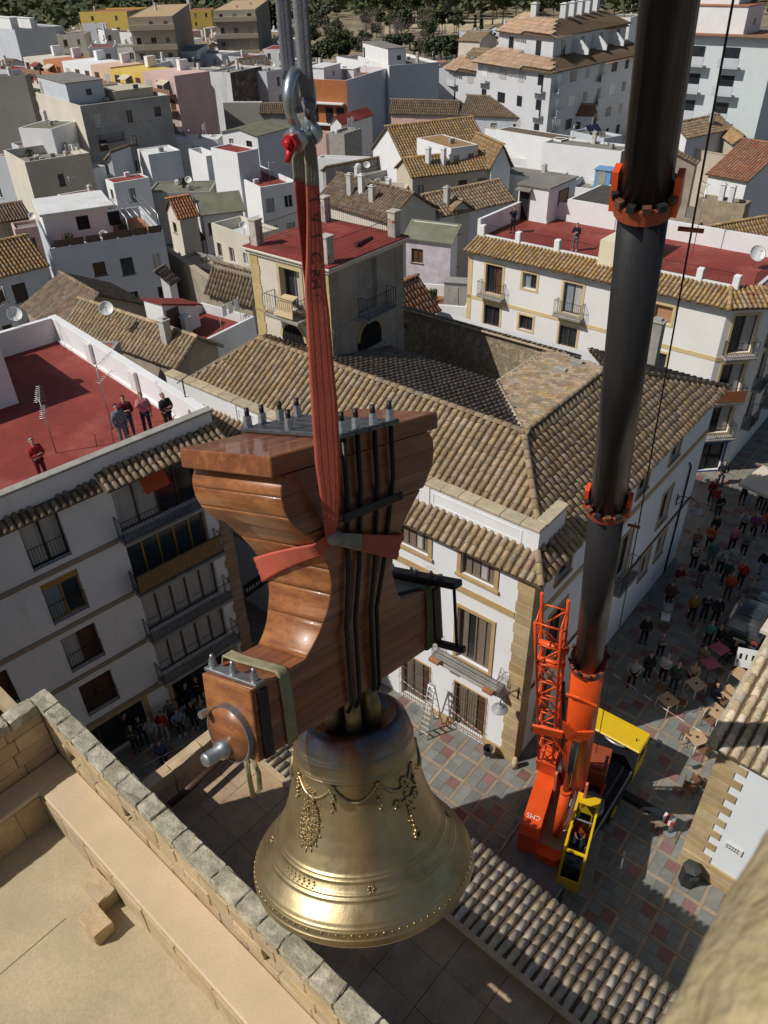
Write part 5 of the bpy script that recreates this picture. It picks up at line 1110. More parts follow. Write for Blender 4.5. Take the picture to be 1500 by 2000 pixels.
# stowed lattice jib along the left of the boom base
jb = MB(); jo = be * .98 + bn * .1
def jp(s, a, c_): return BP(s) + jo + be * a + bn * c_
S0, S1 = -.035, .205
def jc(s): k = .34; return [(k, .28), (-k + .05, .28), (-k + .05, -.28), (k, -.28)]
NB = 9
for i in range(4):
    a, c_ = jc(0)[i]; jb.tube([jp(S0, a * .8, c_), jp(.16, a, c_), jp(S1 if c_ > 0 else S1 + .012, a * 1.05, c_)], .045, 6)
for k in range(NB + 1):
    s = S0 + (S1 - S0) * k / NB; s2 = S0 + (S1 - S0) * min(NB, k + 1) / NB; P = [jp(s, a * (.8 + .2 * k / NB), c_) for a, c_ in jc(s)]; P2 = [jp(s2, a * (.8 + .2 * (k + 1) / NB), c_) for a, c_ in jc(s)]
    for i in range(4): jb.tube([P[i], P[(i + 1) % 4]], .026, 5)
    if k < NB:
        for i in range(4): jb.tube([P[i], P2[(i + 1) % 4]] if k % 2 else [P[(i + 1) % 4], P2[i]], .024, 5)
jl = jb.build('lattice_jib', [ORG], CR)
g = MB(); g.ext([jp(S0 - .03, .36, .3), jp(S0 - .03, -.36, .3), jp(S0 - .03, -.36, -.3), jp(S0 - .03, .36, -.3)], ba * 1.15); g.build('jib_foot', [ORG], jl)
g = MB(); g.tube([jp(.165, .35, -.05), jp(.165, -.45, -.05)], .11, 12); g.tube([jp(.145, .34, 0), jp(.145, -.4, 0)], .07, 8); g.build('jib_sheave', [ORG], jl)
g = MB(); g.ext([jp(.045, .45, .33), jp(.052, -.55, .33), jp(.04, -.55, .33), jp(.030, .40, .33)], bn * .08); g.ext([jp(.048, -.1, .33), jp(.01, -.62, .33), jp(.003, -.62, .33), jp(.04, -.1, .33)], bn * .07); g.build('jib_bracket', [ORG], jl)
g = MB(); g.tube([jp(.13, -.42, .2), jp(.06, -.5, .2), jp(-.02, -.5, .2)], .05, 6); g.build('jib_ram', [BLKP], jl)
# carrier
FK = Fr((5.57, 13.49), 38.9); KW = FK.w
g = MB(FK.M); g.bbox(-2.4, 6.55, .02, 2.48, .75, 1.25, .03); g.build('chassis', [BLKP], CR)
g = MB(FK.M); g.box(-2.4, 2.2, .02, 2.48, 1.251, 1.30); g.build('rear_deck', [GRD], CR)
g = MB(FK.M); g.tube([(-2.4, .05, 1.33), (6.4, .05, 1.33)], .035, 6); g.tube([(-2.4, 2.45, 1.33), (3.2, 2.45, 1.33)], .035, 6); g.build('deck_edge_rail', [M('worn grey edge', (.30, .30, .30), rough=.6, var=.3)], CR)
g = MB(FK.M); g.bbox(4.4, 6.2, .3, 1.5, 1.26, 1.75, .05); g.build('engine_cover', [BLKP], CR)
g = MB(FK.M); g.tube([(4.0, .62, 1.3), (4.0, .62, 1.72)], .46, 10); g.build('air_filter', [M('grey tank', (.27, .28, .29), rough=.5, var=.2)], CR)
g = MB(FK.M); g.bbox(3.2, 3.55, 1.0, 1.3, 1.26, 1.9, .03); g.build('grey_box', [M('grey tank', (.3, .3, .3))], CR)
g = MB(FK.M); g.bbox(-1.5, -.9, 1.5, 1.9, 1.301, 1.38, .02); g.build('tool_roll', [M('red rag', (.30, .03, .04), var=.3)], CR)
for x in (-1.4, .1, 4.9):
    for y in (.14, 2.36):
        wl = MB(FK.M); wl.tube([(x, y - .16, .52), (x, y + .16, .52)], .52, 22); wo_ = wl.build('wheel', [M('tyre rubber', (.02, .02, .02), rough=.85, var=.2)], CR)
        r_ = MB(FK.M); r_.tube([(x, y - .17, .52), (x, y + .17, .52)], .27, 16); r_.build('rim', [YEL], wo_)
g = MB(FK.M); g.ext([(6.6, 0, .55), (7.65, 0, .55), (7.65, 0, 1.5), (7.5, 0, 2.42), (6.6, 0, 2.45)], (0, 2.5, 0)); cabn = g.build('carrier_cab', [YEL], CR)
g = MB(FK.M); g.box(6.56, 6.597, .0, 2.5, .6, 2.44); g.box(6.555, 6.597, .35, 2.15, 1.9, 2.3); g.build('rear_panel', [BLKP], cabn)
g = MB(FK.M); g.bbox(6.45, 7.6, -.05, 2.55, 2.46, 2.56, .05); g.build('cab_roof', [YEL], cabn)
g = MB(FK.M); g.ext([(7.66, .12, 1.55), (7.66, 2.38, 1.55), (7.515, 2.38, 2.35), (7.515, .12, 2.35)], (.01, 0, 0)); g.build('windscreen', [GLASS], cabn)
g = MB(FK.M); g.box(6.75, 7.4, -.008, -.001, 1.5, 2.25); g.build('side_window', [GLASS], cabn)
g = MB(FK.M); g.tube([(7.2, -.05, 2.3), (7.3, -.42, 2.6)], .018, 6); g.bbox(7.24, 7.36, -.55, -.38, 2.35, 2.75, .02); g.build('wing_mirror', [BLKP], cabn)
g = MB(FK.M); g.tube([(6.9, .3, 2.56), (6.9, .3, 2.72)], .02, 5); g.build('roof_stub', [BLKP], cabn); g = MB(FK.M); g.tube([(7.3, 2.5, 2.56), (7.3, 2.5, 2.68)], .09, 12, r2=.07); g.build('beacon', [M('amber beacon', (.6, .28, .01), rough=.2)], cabn)
g = MB(FK.M); pts = [(6.4 - .12 * sin(pi * i / 8), .55 + .10 * i, 2.52 + .05 * sin(pi * i / 8)) for i in range(9)]; g.tube(pts, .05, 8); g.build('exhaust_loop', [ALU], cabn)
for x0, dy, ln in ((5.0, -1, 2.1), (-1.9, -1, .9), (4.6, 1, .45), (-1.9, 1, .45)):
    y0 = 0 if dy < 0 else 2.5; g = MB(FK.M); g.box(x0 + .55, x0 + .85, min(y0, y0 + dy * ln), max(y0, y0 + dy * ln), .62, .86); orr_ = g.build('outrigger_beam', [BLKP], CR)
    g = MB(FK.M); ye = y0 + dy * (ln - .08); g.tube([(x0 + .7, ye, .12), (x0 + .7, ye, 1.0)], .09, 10); g.tube([(x0 + .7, ye, .06), (x0 + .7, ye, .12)], .26, 16); g.build('outrigger_foot', [M('grey tank', (.3, .3, .3))], orr_)
    g = MB(FK.M); g.bbox(x0 + .35, x0 + 1.05, ye - .35, ye + .35, .006, .06, .01); g.build('ground_pad', [M('wooden pad', (.28, .22, .16), var=.3)], orr_)
    for k in range(4): g = MB(FK.M); yy = y0 + dy * (ln - .45 + .11 * k); g.box(x0 + .54, x0 + .86, min(yy, yy + dy * .10), max(yy, yy + dy * .10), .615, .866); g.build('hazard_stripe', [RED if k % 2 else WPLAST], orr_)
# ================================================================ people
def skin(verts, edges, radii, name, mat, sub=1, root=0):
    me = bpy.data.meshes.new(name); me.from_pydata([tuple(v) for v in verts], edges, [])
    o = bpy.data.objects.new(name, me); COL.objects.link(o)
    m = o.modifiers.new('s', 'SKIN'); sv = me.skin_vertices[0].data
    for i, r in enumerate(radii): sv[i].radius = r if isinstance(r, tuple) else (r, r)
    sv[root].use_root = True
    o.modifiers.new('d', 'SUBSURF').levels = sub
    bpy.context.view_layer.update()
    out = bpy.data.meshes.new_from_object(o.evaluated_get(bpy.context.evaluated_depsgraph_get())); out.name = name
    bpy.data.objects.remove(o); out.materials.clear(); out.materials.append(mat)
    out.polygons.foreach_set('use_smooth', [True] * len(out.polygons)); return out
SKINM = M('skin', (.50, .29, .20), rough=.6, var=.1, bump=0, objcol=True)
CLOTH = M('woven cloth', (.9, .9, .9), rough=.9, var=.25, scale=9, fine=60, bump=.1, objcol=True, obj=True)
HAIRM = M('hair', (.9, .9, .9), rough=.7, var=.3, scale=30, bump=.1, objcol=True, obj=True)
POSES = {}
def pose(name):
    """joint positions of one figure, facing +y, looking up"""
    J = dict(pel=(0, 0, .95), wst=(0, .01, 1.10), che=(0, .02, 1.32), nec=(0, .01, 1.49), hd0=(0, -.01, 1.56), hd1=(0, -.05, 1.66), hd2=(0, -.10, 1.735))
    for s, k in ((-1, 'l'), (1, 'r')):
        J[k + 'sh'] = (s * .185, .0, 1.42); J[k + 'hip'] = (s * .095, 0, .90); J[k + 'kn'] = (s * .11, .02, .50); J[k + 'an'] = (s * .12, -.01, .09); J[k + 'to'] = (s * .14, .15, .035)
        J[k + 'el'] = (s * .25, -.02, 1.14); J[k + 'wr'] = (s * .24, .08, .90); J[k + 'ha'] = (s * .235, .10, .82)
    if name == 'phone':
        for s, k in ((-1, 'l'), (1, 'r')): J[k + 'el'] = (s * .23, .20, 1.30); J[k + 'wr'] = (s * .09, .33, 1.54); J[k + 'ha'] = (s * .055, .36, 1.61)
    if name == 'folded':
        for s, k in ((-1, 'l'), (1, 'r')): J[k + 'el'] = (s * .25, .06, 1.15); J[k + 'wr'] = (s * .03, .23, 1.18 + .05 * s); J[k + 'ha'] = (-s * .08, .22, 1.19 + .05 * s)
    if name == 'pocket':
        for s, k in ((-1, 'l'), (1, 'r')): J[k + 'el'] = (s * .30, -.06, 1.13); J[k + 'wr'] = (s * .21, .08, .97); J[k + 'ha'] = (s * .16, .13, .93)
    if name == 'point':
        J['rel'] = (.25, .18, 1.30); J['rwr'] = (.15, .28, 1.52); J['rha'] = (.12, .28, 1.60)
    if name == 'walk':
        J['lkn'] = (-.10, .18, .52); J['lan'] = (-.10, .22, .10); J['lto'] = (-.11, .38, .06); J['rkn'] = (.10, -.06, .50); J['ran'] = (.10, -.26, .13); J['rto'] = (.11, -.12, .04); J['lwr'] = (-.22, -.12, .92); J['lha'] = (-.21, -.14, .84); J['rwr'] = (.22, .22, .95); J['rha'] = (.2, .27, .88)
    if name == 'sit':
        for k in list(J): x, y, z = J[k]; J[k] = (x, y, z - .47) if k[1:] not in ('kn', 'an', 'to') else J[k]
        for s, k in ((-1, 'l'), (1, 'r')): J[k + 'hip'] = (s * .1, .02, .47); J[k + 'kn'] = (s * .13, .42, .48); J[k + 'an'] = (s * .13, .42, .09); J[k + 'to'] = (s * .14, .57, .035); J[k + 'wr'] = (s * .14, .28, .66); J[k + 'ha'] = (s * .10, .34, .68)
    return J
def chain(J, spec):
    idx = {}; v = []; e = []; r = []
    for line in spec:
        prev = None
        for k, rad in line:
            if k not in idx: idx[k] = len(v); v.append(J[k]); r.append(rad)
            if prev is not None: e.append((prev, idx[k]))
            prev = idx[k]
    return v, e, r
def figure(name):
    J = pose(name); P = {}
    hand = []
    for k in 'lr':                                                    # five fingers
        h, wv = V(J[k + 'ha']), V(J[k + 'wr']); d = (h - wv).normalized(); sd = d.cross(V((0, 1, .2))).normalized()
        for i, (o, L) in enumerate(((-.030, .055), (-.012, .075), (.008, .08), (.027, .07), (.045, .045))):
            a = h + sd * o * .9 + d * .02; J[f'{k}f{i}'] = a; J[f'{k}g{i}'] = a + d * L * .75 + V((0, .012, 0)); hand.append([(k + 'ha', .026), (f'{k}f{i}', .011), (f'{k}g{i}', .009)])
    body = [[('pel', (.13, .10)), ('wst', (.115, .085)), ('che', (.12, .085)), ('nec', .05), ('hd0', (.062, .07)), ('hd1', (.078, .098)), ('hd2', (.058, .072))]]
    for k in 'lr':
        body += [[('che', .12), (k + 'sh', .05), (k + 'el', .042), (k + 'wr', .03), (k + 'ha', .026)], [('pel', .13), (k + 'hip', .085), (k + 'kn', .058), (k + 'an', .04), (k + 'to', .032)]]
    P['body'] = skin(*chain(J, body + hand), 'body', SKINM)
    jk = [[('pel', (.175, .145)), ('wst', (.17, .14)), ('che', (.20, .155)), ('nec', (.105, .105))]]
    for k in 'lr': jk += [[('che', .2), (k + 'sh', .105), (k + 'el', .072), (k + 'wr', .052)]]
    P['jacket'] = skin(*chain(J, jk), 'jacket', CLOTH)
    J['pelb'] = V(J['pel']) + V((0, 0, .02)); tr = []
    for k in 'lr': tr += [[('pelb', (.142, .112)), (k + 'hip', .1), (k + 'kn', .073), (k + 'an', .06)]]
    P['trousers'] = skin(*chain(J, tr), 'trousers', CLOTH)
    b = MB()
    for k in 'lr': a, t_ = V(J[k + 'an']), V(J[k + 'to']); b.tube([a + V((0, -.04, -.02)), a + V((0, .03, -.035)), t_ + V((0, .0, .005)), t_ + V((0, .05, 0))], [.045, .05, .042, .02], 8)
    P['shoes'] = b.mesh('shoes', [CLOTH])
    h1, h2 = V(J['hd1']), V(J['hd2']); ax = (h2 - V(J['hd0'])).normalized(); fw = (V((0, 1, 0)) - ax * ax.y).normalized(); sd = fw.cross(ax)
    b = MB(); c = h1 + ax * .022 - fw * .012; rings = []
    for i in range(6):                                                # cap of hair over top and back
        t_ = i / 5 * 1.75
        rings.append([b._a(c + ax * (cos(t_ * (1 if cos(2 * pi * j / 14) < .2 else .62)) * .098) + (sd * (sin(2 * pi * j / 14) * .089) + fw * (cos(2 * pi * j / 14) * .108)) * sin(max(.02, t_ * (1 if cos(2 * pi * j / 14) < .2 else .62)))) for j in range(14)])
    for A, B in zip(rings, rings[1:]):
        for j in range(14): b.idx((A[j], A[(j + 1) % 14], B[(j + 1) % 14], B[j]), 0, True)
    P['hair'] = b.mesh('hair', [HAIRM])
    b = MB()                                                          # nose, ears, eyes, mouth
    q = h1 + fw * .096 + ax * -.005; b.tube([q + ax * .03 - fw * .012, q + fw * .012 - ax * .012], .012, 6)
    for s in (-1, 1): b.tube([h1 + sd * s * .074 + ax * .02, h1 + sd * s * .084 - ax * .03], .018, 6)
    P['face'] = b.mesh('face', [SKINM])
    b = MB()
    for s in (-1, 1): q = h1 + fw * .083 + sd * s * .032 + ax * .02; b.tube([q - sd * .012, q + sd * .012], .008, 5)
    q = h1 + fw * .086 - ax * .042; b.tube([q - sd * .02, q + sd * .02], .006, 5)
    P['eyes_and_mouth'] = b.mesh('eyes_and_mouth', [DARK])
    if name == 'phone': b = MB(); b.bbox(-.04, .04, .385, .395, 1.60, 1.74, .004); P['phone'] = b.mesh('phone', [DARK])
    POSES[name] = P
for nm in ('stand', 'phone', 'folded', 'pocket', 'point', 'walk', 'sit'): figure(nm)
C_ = dict(black=(.018, .018, .02), navy=(.02, .026, .055), grey=(.19, .19, .2), lgrey=(.40, .41, .41), white=(.66, .66, .64), cream=(.52, .47, .38), tan=(.28, .2, .12), red=(.42, .025, .03), dred=(.13, .015, .02), orange=(.58, .10, .02), pink=(.60, .19, .25), purple=(.22, .05, .17), blue=(.06, .10, .2), gblue=(.15, .19, .23), teal=(.07, .21, .19), green=(.04, .07, .045), mustard=(.28, .17, .05), jeans=(.06, .085, .14), ljeans=(.25, .33, .42), brown=(.10, .06, .04), beige=(.42, .35, .26), hdark=(.025, .018, .014), hbrown=(.08, .045, .022), hgrey=(.42, .41, .39), hred=(.32, .09, .03), hblond=(.32, .2, .09))
PPL = 'people watching the bell'
def person(p, face, ps, coat, legs, hair, label, h=1.0, group=PPL, shoe=None, extra=None):
    t = thing('person', label, 'person', V((0, 0, 0)), group); t.location = V(p); t.rotation_euler = (0, 0, -radians(face)); t.scale = (h, h, h); WL[t] = V((0, 0, 0))
    for k, me in POSES[ps].items():
        o = bpy.data.objects.new(k, me); COL.objects.link(o); o.parent = t
        c = {'jacket': C_[coat], 'trousers': C_[legs], 'hair': C_[hair], 'shoes': C_[shoe or random.choice(['black', 'black', 'brown', 'white'])]}.get(k, (1, 1, 1)); o.color = (*c, 1)
        if k in ('jacket',): o['label'] = ''; del o['label']
    return t
PL = [  # feet pixel, pose, coat, legs, hair, what sets the person apart
 (1405, 947, 'pocket', 'black', 'navy', 'hdark', 'figure in a long dark coat beside the shop door under the blue fascia'),
 (1386, 984, 'stand', 'dred', 'black', 'hgrey', 'woman in a maroon jacket standing close behind the red jacket, near the shop'),
 (1392, 996, 'stand', 'red', 'grey', 'hbrown', 'woman in a bright red jacket standing nearest the blue shop fascia'),
 (1399, 1010, 'folded', 'black', 'navy', 'hgrey', 'grey haired man in black with folded arms beside the red jacket'),
 (1447, 984, 'phone', 'black', 'black', 'hdark', 'person in black photographing beside the beige parasol'),
 (1480, 992, 'pocket', 'beige', 'black', 'hbrown', 'woman in a beige hooded coat in front of the beige parasol'),
 (1492, 1003, 'folded', 'black', 'black', 'hdark', 'person in black just below the beige hooded coat at the right edge'),
 (1390, 1052, 'stand', 'black', 'black', 'hdark', 'person in black behind the orange jacket, below the wall lamp'),
 (1446, 1045, 'phone', 'lgrey', 'black', 'hdark', 'person in a light grey hoodie beside the purple coat'),
 (1467, 1050, 'pocket', 'purple', 'black', 'hblond', 'fair haired woman in a purple coat'),
 (1490, 1044, 'pocket', 'orange', 'navy', 'hbrown', 'person in a dull orange jacket at the right edge, above the car'),
 (1425, 1077, 'stand', 'pink', 'navy', 'hdark', 'woman in a salmon pink coat with white shoes'),
 (1448, 1088, 'phone', 'gblue', 'black', 'hgrey', 'grey haired person in a blue grey jacket next to the salmon pink coat'),
 (1353, 1082, 'folded', 'tan', 'brown', 'hdark', 'dark haired woman in a tan jumper behind the cream coat'),
 (1381, 1075, 'folded', 'orange', 'black', 'hred', 'person in a bright orange red jacket with folded arms'),
 (1351, 1112, 'phone', 'cream', 'black', 'hgrey', 'person in an open cream coat in the middle of the crowd'),
 (1384, 1105, 'stand', 'teal', 'grey', 'hblond', 'woman in a pale teal jacket'),
 (1364, 1145, 'folded', 'black', 'grey', 'hdark', 'man in a black jacket and grey trousers with folded arms below the cream coat'),
 (1401, 1122, 'phone', 'lgrey', 'black', 'hdark', 'person in a pale grey jacket holding a phone beside the dark green coat'),
 (1425, 1113, 'stand', 'lgrey', 'lgrey', 'hgrey', 'white haired person in pale grey behind the dark green coat'),
 (1412, 1142, 'pocket', 'green', 'black', 'hdark', 'person in a dark green coat left of the red jumper'),
 (1483, 1127, 'walk', 'black', 'ljeans', 'hgrey', 'person in pale jeans walking past the car bonnet'),
 (1441, 1147, 'point', 'red', 'black', 'hgrey', 'white haired man in a bright red jumper beside the parked car'),
 (1418, 1168, 'stand', 'orange', 'brown', 'hgrey', 'person in an orange coat standing at the rear corner of the car'),
 (1319, 1155, 'folded', 'dred', 'cream', 'hred', 'woman in a dark red jumper and cream trousers standing alone'),
 (1347, 1213, 'walk', 'mustard', 'black', 'hbrown', 'person in a mustard jacket striding left of the car'),
 (1371, 1212, 'phone', 'navy', 'navy', 'hred', 'person in navy between the mustard jacket and the car'),
 (1393, 1217, 'stand', 'black', 'black', 'hdark', 'person in black right behind the car boot'),
 (1302, 1188, 'stand', 'brown', 'black', 'hdark', 'person in brown pushing the white pushchair'),
 (1255, 1254, 'stand', 'black', 'black', 'hgrey', 'man in a black suit alone close to the crane boom'),
 (1286, 1284, 'folded', 'grey', 'black', 'hdark', 'woman in a grey top with folded arms left of the café tables'),
 (1261, 1327, 'stand', 'black', 'black', 'hdark', 'person all in black left of the sleeveless vest'),
 (1291, 1332, 'folded', 'white', 'black', 'hgrey', 'grey haired man with white sleeves and folded arms'),
 (1312, 1349, 'stand', 'green', 'navy', 'hgrey', 'man in a dark green jacket behind the left wooden table'),
 (1231, 1340, 'pocket', 'lgrey', 'black', 'hred', 'man in a pale shirt nearest to the yellow cab'),
 (1378, 1262, 'stand', 'teal', 'black', 'hgrey', 'person in a teal jacket standing beside the pink tables'),
]
for k, (px, py, ps, c, l, hr, lab) in enumerate(PL):
    person(at(px, py, 0.004), 205 + rnd(-28, 28), ps, c, l, hr, lab, rnd(.93, 1.04), shoe='white' if 'white shoes' in lab else None)
LFT = [
 (256, 1446, 'stand', 'black', 'black', 'hgrey', 'person in black at the left end of the shaded street crowd'), (283, 1450, 'phone', 'navy', 'black', 'hdark', 'person in navy holding a phone in front of the left shop'),
 (303, 1453, 'point', 'lgrey', 'grey', 'hgrey', 'person in a pale shirt shading the eyes in the shaded street'), (325, 1440, 'folded', 'red', 'cream', 'hdark', 'woman in a red top and pale trousers under the long balconies'),
 (340, 1418, 'point', 'grey', 'black', 'hbrown', 'person in grey with an arm raised behind the red top'), (356, 1434, 'pocket', 'ljeans', 'black', 'hdark', 'person in a pale blue top in the shaded street'),
 (383, 1420, 'stand', 'black', 'navy', 'hblond', 'person in a long black coat in the shaded street'), (402, 1420, 'stand', 'grey', 'grey', 'hgrey', 'person in pale grey partly behind the yoke end'),
 (372, 1385, 'stand', 'navy', 'black', 'hgrey', 'grey haired figure deep in the shaded street'), (346, 1390, 'folded', 'brown', 'black', 'hdark', 'figure in brown in the doorway below the balconies'),
 (323, 1495, 'pocket', 'blue', 'navy', 'hred', 'person with red hair in a blue jacket nearest the barrier tape'), (268, 1466, 'phone', 'green', 'black', 'hgrey', 'person in dark green bending at the left shop window'),
 (392, 1372, 'phone', 'black', 'black', 'hgrey', 'person in black photographing from the back of the shaded street')]
for px, py, ps, c, l, hr, lab in LFT: person(at(px, py, 0.004), 175 + rnd(-25, 25), ps, c, l, hr, lab, rnd(.9, .98))
for px, py, ps, c, l, hr, lab in ((62, 862, 'folded', 'red', 'dred', 'hgrey', 'person in a shiny red jacket alone at the left terrace parapet'), (226, 794, 'stand', 'gblue', 'gblue', 'hdark', 'person in blue grey at the terrace parapet, left of the group'), (239, 778, 'folded', 'dred', 'jeans', 'hdark', 'man in dark red with a navy cap on the red terrace'), (274, 772, 'point', 'pink', 'navy', 'hred', 'woman in a pink jacket on the red terrace'), (318, 772, 'folded', 'black', 'black', 'hgrey', 'man in black with a grey cap at the terrace corner')):
    q = at(px, py, 12.77 + 1.68); l_ = FL.l(q); l_.y = max(l_.y, .62); p = FL.w(l_.x, l_.y); person((p.x, p.y, 12.775), 150 + rnd(-20, 20), ps, c, l, hr, lab, 1.0, 'people on the red roof terraces')
for px, py, ps, c, l, hr, lab in ((1001, 455, 'phone', 'navy', 'black', 'hdark', 'man in dark clothes filming beside the stair house door'), (1122, 490, 'folded', 'black', 'grey', 'hdark', 'man in a black top and grey trousers at the terrace railing')):
    q = TH.l(at(px, py, TZ2)); q.x = max(q.x, 27.7); p = TH.w(q.x, q.y); person((p.x, p.y, TZ2 + .003), 210, ps, c, l, hr, lab, 1.0, 'people on the red roof terraces')
p = TW(.48, .80, 1.42); person(p, 205, 'sit', 'orange', 'navy', 'hdark', 'crane operator in an orange vest sitting in the glazed yellow cab', 1.0, 'crane crew')
# ================================================================ street things
PINKT = M('pink table cloth', (.42, .10, .16), var=.15, scale=3); WT = M('light wood table top', (.47, .32, .19), rough=.5, var=.15, scale=6, stretch=(1, 6, 1)); WCH = M('brown chair weave', (.20, .105, .055), var=.3, scale=20)
def table(px, py, az, top, label, w_=.72):
    p = at(px, py, .74); t = thing('cafe_table', label, 'table', (p.x, p.y, 0), 'café tables in the plaza'); Mx = Fr(p, az).M.copy(); Mx[2][3] = 0
    g = MB(Mx); g.bbox(-w_ / 2, w_ / 2, -w_ / 2, w_ / 2, .71, .74, .008); g.build('table_top', [top], t)
    for sx_ in (-1, 1):
        for sy_ in (-1, 1): g = MB(Mx); g.tube([(sx_ * (w_ / 2 - .05), sy_ * (w_ / 2 - .05), .71), (sx_ * (w_ / 2 - .02), sy_ * (w_ / 2 - .02), .004)], .018, 6); g.build('leg', [WPLAST if top is WT else IRON], t)
    return p
for i, (px, py, az, tp, lab) in enumerate(((1406, 1266, 60, PINKT, 'pink topped table nearest the car'), (1387, 1294, 70, PINKT, 'pink topped table closer to the wooden tables'), (1360, 1335, 65, WT, 'wooden table with the seated beige figure'), (1305, 1366, 60, WT, 'wooden table half in sun at the left of the café'), (1426, 1352, 62, WT, 'sunlit wooden table beside the cottage eaves'), (1447, 1316, 60, WT, 'wooden table farthest along the cottage roof edge'), (1400, 1388, 60, WT, 'wooden table with a small plant by the cottage corner'), (1362, 1440, 70, WT, 'wooden table where the barrier tape ends'))):
    p = table(px, py, az, tp, lab)
    if i in (2, 3, 6, 7):
        a = thing('ashtray', ['', '', 'dark ashtray on the table of the seated figure', 'dark ashtray on the half sunlit table', '', '', 'small plant pot on the table by the cottage corner', 'round ashtray on the table with the barrier tape'][i], 'ashtray' if i != 6 else 'plant pot', (p.x, p.y, .742)); g = MB(Matrix.Translation((p.x, p.y, .741))); g.lathe([(.001, 0), (.05, 0), (.06, .035), (.05, .035), (.045, .012), (.001, .012)], 14); g.build('bowl', [IRON], a)
        if i == 6: g = MB(Matrix.Translation((p.x, p.y, .76))); [g.ext([(0, 0, 0), (.03 * cos(k), .03 * sin(k), .06), (.08 * cos(k), .08 * sin(k), .07), (.03 * cos(k + .5), .03 * sin(k + .5), .05)], (0, 0, .004)) for k in range(6)]; g.build('leaves', [M('pot plant leaf', (.07, .16, .09))], a)
def chair(p, face, label):
    t = thing('cafe_chair', label, 'chair', (p[0], p[1], 0), 'café chairs in the plaza'); Mx = Fr(p, face).M.copy(); Mx[2][3] = 0
    g = MB(Mx); g.bbox(-.22, .22, -.22, .22, .42, .46, .012); g.build('seat', [WCH], t); g = MB(Mx); g.bbox(-.24, -.205, -.21, .21, .52, .86, .012); g.build('backrest', [WCH], t)
    for a_, b_ in ((-1, -1), (-1, 1), (1, -1), (1, 1)): g = MB(Mx); g.tube([(a_ * .2, b_ * .2, .42), (a_ * .23, b_ * .22, .004)], .014, 5); g.build('leg', [IRON], t)
    for b_ in (-1, 1): g = MB(Mx); g.tube([(-.215, b_ * .19, .40), (-.225, b_ * .19, .88)], .013, 5); g.build('back_post', [IRON], t)
chs = [(1330, 1375, 300, 'empty chair between the half sunlit table and the next one'), (1290, 1345, 120, 'empty chair behind the half sunlit table'), (1343, 1440, 60, 'chair tucked left of the barrier table'), (1372, 1468, 330, 'chair below the barrier table'), (1385, 1410, 140, 'chair between the barrier table and the plant pot table'), (1352, 1322, 200, 'chair under the seated beige figure'), (1385, 1345, 280, 'chair beside the table of the seated figure'), (1410, 1372, 240, 'chair between the two sunlit tables'), (1452, 1295, 230, 'chair at the far sunlit table'), (1430, 1280, 250, 'dark chair right of the first pink table'), (1372, 1290, 40, 'dark chair left of the second pink table'), (1402, 1250, 180, 'dark chair behind the first pink table'), (1345, 1540, 120, 'dark chair in shade by the toothed cottage corner'), (1363, 1528, 60, 'chair beside the shaded chair at the cottage corner')]
for px, py, f, lab in chs: chair(at(px, py, .3), f, lab)
for px, py, f, c, hr, lab in ((1352, 1322, 200, 'beige', 'hblond', 'person in beige seated at a wooden table'), (1372, 1290, 40, 'tan', 'hgrey', 'person in tan seated left of the pink tables'), (1402, 1250, 200, 'black', 'hgrey', 'person in black seated behind the pink tables'), (1430, 1280, 250, 'black', 'hgrey', 'grey haired person in black seated right of the pink tables'), (1395, 1362, 160, 'navy', 'hdark', 'person in navy seated low among bags near the sunlit tables')):
    p = at(px, py, .3); person((p.x, p.y, .005), f, 'sit', c, 'black', hr, lab, .97, 'people seated at the café')
g = MB(Matrix.Translation(at(1384, 1375, 0))); g.lathe([(.001, 0), (.22, .0), (.26, .15), (.2, .36), (.1, .42), (.001, .42)], 10); tag(g.build('bag', [M('blue patterned cloth', (.18, .24, .32), var=.5, scale=12)], None, at(1384, 1375, 0)), 'bluish patterned bag on the ground beside the seated person in navy', 'bag')
p = at(1352, 1380, 0); g = MB(Fr(p, 70).M); 
for k in range(4): g.bbox(-.25, .25, -.3 + k * .15, -.18 + k * .15, .004, .045, .008)
g.bbox(-.25, -.2, -.3, .3, .045, .06, .003); g.bbox(.2, .25, -.3, .3, .045, .06, .003)
tag(g.build('pallet', [GRD], None, p), 'small dark slatted pallet on the paving by the café', 'pallet')
# menu board and parasols
p = at(1478, 1290, 1.2); mb_ = thing('menu_board', 'white standing board with black lettering beside the car', 'board', (p.x, p.y, 0)); F3 = Face((p.x - .75, p.y + .35), (p.x + .75, p.y - .15)); 
g = MB(F3.M); g.ext([(0, 0, .5), (1.5, 0, .5), (1.5, -.25, 1.45), (0, -.25, 1.45)], (0, -.04, 0)); g.build('board', [WPLAST], mb_)
g = MB(F3.M)
for i, wd in enumerate((.2, .12, .3, .1, .16)): g.ext([(.12 + i * .27, .012 - .25 * .45, .92), (.12 + i * .27 + wd * .6, .012 - .25 * .45, .92), (.12 + i * .27 + wd * .6, .012 - .25 * .75, 1.2), (.12 + i * .27, .012 - .25 * .75, 1.2)], (0, -.005, 0))
g.build('lettering', [IRON], mb_)
for s in (.1, 1.4): g = MB(F3.M); g.tube([(s, -.1, .004), (s, -.06, .9)], .03, 6); g.build('leg', [IRON], mb_)
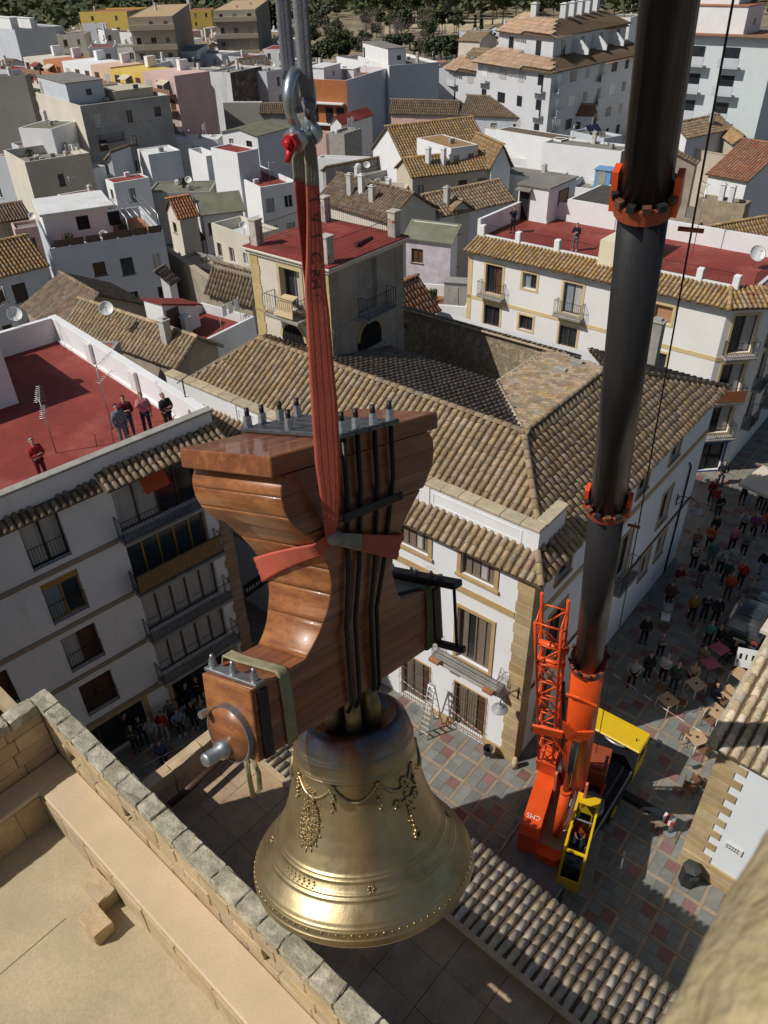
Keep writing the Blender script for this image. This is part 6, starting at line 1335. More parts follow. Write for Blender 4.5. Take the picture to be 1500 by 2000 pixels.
def parasol(px, py, z, az, w_, label, mat):
    p = at(px, py, z); t = thing('parasol', label, 'parasol', (p.x, p.y, 0), 'beige parasols over the café'); Mx = Fr(p, az).M.copy(); Mx[2][3] = 0
    g = MB(Mx); c = [(-w_, -w_), (w_, -w_), (w_, w_), (-w_, w_)]
    for i in range(4): a, b_ = c[i], c[(i + 1) % 4]; g.ext([(a[0], a[1], z), (b_[0], b_[1], z), (0, 0, z + .45)], (0, 0, .012)); g.ext([(a[0], a[1], z), (b_[0], b_[1], z), (b_[0], b_[1], z - .18), (a[0], a[1], z - .18)], (.004, .004, 0))
    g.build('canopy', [mat], t); g = MB(Mx); g.tube([(0, 0, 0), (0, 0, z + .5)], .03, 8); g.bbox(-.3, .3, -.3, .3, .004, .08, .02); g.build('pole', [ALU], t)
BGE = M('beige canvas', (.60, .54, .44), var=.1, scale=2)
parasol(1512, 945, 2.6, 50, 1.4, 'beige square parasol at the right edge near the shop', BGE); parasol(1556, 1225, 2.5, 42, 1.2, 'beige parasol beside the parked car at the right edge', BGE)
# barrier tapes
def tape(a, b, label, sag=.12, w_=.05, mat=None):
    a, b = V(a), V(b); g = MB(); n = 14
    for i in range(n):
        t0, t1 = i / n, (i + 1) / n; p = a.lerp(b, t0) - V((0, 0, sag * 4 * t0 * (1 - t0))); q = a.lerp(b, t1) - V((0, 0, sag * 4 * t1 * (1 - t1))); sd = V((0, .006, 0)); g.ext([p, q, q + V((0, 0, w_)), p + V((0, 0, w_))], sd, i % 2)
    o = g.build('barrier_tape', [WPLAST, M('tape red', (.55, .2, .2), bump=0)] if mat is None else mat, None, a); return tag(o, label, 'barrier tape', 'barrier tapes')
tape(at(1172, 1297, 1.0), at(1386, 1440, .78), 'white and red barrier tape stretched from the crane to the café table')
tape(at(268, 1502, .95), at(412, 1428, .95), 'pale barrier tape across the shaded street in front of the crowd', .02, .05, [M('grey tape', (.4, .4, .4)), M('grey tape', (.4, .4, .4))])
tape(wf.p + wf.d * 19.0 + wf.n * .25 + V((0, 0, 1.05)), wf.p + wf.d * 17.45 + wf.n * .25 + V((0, 0, 1.35)), 'white tape sagging across the right ground floor grille of the town hall', .04)
tape(wf.p + wf.d * 16.1 + wf.n * .25 + V((0, 0, 1.2)), wf.p + wf.d * 14.5 + wf.n * .25 + V((0, 0, 1.5)), 'white tape sagging across the left ground floor grille of the town hall', .12)
# stepladder
p = TH.w(-.75, 3.75, 0); ld = thing('stepladder', 'tall aluminium stepladder standing open against the town hall between the grilles', 'ladder', p)
Lx = Fr(p, 310); Mx = Lx.M
for s in (-1, 1):
    for k, y in ((0, -.55), (1, .55)): g = MB(Mx); g.tube([(s * .22 * (1 if k else 1), y, .003), (s * .15, 0, 2.9)], .03, 5); g.build('leg', [ALU], ld)
for i in range(9):
    z = .3 + i * .28; f = 1 - z / 2.9; g = MB(Mx); g.bbox(-.15 - .07 * f, .15 + .07 * f, .55 * f - .04, .55 * f + .04, z, z + .025, .004); g.build('step', [ALU], ld)
for i in range(5): z = .4 + i * .5; f = 1 - z / 2.9; g = MB(Mx); g.tube([(-.15 - .07 * f, -.55 * f, z), (.15 + .07 * f, -.55 * f, z)], .015, 5); g.build('stay', [ALU], ld)
g = MB(Mx); g.bbox(-.16, .16, -.1, .1, 2.88, 2.92, .01); g.build('top_cap', [ALU], ld)
# wall lamps
def lamp(base, out, az, label, drop=.35):
    t = thing('wall_lamp', label, 'lamp', V(base), 'bracket lamps on the town hall corner walls'); d = Fr((0, 0), az).X; b0 = V(base); e = b0 + d * out
    g = MB(); g.tube([b0, b0 + d * .1 + V((0, 0, .3)), b0 + d * out * .6 + V((0, 0, .42)), e + V((0, 0, .25)), e], .022, 6); g.tube([b0 + V((0, 0, -.3)), b0 + V((0, 0, .35))], .03, 6); g.tube([b0 + V((0, 0, -.25)), b0 + d * out * .55 + V((0, 0, .38))], .014, 5); g.build('bracket', [IRON], t)
    g = MB(Matrix.Translation(e)); g.lathe([(.03, .02), (.09, 0), (.12, -.07), (.20, -.14), (.31, -.19), (.32, -.21), (.29, -.2), (.1, -.12), (.001, -.1)], 20); g.build('shade', [M('lamp enamel', (.30, .31, .31), rough=.45, var=.1)], t)
    g = MB(Matrix.Translation(e)); g.lathe([(.001, -.24), (.1, -.22), (.12, -.16), (.001, -.13)], 12); g.build('globe', [WPLAST], t)
lamp(TH.w(-.06, .12, 4.35), .95, 235, 'grey enamel bracket lamp hanging from the lit quoin corner'); lamp(TH.w(14.6, -.06, 5.4), 1.05, 132, 'grey enamel bracket lamp on the shaded side wall above the crowd')
g = MB(); g.tube([TH.w(.72, -.05, 4.1), TH.w(17, -.05, 4.3)], .03, 5); tag(g.build('wall_cable', [IRON], None, TH.w(.7, -.05, 4.1)), 'dark cable run along the shaded side wall of the town hall', 'cable')
g = MB(); g.tube([TH.w(15.6, -.06, .0), TH.w(15.6, -.06, 6.9), TH.w(15.2, -.06, 7.3)], .045, 6); tag(g.build('drain_pipe', [IRON], None, TH.w(15.6, -.06, 0)), 'thin drain pipe at the far end of the shaded side wall', 'pipe')
# bins
p = TH.w(-.42, 1.05, 0); t = thing('litter_bin', 'black litter bin leaning at the foot of the town hall front wall', 'bin', p); g = MB(Matrix.Translation(p) @ Matrix.Rotation(.2, 4, 'X')); g.lathe([(.001, .28), (.14, .28), (.2, .75), (.21, .8), (.17, .8), (.13, .34), (.001, .33)], 16); g.build('bucket', [BLKP], t); g = MB(Matrix.Translation(p)); g.tube([(0, .02, .004), (0, 0, .3)], .04, 6); g.build('post', [BLKP], t)
p = BW(-.55, -.55, 0); t = thing('street_bin', 'dark hexagonal bin against the sandstone plinth of the right cottage', 'bin', p); g = MB(Matrix.Translation(p)); g.tube([(0, 0, .004), (0, 0, .95)], .32, 6, sm=False); g.build('bin_body', [M('dark green bin', (.025, .03, .028), rough=.5)], t); g = MB(Matrix.Translation(p)); g.tube([(0, 0, .951), (0, 0, 1.06)], [.34, .12], 6, sm=False); g.bbox(-.16, .16, -.36, -.3, .62, .82, .01); g.build('lid', [M('bin lid', (.06, .065, .065), rough=.4)], t)
g = MB(TH.M); g.bbox(-1.9, -1.3, -1.9, -1.3, .004, .014, .003); tag(g.build('manhole_cover', [M('manhole steel', (.16, .17, .16), rough=.6, var=.3)], None, TH.w(-1.6, -1.6, 0)), 'square manhole cover near the town hall corner', 'manhole cover')
# pushchair
p = at(1297, 1216, 0); t = thing('pushchair', 'white pushchair in front of the person in brown', 'pushchair', p); Mx = Fr(p, 205).M
g = MB(Mx); g.ext([(-.3, -.2, .45), (.35, -.2, .40), (.4, -.2, .55), (-.1, -.2, .62), (-.32, -.2, .95)], (0, .4, 0)); g.build('seat', [WPLAST], t); g = MB(Mx); g.lathe([(.001, .34), (.2, .28), (.28, .12), (.29, 0), (.26, 0)], 12, (-.22, 0, .75)); g.build('hood', [M('grey cloth', (.3, .31, .32))], t)
for a_, b_ in ((-.3, -.25), (-.3, .25), (.35, -.22), (.35, .22)): g = MB(Mx); g.tube([(a_, b_ - .02, .13), (a_, b_ + .02, .13)], .125, 14); g.build('wheel', [IRON], t)
for b_ in (-.22, .22): g = MB(Mx); g.tube([(.35, b_, .13), (-.1, b_, .5), (-.55, b_, 1.02)], .016, 6); g.tube([(-.3, b_, .13), (0, b_, .48)], .016, 6); g.build('frame', [ALU], t)
# parked car
CARP = M('olive grey car paint', (.085, .09, .082), rough=.25, metal=.4, var=.1, bump=0, spec=.6, coat=.6)
FCAR = Fr(at(1403, 1238, .6), 38.0); FCAR.M[2][3] = 0; car = thing('parked_car', 'dark olive grey hatchback parked among the crowd with its rear window facing the café', 'car', (FCAR.o.x, FCAR.o.y, 0))
FCAR.M = FCAR.M @ Matrix.Translation((.1, -1.85, 0))
st_ = [(.0, .62, .46, .95, .80), (.12, .80, .34, 1.0, .86), (.30, .86, .28, 1.04, .88), (1.0, .90, .24, 1.06, .90), (2.2, .91, .24, 1.04, .91), (3.2, .90, .24, .98, .90), (3.9, .84, .28, .88, .84), (4.22, .70, .40, .72, .68)]
b = MB(FCAR.M); R = []
for x, hw, z0, z1, hw2 in st_:
    R.append([b._a((x, y + .9, z)) for y, z in ((-hw * .9, z0), (-hw, z0 + .15), (-hw, (z0 + z1) / 2), (-hw2, z1 - .06), (-hw2 * .92, z1), (0, z1 + .03), (hw2 * .92, z1), (hw2, z1 - .06), (hw, (z0 + z1) / 2), (hw, z0 + .15), (hw * .9, z0))])
for A, B in zip(R, R[1:]):
    for j in range(11): b.idx((A[j], A[(j + 1) % 11], B[(j + 1) % 11], B[j]), 0, True)
b.idx(R[0]); b.idx(R[-1][::-1]); b.build('body', [CARP], car)
b = MB(FCAR.M); R = []
for x, hw, z in ((.22, .76, 1.03), (.50, .70, 1.36), (.8, .66, 1.50), (1.6, .66, 1.55), (2.3, .66, 1.48), (3.05, .74, 1.03)): R.append([b._a((x, .9 + s * hw, z - (.0 if abs(s) < 1 else .05))) for s in (-1, -.9, -.4, .4, .9, 1)])
for A, B in zip(R, R[1:]):
    for j in range(5): b.idx((A[j], A[j + 1], B[j + 1], B[j]), 0, True)
for j in (0, 5): 
    for A, B in zip(R[:-1], R[1:]):
        pa, pb = b.v[A[j]], b.v[B[j]]; k0 = b._a(FCAR.M.inverted() @ V((pa.x, pa.y, 1.0))); k1 = b._a(FCAR.M.inverted() @ V((pb.x, pb.y, 1.0))); b.idx((A[j], B[j], k1, k0))
b.build('cabin', [CARP], car)
CG = M('car glass', (.035, .045, .05), rough=.06, var=.1, bump=0, spec=.8)
b = MB(FCAR.M); b.ext([(.20, .9 - .66, 1.06), (.20, .9 + .66, 1.06), (.47, .9 + .60, 1.37), (.47, .9 - .60, 1.37)], (-.015, 0, .012)); b.build('rear_window', [CG], car)
b = MB(FCAR.M); b.ext([(.85, .40, 1.535), (.85, 1.4, 1.535), (1.55, 1.4, 1.575), (1.55, .40, 1.575)], (0, 0, .012)); b.build('sunroof', [CG], car)
b = MB(FCAR.M); b.ext([(2.4, .32, 1.47), (2.4, 1.48, 1.47), (3.02, 1.58, 1.07), (3.02, .22, 1.07)], (.01, 0, .015)); b.build('windscreen', [CG], car)
for s in (0, 1):
    y = .16 if s == 0 else 1.64
    b = MB(FCAR.M); b.ext([(.55, y, 1.09), (2.75, y, 1.09), (2.2, y + (.06 if s == 0 else -.06), 1.42), (.75, y + (.06 if s == 0 else -.06), 1.42)], (0, -.012 if s == 0 else .012, 0)); b.build('side_window', [CG], car)
    b = MB(FCAR.M); b.bbox(-.03, .12, .1 if s == 0 else 1.42, .38 if s == 0 else 1.7, .72, .92, .02); b.build('tail_light', [M('tail lamp', (.35, .05, .04), rough=.2, bump=0)], car)
    b = MB(FCAR.M); b.bbox(2.5, 2.65, -.2 if s == 0 else 1.85, -.03 if s == 0 else 2.0, .98, 1.12, .03); b.build('door_mirror', [CARP], car)
    for x in (.75, 3.35): b = MB(FCAR.M); yy = .02 if s == 0 else 1.78; b.tube([(x, yy - .1, .32), (x, yy + .1, .32)], .32, 20); wl = b.build('wheel', [MATS['tyre rubber']], car); b = MB(FCAR.M); b.tube([(x, yy - .11, .32), (x, yy + .11, .32)], .2, 14); b.build('rim', [ALU], wl)
b = MB(FCAR.M); b.bbox(-.05, .0, .62, 1.18, .60, .72, .01); b.build('number_plate', [WPLAST], car)
b = MB(FCAR.M); b.bbox(-.06, .15, .08, 1.72, .36, .56, .04); b.build('rear_bumper', [BLKP], car)
# dark shop front across the alley behind the yoke, with its sign
al = thing('alley_shop', 'dark shaded shop front down the alley behind the scooped yoke', 'building', TH.w(3, 23.5, 0)); fa = Face(TH.w(2.4, 32), TH.w(2.4, 21.5))
b = MB(); b.wall(TH.w(2.4, 32), TH.w(2.4, 21.5), 0, 9, [(2, 4, .1, 2.4), (5.5, 8, .1, 2.4), (2, 3.2, 4, 6), (6, 7.2, 4, 6)], .3); b.wall(TH.w(2.4, 21.5), TH.w(9, 21.5), 0, 9); b.build('wall', [GREYP], al)
for o in ((2, 4, .1, 2.4), (5.5, 8, .1, 2.4), (2, 3.2, 4, 6), (6, 7.2, 4, 6)): window(al, fa, o, CONC, GLASS, .08, .02, 'pair', IRON, .2, sill=False)
sg = thing('alley_sign', 'dark hanging shop sign with small white lettering seen inside the scoop of the yoke', 'sign', at(495, 1140, 4))
c0, c1 = at(487, 1150, 4.0), at(512, 1132, 4.0); fs2 = Face(c0, c1); g = MB(fs2.M); g.bbox(-.3, fs2.L + .3, -.06, -.01, 3.6, 4.35, .01); g.build('sign_board', [DARK], sg)
Lm = fs2.M @ Matrix.Translation((fs2.L / 2, .0, 3.97)) @ Matrix(((1, 0, 0, 0), (0, 0, 1, 0), (0, 1, 0, 0), (0, 0, 0, 1)))
letter('TAILAND', .30, fs2.M @ Matrix.Translation((fs2.L / 2, .002, 3.97)) @ Matrix(((1, 0, 0, 0), (0, 0, 1, 0), (0, 1, 0, 0), (0, 0, 0, 1))), WPLAST, sg, 'lettering')
# ================================================================ the old town beyond
TG = 'houses of the old town'
def fwin(parent, fc, o, pane, frame):
    a, b_, c, e = o; g = MB(fc.M); t = .05
    g.box(a - .09, b_ + .09, -.01, .05, c - .07, c)
    for q in ((a, a + t, c, e), (b_ - t, b_, c, e), (a + t, b_ - t, e - t, e), ((a + b_) / 2 - .03, (a + b_) / 2 + .03, c, e - t)): g.box(q[0], q[1], -.16, -.10, q[2], q[3])
    w_ = g.build('window', [frame], parent)
    g = MB(fc.M); g.box(a, b_, -.17, -.15, c, e); g.build('pane', [pane], w_)
    return w_
PANES = [GLASS, GLASS, GLASSB, CURT, BROWNW]
def autowin(L, z0, z1, n, rng, doors=False):
    out = []
    if n <= 0 or L < 1.2: return out
    fl = max(1, int((z1 - z0 - .3) / 2.9)); step = L / n
    for f in range(fl):
        zt = z1 - .75 - f * 2.9
        for i in range(n):
            if rng.random() < .15: continue
            w_ = rng.uniform(.7, 1.1); h = rng.uniform(1.0, 1.45); c = step * (i + .5) + rng.uniform(-.2, .2)
            if c - w_ / 2 < .2 or c + w_ / 2 > L - .2 or zt - h < z0 + .2: continue
            out.append((c - w_ / 2, c + w_ / 2, zt - h, zt))
    return out
NB_ = [0]; FOOT = []
def flat(label, P, Q, R_, z, wall=WHITE, floor=GREYF, ph=.6, wl=2, wr_=2, z0=0.0, side=None, rooms=(), acc='', cop=None, tank=None, name='house', maxw=16, cat='house', grp=TG, azf=None):
    """flat roofed house from its near roof corner P, left corner Q and right corner R"""
    NB_[0] += 1; rng = random.Random(NB_[0] * 17)
    p = at(*P, z) if not isinstance(P, V) else P.copy(); az = azf
    if azf is not None: wx = R_
    if isinstance(R_, tuple): r = at(*R_, z); d = r - p; az = math.degrees(math.atan2(d.x, d.y)); wx = min(d.length, maxw)
    if isinstance(Q, tuple):
        q = at(*Q, z); dq = q - p
        if az is None: az = math.degrees(math.atan2(dq.x, dq.y)) + 90; wx = R_
    if az is None: az = 40; wx = R_
    f = Fr((p.x, p.y), az); wy = min(maxw, max(1.0, f.l(q).y)) if isinstance(Q, tuple) else Q
    FOOT.append([f.w(0, 0), f.w(wx, 0), f.w(wx, wy), f.w(0, wy)])
    t = thing(name, label, cat, (p.x, p.y, z0), grp); W2 = f.w
    A, B, C2, D = W2(0, 0), W2(wx, 0), W2(wx, wy), W2(0, wy); fl_, fr_ = Face(D, A), Face(A, B)
    ol_ = autowin(wy, z0, z - ph, wl, rng); or_ = autowin(wx, z0, z - ph, wr_, rng)
    b = MB(); b.wall(D, A, z0, z, ol_, .16); b.wall(C2, D, z0, z)
    if side is None: b.wall(A, B, z0, z, or_, .16)
    b.wall(B, C2, z0, z); b.build('wall', [wall], t)
    if side is not None: b = MB(); b.wall(A, B, z0, z, or_, .16); b.build('side_wall', [side], t)  # right-hand wall in its own tone, often with its shade painted in
    for fc, os_ in ((fl_, ol_), (fr_, or_)):
        for o in os_: fwin(t, fc, o, rng.choice(PANES), rng.choice([BROWNW, WPLAST, CONC]))
    th_ = .18
    b = MB(f.M); b.box(th_, wx - th_, th_, wy - th_, z - ph - .12, z - ph); b.build('roof_floor', [floor], t)
    b = MB(f.M); zz = z - ph
    b.face([(th_, th_, zz), (th_, wy - th_, zz), (th_, wy - th_, z), (th_, th_, z)]); b.face([(wx - th_, wy - th_, zz), (wx - th_, th_, zz), (wx - th_, th_, z), (wx - th_, wy - th_, z)]); b.face([(wx - th_, th_, zz), (th_, th_, zz), (th_, th_, z), (wx - th_, th_, z)]); b.face([(th_, wy - th_, zz), (wx - th_, wy - th_, zz), (wx - th_, wy - th_, z), (th_, wy - th_, z)])
    for q_ in ((0, wx, 0, th_), (0, wx, wy - th_, wy), (0, th_, th_, wy - th_), (wx - th_, wx, th_, wy - th_)): b.face([(q_[0], q_[2], z), (q_[1], q_[2], z), (q_[1], q_[3], z), (q_[0], q_[3], z)])
    b.build('parapet', [cop or wall], t)
    for rm in rooms:                                                   # (fx0,fx1,fy0,fy1,height,wall,roof)
        x0, x1, y0, y1 = rm[0] * wx, rm[1] * wx, rm[2] * wy, rm[3] * wy; h = rm[4]; wm = rm[5] if len(rm) > 5 else wall; rmf = rm[6] if len(rm) > 6 else wm
        b = MB(f.M); b.box(x0, x1, y0, y1, zz - .05, zz + h); ro = b.build('rooftop_room', [wm], t); b = MB(f.M); b.bbox(x0 - .12, x1 + .12, y0 - .12, y1 + .12, zz + h + .002, zz + h + .12, .02); b.build('slab', [rmf], ro)
        fd = Face(W2(x0, y1), W2(x0, y0))
        if y1 - y0 > 1.4: b = MB(fd.M); b.box(.35, 1.1, .005, .04, zz, zz + 1.9); b.build('door', [rng.choice([BROWNW, IRON, CONC])], ro)
        fd = Face(W2(x0, y0), W2(x1, y0))
        if x1 - x0 > 2: b = MB(fd.M); b.box((x1 - x0) * .5, (x1 - x0) * .5 + .7, .005, .035, zz + .9, zz + 1.6); b.build('window', [GLASS], ro)
    if wx * wy > 22: acc = acc + ''.join(rng.choice('bbcadbcl') for _ in range(rng.randint(1, 3)))
    accessories(t, f, wx, wy, zz, acc, rng, label)
    return t, f, wx, wy
def accessories(t, f, wx, wy, zz, acc, rng, label):
    for k in acc:
        x, y = rng.uniform(.15, .85) * wx, rng.uniform(.15, .85) * wy
        if k == 'c': chimney(t, f.w(x, y, zz), .45, .42, rng.uniform(.9, 1.5), rng.choice([CHIM, WHITE2]))
        if k == 'b': b = MB(f.M); b.bbox(x, x + .6, y, y + .4, zz, zz + .5, .03); b.build('roof_box', [rng.choice([WPLAST, CONC, GREYP])], t)
        if k == 'a': b = MB(f.M); b.tube([(x, y, zz), (x, y, zz + 2.2)], .025, 5); b.tube([(x - .1, y, zz + 2.1), (x + .9, y, zz + 2.1)], .015, 4); [b.tube([(x + i * .13, y - .2, zz + 2.1), (x + i * .13, y + .2, zz + 2.1)], .01, 3) for i in range(7)]; b.build('aerial', [STEEL], t)
        if k == 'd':
            M4 = Matrix.Translation(f.w(x, y, zz + .9)) @ Matrix.Rotation(radians(-170), 4, 'Z') @ Matrix.Rotation(radians(35 - 90), 4, 'X'); b = MB(M4); b.lathe([(.005, 0), (.15, .02), (.3, .08), (.4, .16), (.38, .17), (.28, .06), (.01, -.03)], 14); d_ = b.build('dish', [WPLAST], t); b = MB(f.M); b.tube([(x, y, zz), (x, y, zz + .9)], .03, 5); b.build('dish_mount', [STEEL], t)
        if k == 'w': b = MB(f.M); b.tube([(x, y, zz + .25), (x + 1.3, y, zz + .25)], .28, 12); b.box(x, x + 1.3, y - .2, y + .2, zz, zz + .1); b.build('water_tank', [WPLAST], t)
        if k == 's':
            for i in range(2): b = MB(f.M); b.ext([(x + i * 1.15, y, zz + .2), (x + 1.05 + i * 1.15, y, zz + .2), (x + 1.05 + i * 1.15, y + 1.2, zz + 1.1), (x + i * 1.15, y + 1.2, zz + 1.1)], (0, -.03, .05)); s_ = b.build('solar_panel', [PANEL], t); b = MB(f.M); b.tube([(x + .1 + i * 1.15, y + 1.1, zz), (x + .1 + i * 1.15, y + 1.1, zz + 1.0)], .03, 4); b.tube([(x + .9 + i * 1.15, y + 1.1, zz), (x + .9 + i * 1.15, y + 1.1, zz + 1.0)], .03, 4); b.build('panel_stand', [ALU], s_)
        if k == 'l': b = MB(f.M); b.tube([(x, y, zz), (x, y, zz + 1.7)], .025, 4); b.tube([(min(x + 2.5, wx - .3), y, zz), (min(x + 2.5, wx - .3), y, zz + 1.7)], .025, 4); b.tube([(x, y, zz + 1.6), (min(x + 2.5, wx - .3), y, zz + 1.6)], .01, 3); [b.ext([(x + .3 + i * .5, y, zz + 1.58), (x + .65 + i * .5, y, zz + 1.58), (x + .65 + i * .5, y + .02, zz + .9), (x + .3 + i * .5, y + .02, zz + .9)], (0, .015, 0)) for i in range(3)]; b.build('washing_line', [rng.choice([WPLAST, CURTB, CURT])], t)
        if k == 'r': railing(t, [(.1, .1, zz + .05), (wx - .1, .1, zz + .05)], .9, f.M, sp=.16, name='roof_rail'); railing(t, [(.1, .1, zz + .05), (.1, wy - .1, zz + .05)], .9, f.M, sp=.16, name='roof_rail')
        if k == 'p':
            g = MB(f.M); q = (x, y)
            for i in range(60): a, r_ = rng.uniform(0, 6.3), rng.uniform(0, .5); g.ext([(q[0] + cos(a) * r_, q[1] + sin(a) * r_, zz + rng.uniform(.3, 1.1)), (q[0] + cos(a) * r_ + .12, q[1] + sin(a) * r_, zz + rng.uniform(.3, 1.1)), (q[0] + cos(a) * r_, q[1] + sin(a) * r_ + .12, zz + rng.uniform(.3, 1.1))], (0, 0, .01))
            g.bbox(q[0] - .25, q[0] + .25, q[1] - .25, q[1] + .25, zz, zz + .4, .03); g.build('potted_plant', [M('terrace plant', (.05, .075, .03), var=.4, scale=4)], t)
def gable(label, E0, E1, R0, R1, ze, zr, mat=TILE, wall=WHITE, z0=0.0, pitch=.30, wl=2, wr_=3, acc='', ov=.25, name='house', shed=False, seg=3, step=.42, cat='house', maxd=12, ewall=None):
    """tiled house from its near eaves edge E0-E1 and its ridge R0-R1; the far slope mirrors the near one"""
    NB_[0] += 1; rng = random.Random(NB_[0] * 31)
    e0, e1, r0, r1 = (E0, E1, R0, R1) if isinstance(E0, V) else (at(*E0, ze), at(*E1, ze), at(*R0, zr), at(*R1, zr))
    d = (e1 - e0).normalized(); n = V((-d.y, d.x, 0))                       # n: away from the eaves, under the ridge
    if (r0 - e0).dot(n) < 0: e0, e1, r0, r1 = e1, e0, r1, r0; d = -d; n = -n
    dep = ((r0 - e0).dot(n) + (r1 - e1).dot(n)) / 2; dep = max(1.2, min(dep, maxd)); L = (e1 - e0).length
    k = 1 if shed else 2
    t = thing(name, label, cat, (e0.x, e0.y, z0), TG)
    def q(s, y, z): p = e0 + d * s + n * y; return V((p.x, p.y, z))
    FOOT.append([q(0, 0, 0), q(L, 0, 0), q(L, dep * k, 0), q(0, dep * k, 0)])
    fE = Face(q(0, ov, 0), q(L, ov, 0)); oE = autowin(L, z0, ze - .1, wr_, rng)
    fG = Face(q(ov, dep * k - ov, 0), q(ov, ov, 0)); oG = autowin(dep * k - 2 * ov, z0, ze, wl, rng)
    b = MB(); b.wall(q(0 + ov, ov, 0), q(L - ov, ov, 0), z0, ze - .02, [(o[0] - ov, o[1] - ov, o[2], o[3]) for o in oE if o[0] > ov + .1 and o[1] < L - ov * 2 - .1], .16)
    fE = Face(q(ov, ov, 0), q(L - ov, ov, 0)); oE = [(o[0] - ov, o[1] - ov, o[2], o[3]) for o in oE if o[0] > ov + .1 and o[1] < L - ov * 2 - .1]
    b.build('front_wall', [ewall or wall], t)
    b = MB(); b.wall(q(ov, dep * k - ov, 0), q(ov, ov, 0), z0, ze - .02, oG, .16); b.wall(q(L - ov, ov, 0), q(L - ov, dep * k - ov, 0), z0, ze - .02); b.wall(q(L - ov, dep * k - ov, 0), q(ov, dep * k - ov, 0), z0, (zr - .05) if shed else ze - .02)
    for s in (ov, L - ov):
        if shed: b.face([q(s, ov, ze - .02), q(s, dep - ov, ze - .02), q(s, dep - ov, zr - .05)])
        else: b.face([q(s, ov, ze - .02), q(s, 2 * dep - ov, ze - .02), q(s, dep, zr - .05)])
    b.build('wall', [wall], t)
    for o in oE: fwin(t, fE, o, rng.choice(PANES), BROWNW)
    for o in oG: fwin(t, fG, o, rng.choice(PANES), BROWNW)
    polys = [[q(0, 0, ze), q(L, 0, ze), q(L, dep, zr), q(0, dep, zr)]]
    if not shed: polys.append([q(L, 2 * dep, ze), q(0, 2 * dep, ze), q(0, dep, zr), q(L, dep, zr)])
    if mat in (REDF, REDF2, GREENF, GREYF):
        b = MB()
        for p in polys: roof_surface(b, p, .1)
        b.build('roof', [mat], t)
    else: tiled(t, polys, mat, pitch, step, seg=seg, thick=.08, ridges=[(q(0, dep, zr + .03), q(L, dep, zr + .03))])
    for c in acc:
        s, y = rng.uniform(.15, .85) * L, rng.uniform(.45, .8) * dep
        if c == 'c': chimney(t, q(s, y, ze + (zr - ze) * y / dep), .5, .45, rng.uniform(1.1, 1.7), rng.choice([CHIM, WHITE2]))
        if c == 'a':
            b = MB(); p = q(s, y, ze + (zr - ze) * y / dep); b.tube([p, p + V((0, 0, 2.2))], .025, 5); b.tube([p + V((-.1, 0, 2.1)), p + V((.9, 0, 2.1))], .015, 4); [b.tube([p + V((i * .13, -.2, 2.1)), p + V((i * .13, .2, 2.1))], .01, 3) for i in range(7)]; b.build('aerial', [STEEL], t)
    return t
def gwall(label, a, b_, z, th_=.3, mat=GREYP, z0=0.0):
    p, q = at(*a, z), at(*b_, z); f = Fr((p.x, p.y), math.degrees(math.atan2(q.x - p.x, q.y - p.y))); g = MB(f.M); L = (q - p).length
    g.box(0, L, 0, th_, z0, z - .1); t = thing('garden_wall', label, 'wall', (p.x, p.y, z0), 'garden walls between the houses'); g.build('wall_face', [mat], t); g = MB(f.M); g.bbox(-.03, L + .03, -.04, th_ + .04, z - .098, z, .01); g.build('coping', [MORTAR], t); return t
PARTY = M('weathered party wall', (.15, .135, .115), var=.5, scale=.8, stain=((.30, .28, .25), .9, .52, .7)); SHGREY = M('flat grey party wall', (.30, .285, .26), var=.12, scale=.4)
BEIGE = M('beige plaster', (.56, .49, .38), var=.12, scale=.6); PEACH = M('peach plaster', (.68, .48, .34), var=.1, scale=.6); PINKP = M('pink plaster', (.66, .46, .41), var=.1, scale=.6); YELP = M('strong yellow plaster', (.68, .49, .12), var=.1, scale=.6); ORBR = M('orange brick face', (.46, .16, .055), var=.2, scale=2); BLUP = M('bluish plaster and wall shade', (.55, .58, .62), var=.1, scale=.5, stain=((.42, .44, .46), .7, .56, .75))  # the last one also paints the bluish shade of white walls
# ---- left, nearest rows
t, f, wx, wy = flat('white house with a planted, fenced roof terrace and a flat grey upper storey', (96, 486), (62, 432), (319, 452), 9.0, BLUP, TERRA, .9, 1, 4, acc='ppar')
b = MB(f.M); b.box(.3, wx * .62, wy * .45, wy - .1, 8.1, 10.6); u = b.build('upper_storey', [WHITE], t); b = MB(f.M); b.bbox(.1, wx * .66, wy * .38, wy + .1, 10.6, 10.8, .02); b.build('slab', [WHITE2], u)
fu = Face(f.w(.3, wy * .45), f.w(wx * .62, wy * .45)); 
for s in (2.6, 5.2): b = MB(fu.M); b.box(s, s + 1.0, .004, .04, 9.0, 10.1); b.build('window', [DARK], u)
b = MB(f.M); [b.tube([(x, .12, 8.1), (x, .12, 10.4)], .05, 5) for x in (wx * .7, wx * .85, wx * .98)]; [b.tube([(wx * (.7 + .056 * i), .1, 10.4), (wx * (.7 + .056 * i), wy * .8, 10.4)], .045, 4) for i in range(6)]; b.build('pergola', [STEEL], t)
b = MB(f.M); [b.box(x, x + wx * .12, .02, .05, 9.0, 9.55) for x in (wx * .05, wx * .18, wx * .32, wx * .46, wx * .6, wx * .74, wx * .87)]; b.build('reed_fence', [M('brown reed fence', (.16, .10, .07), var=.4, scale=3, stretch=(14, 14, .5))], t)
gable('house with a golden tiled roof and bluish shaded wall at the left edge', (-80, 562), (98, 518), (-60, 478), (71, 462), 8.0, 9.7, TILEG, BLUP, acc='', wr_=4, maxd=7)
gable('brown tiled barn roof behind the left terrace wall', (40, 600), (112, 650), (127, 534), (180, 574), 8.2, 9.8, TILEB, TANP, acc='', wr_=0, wl=0)
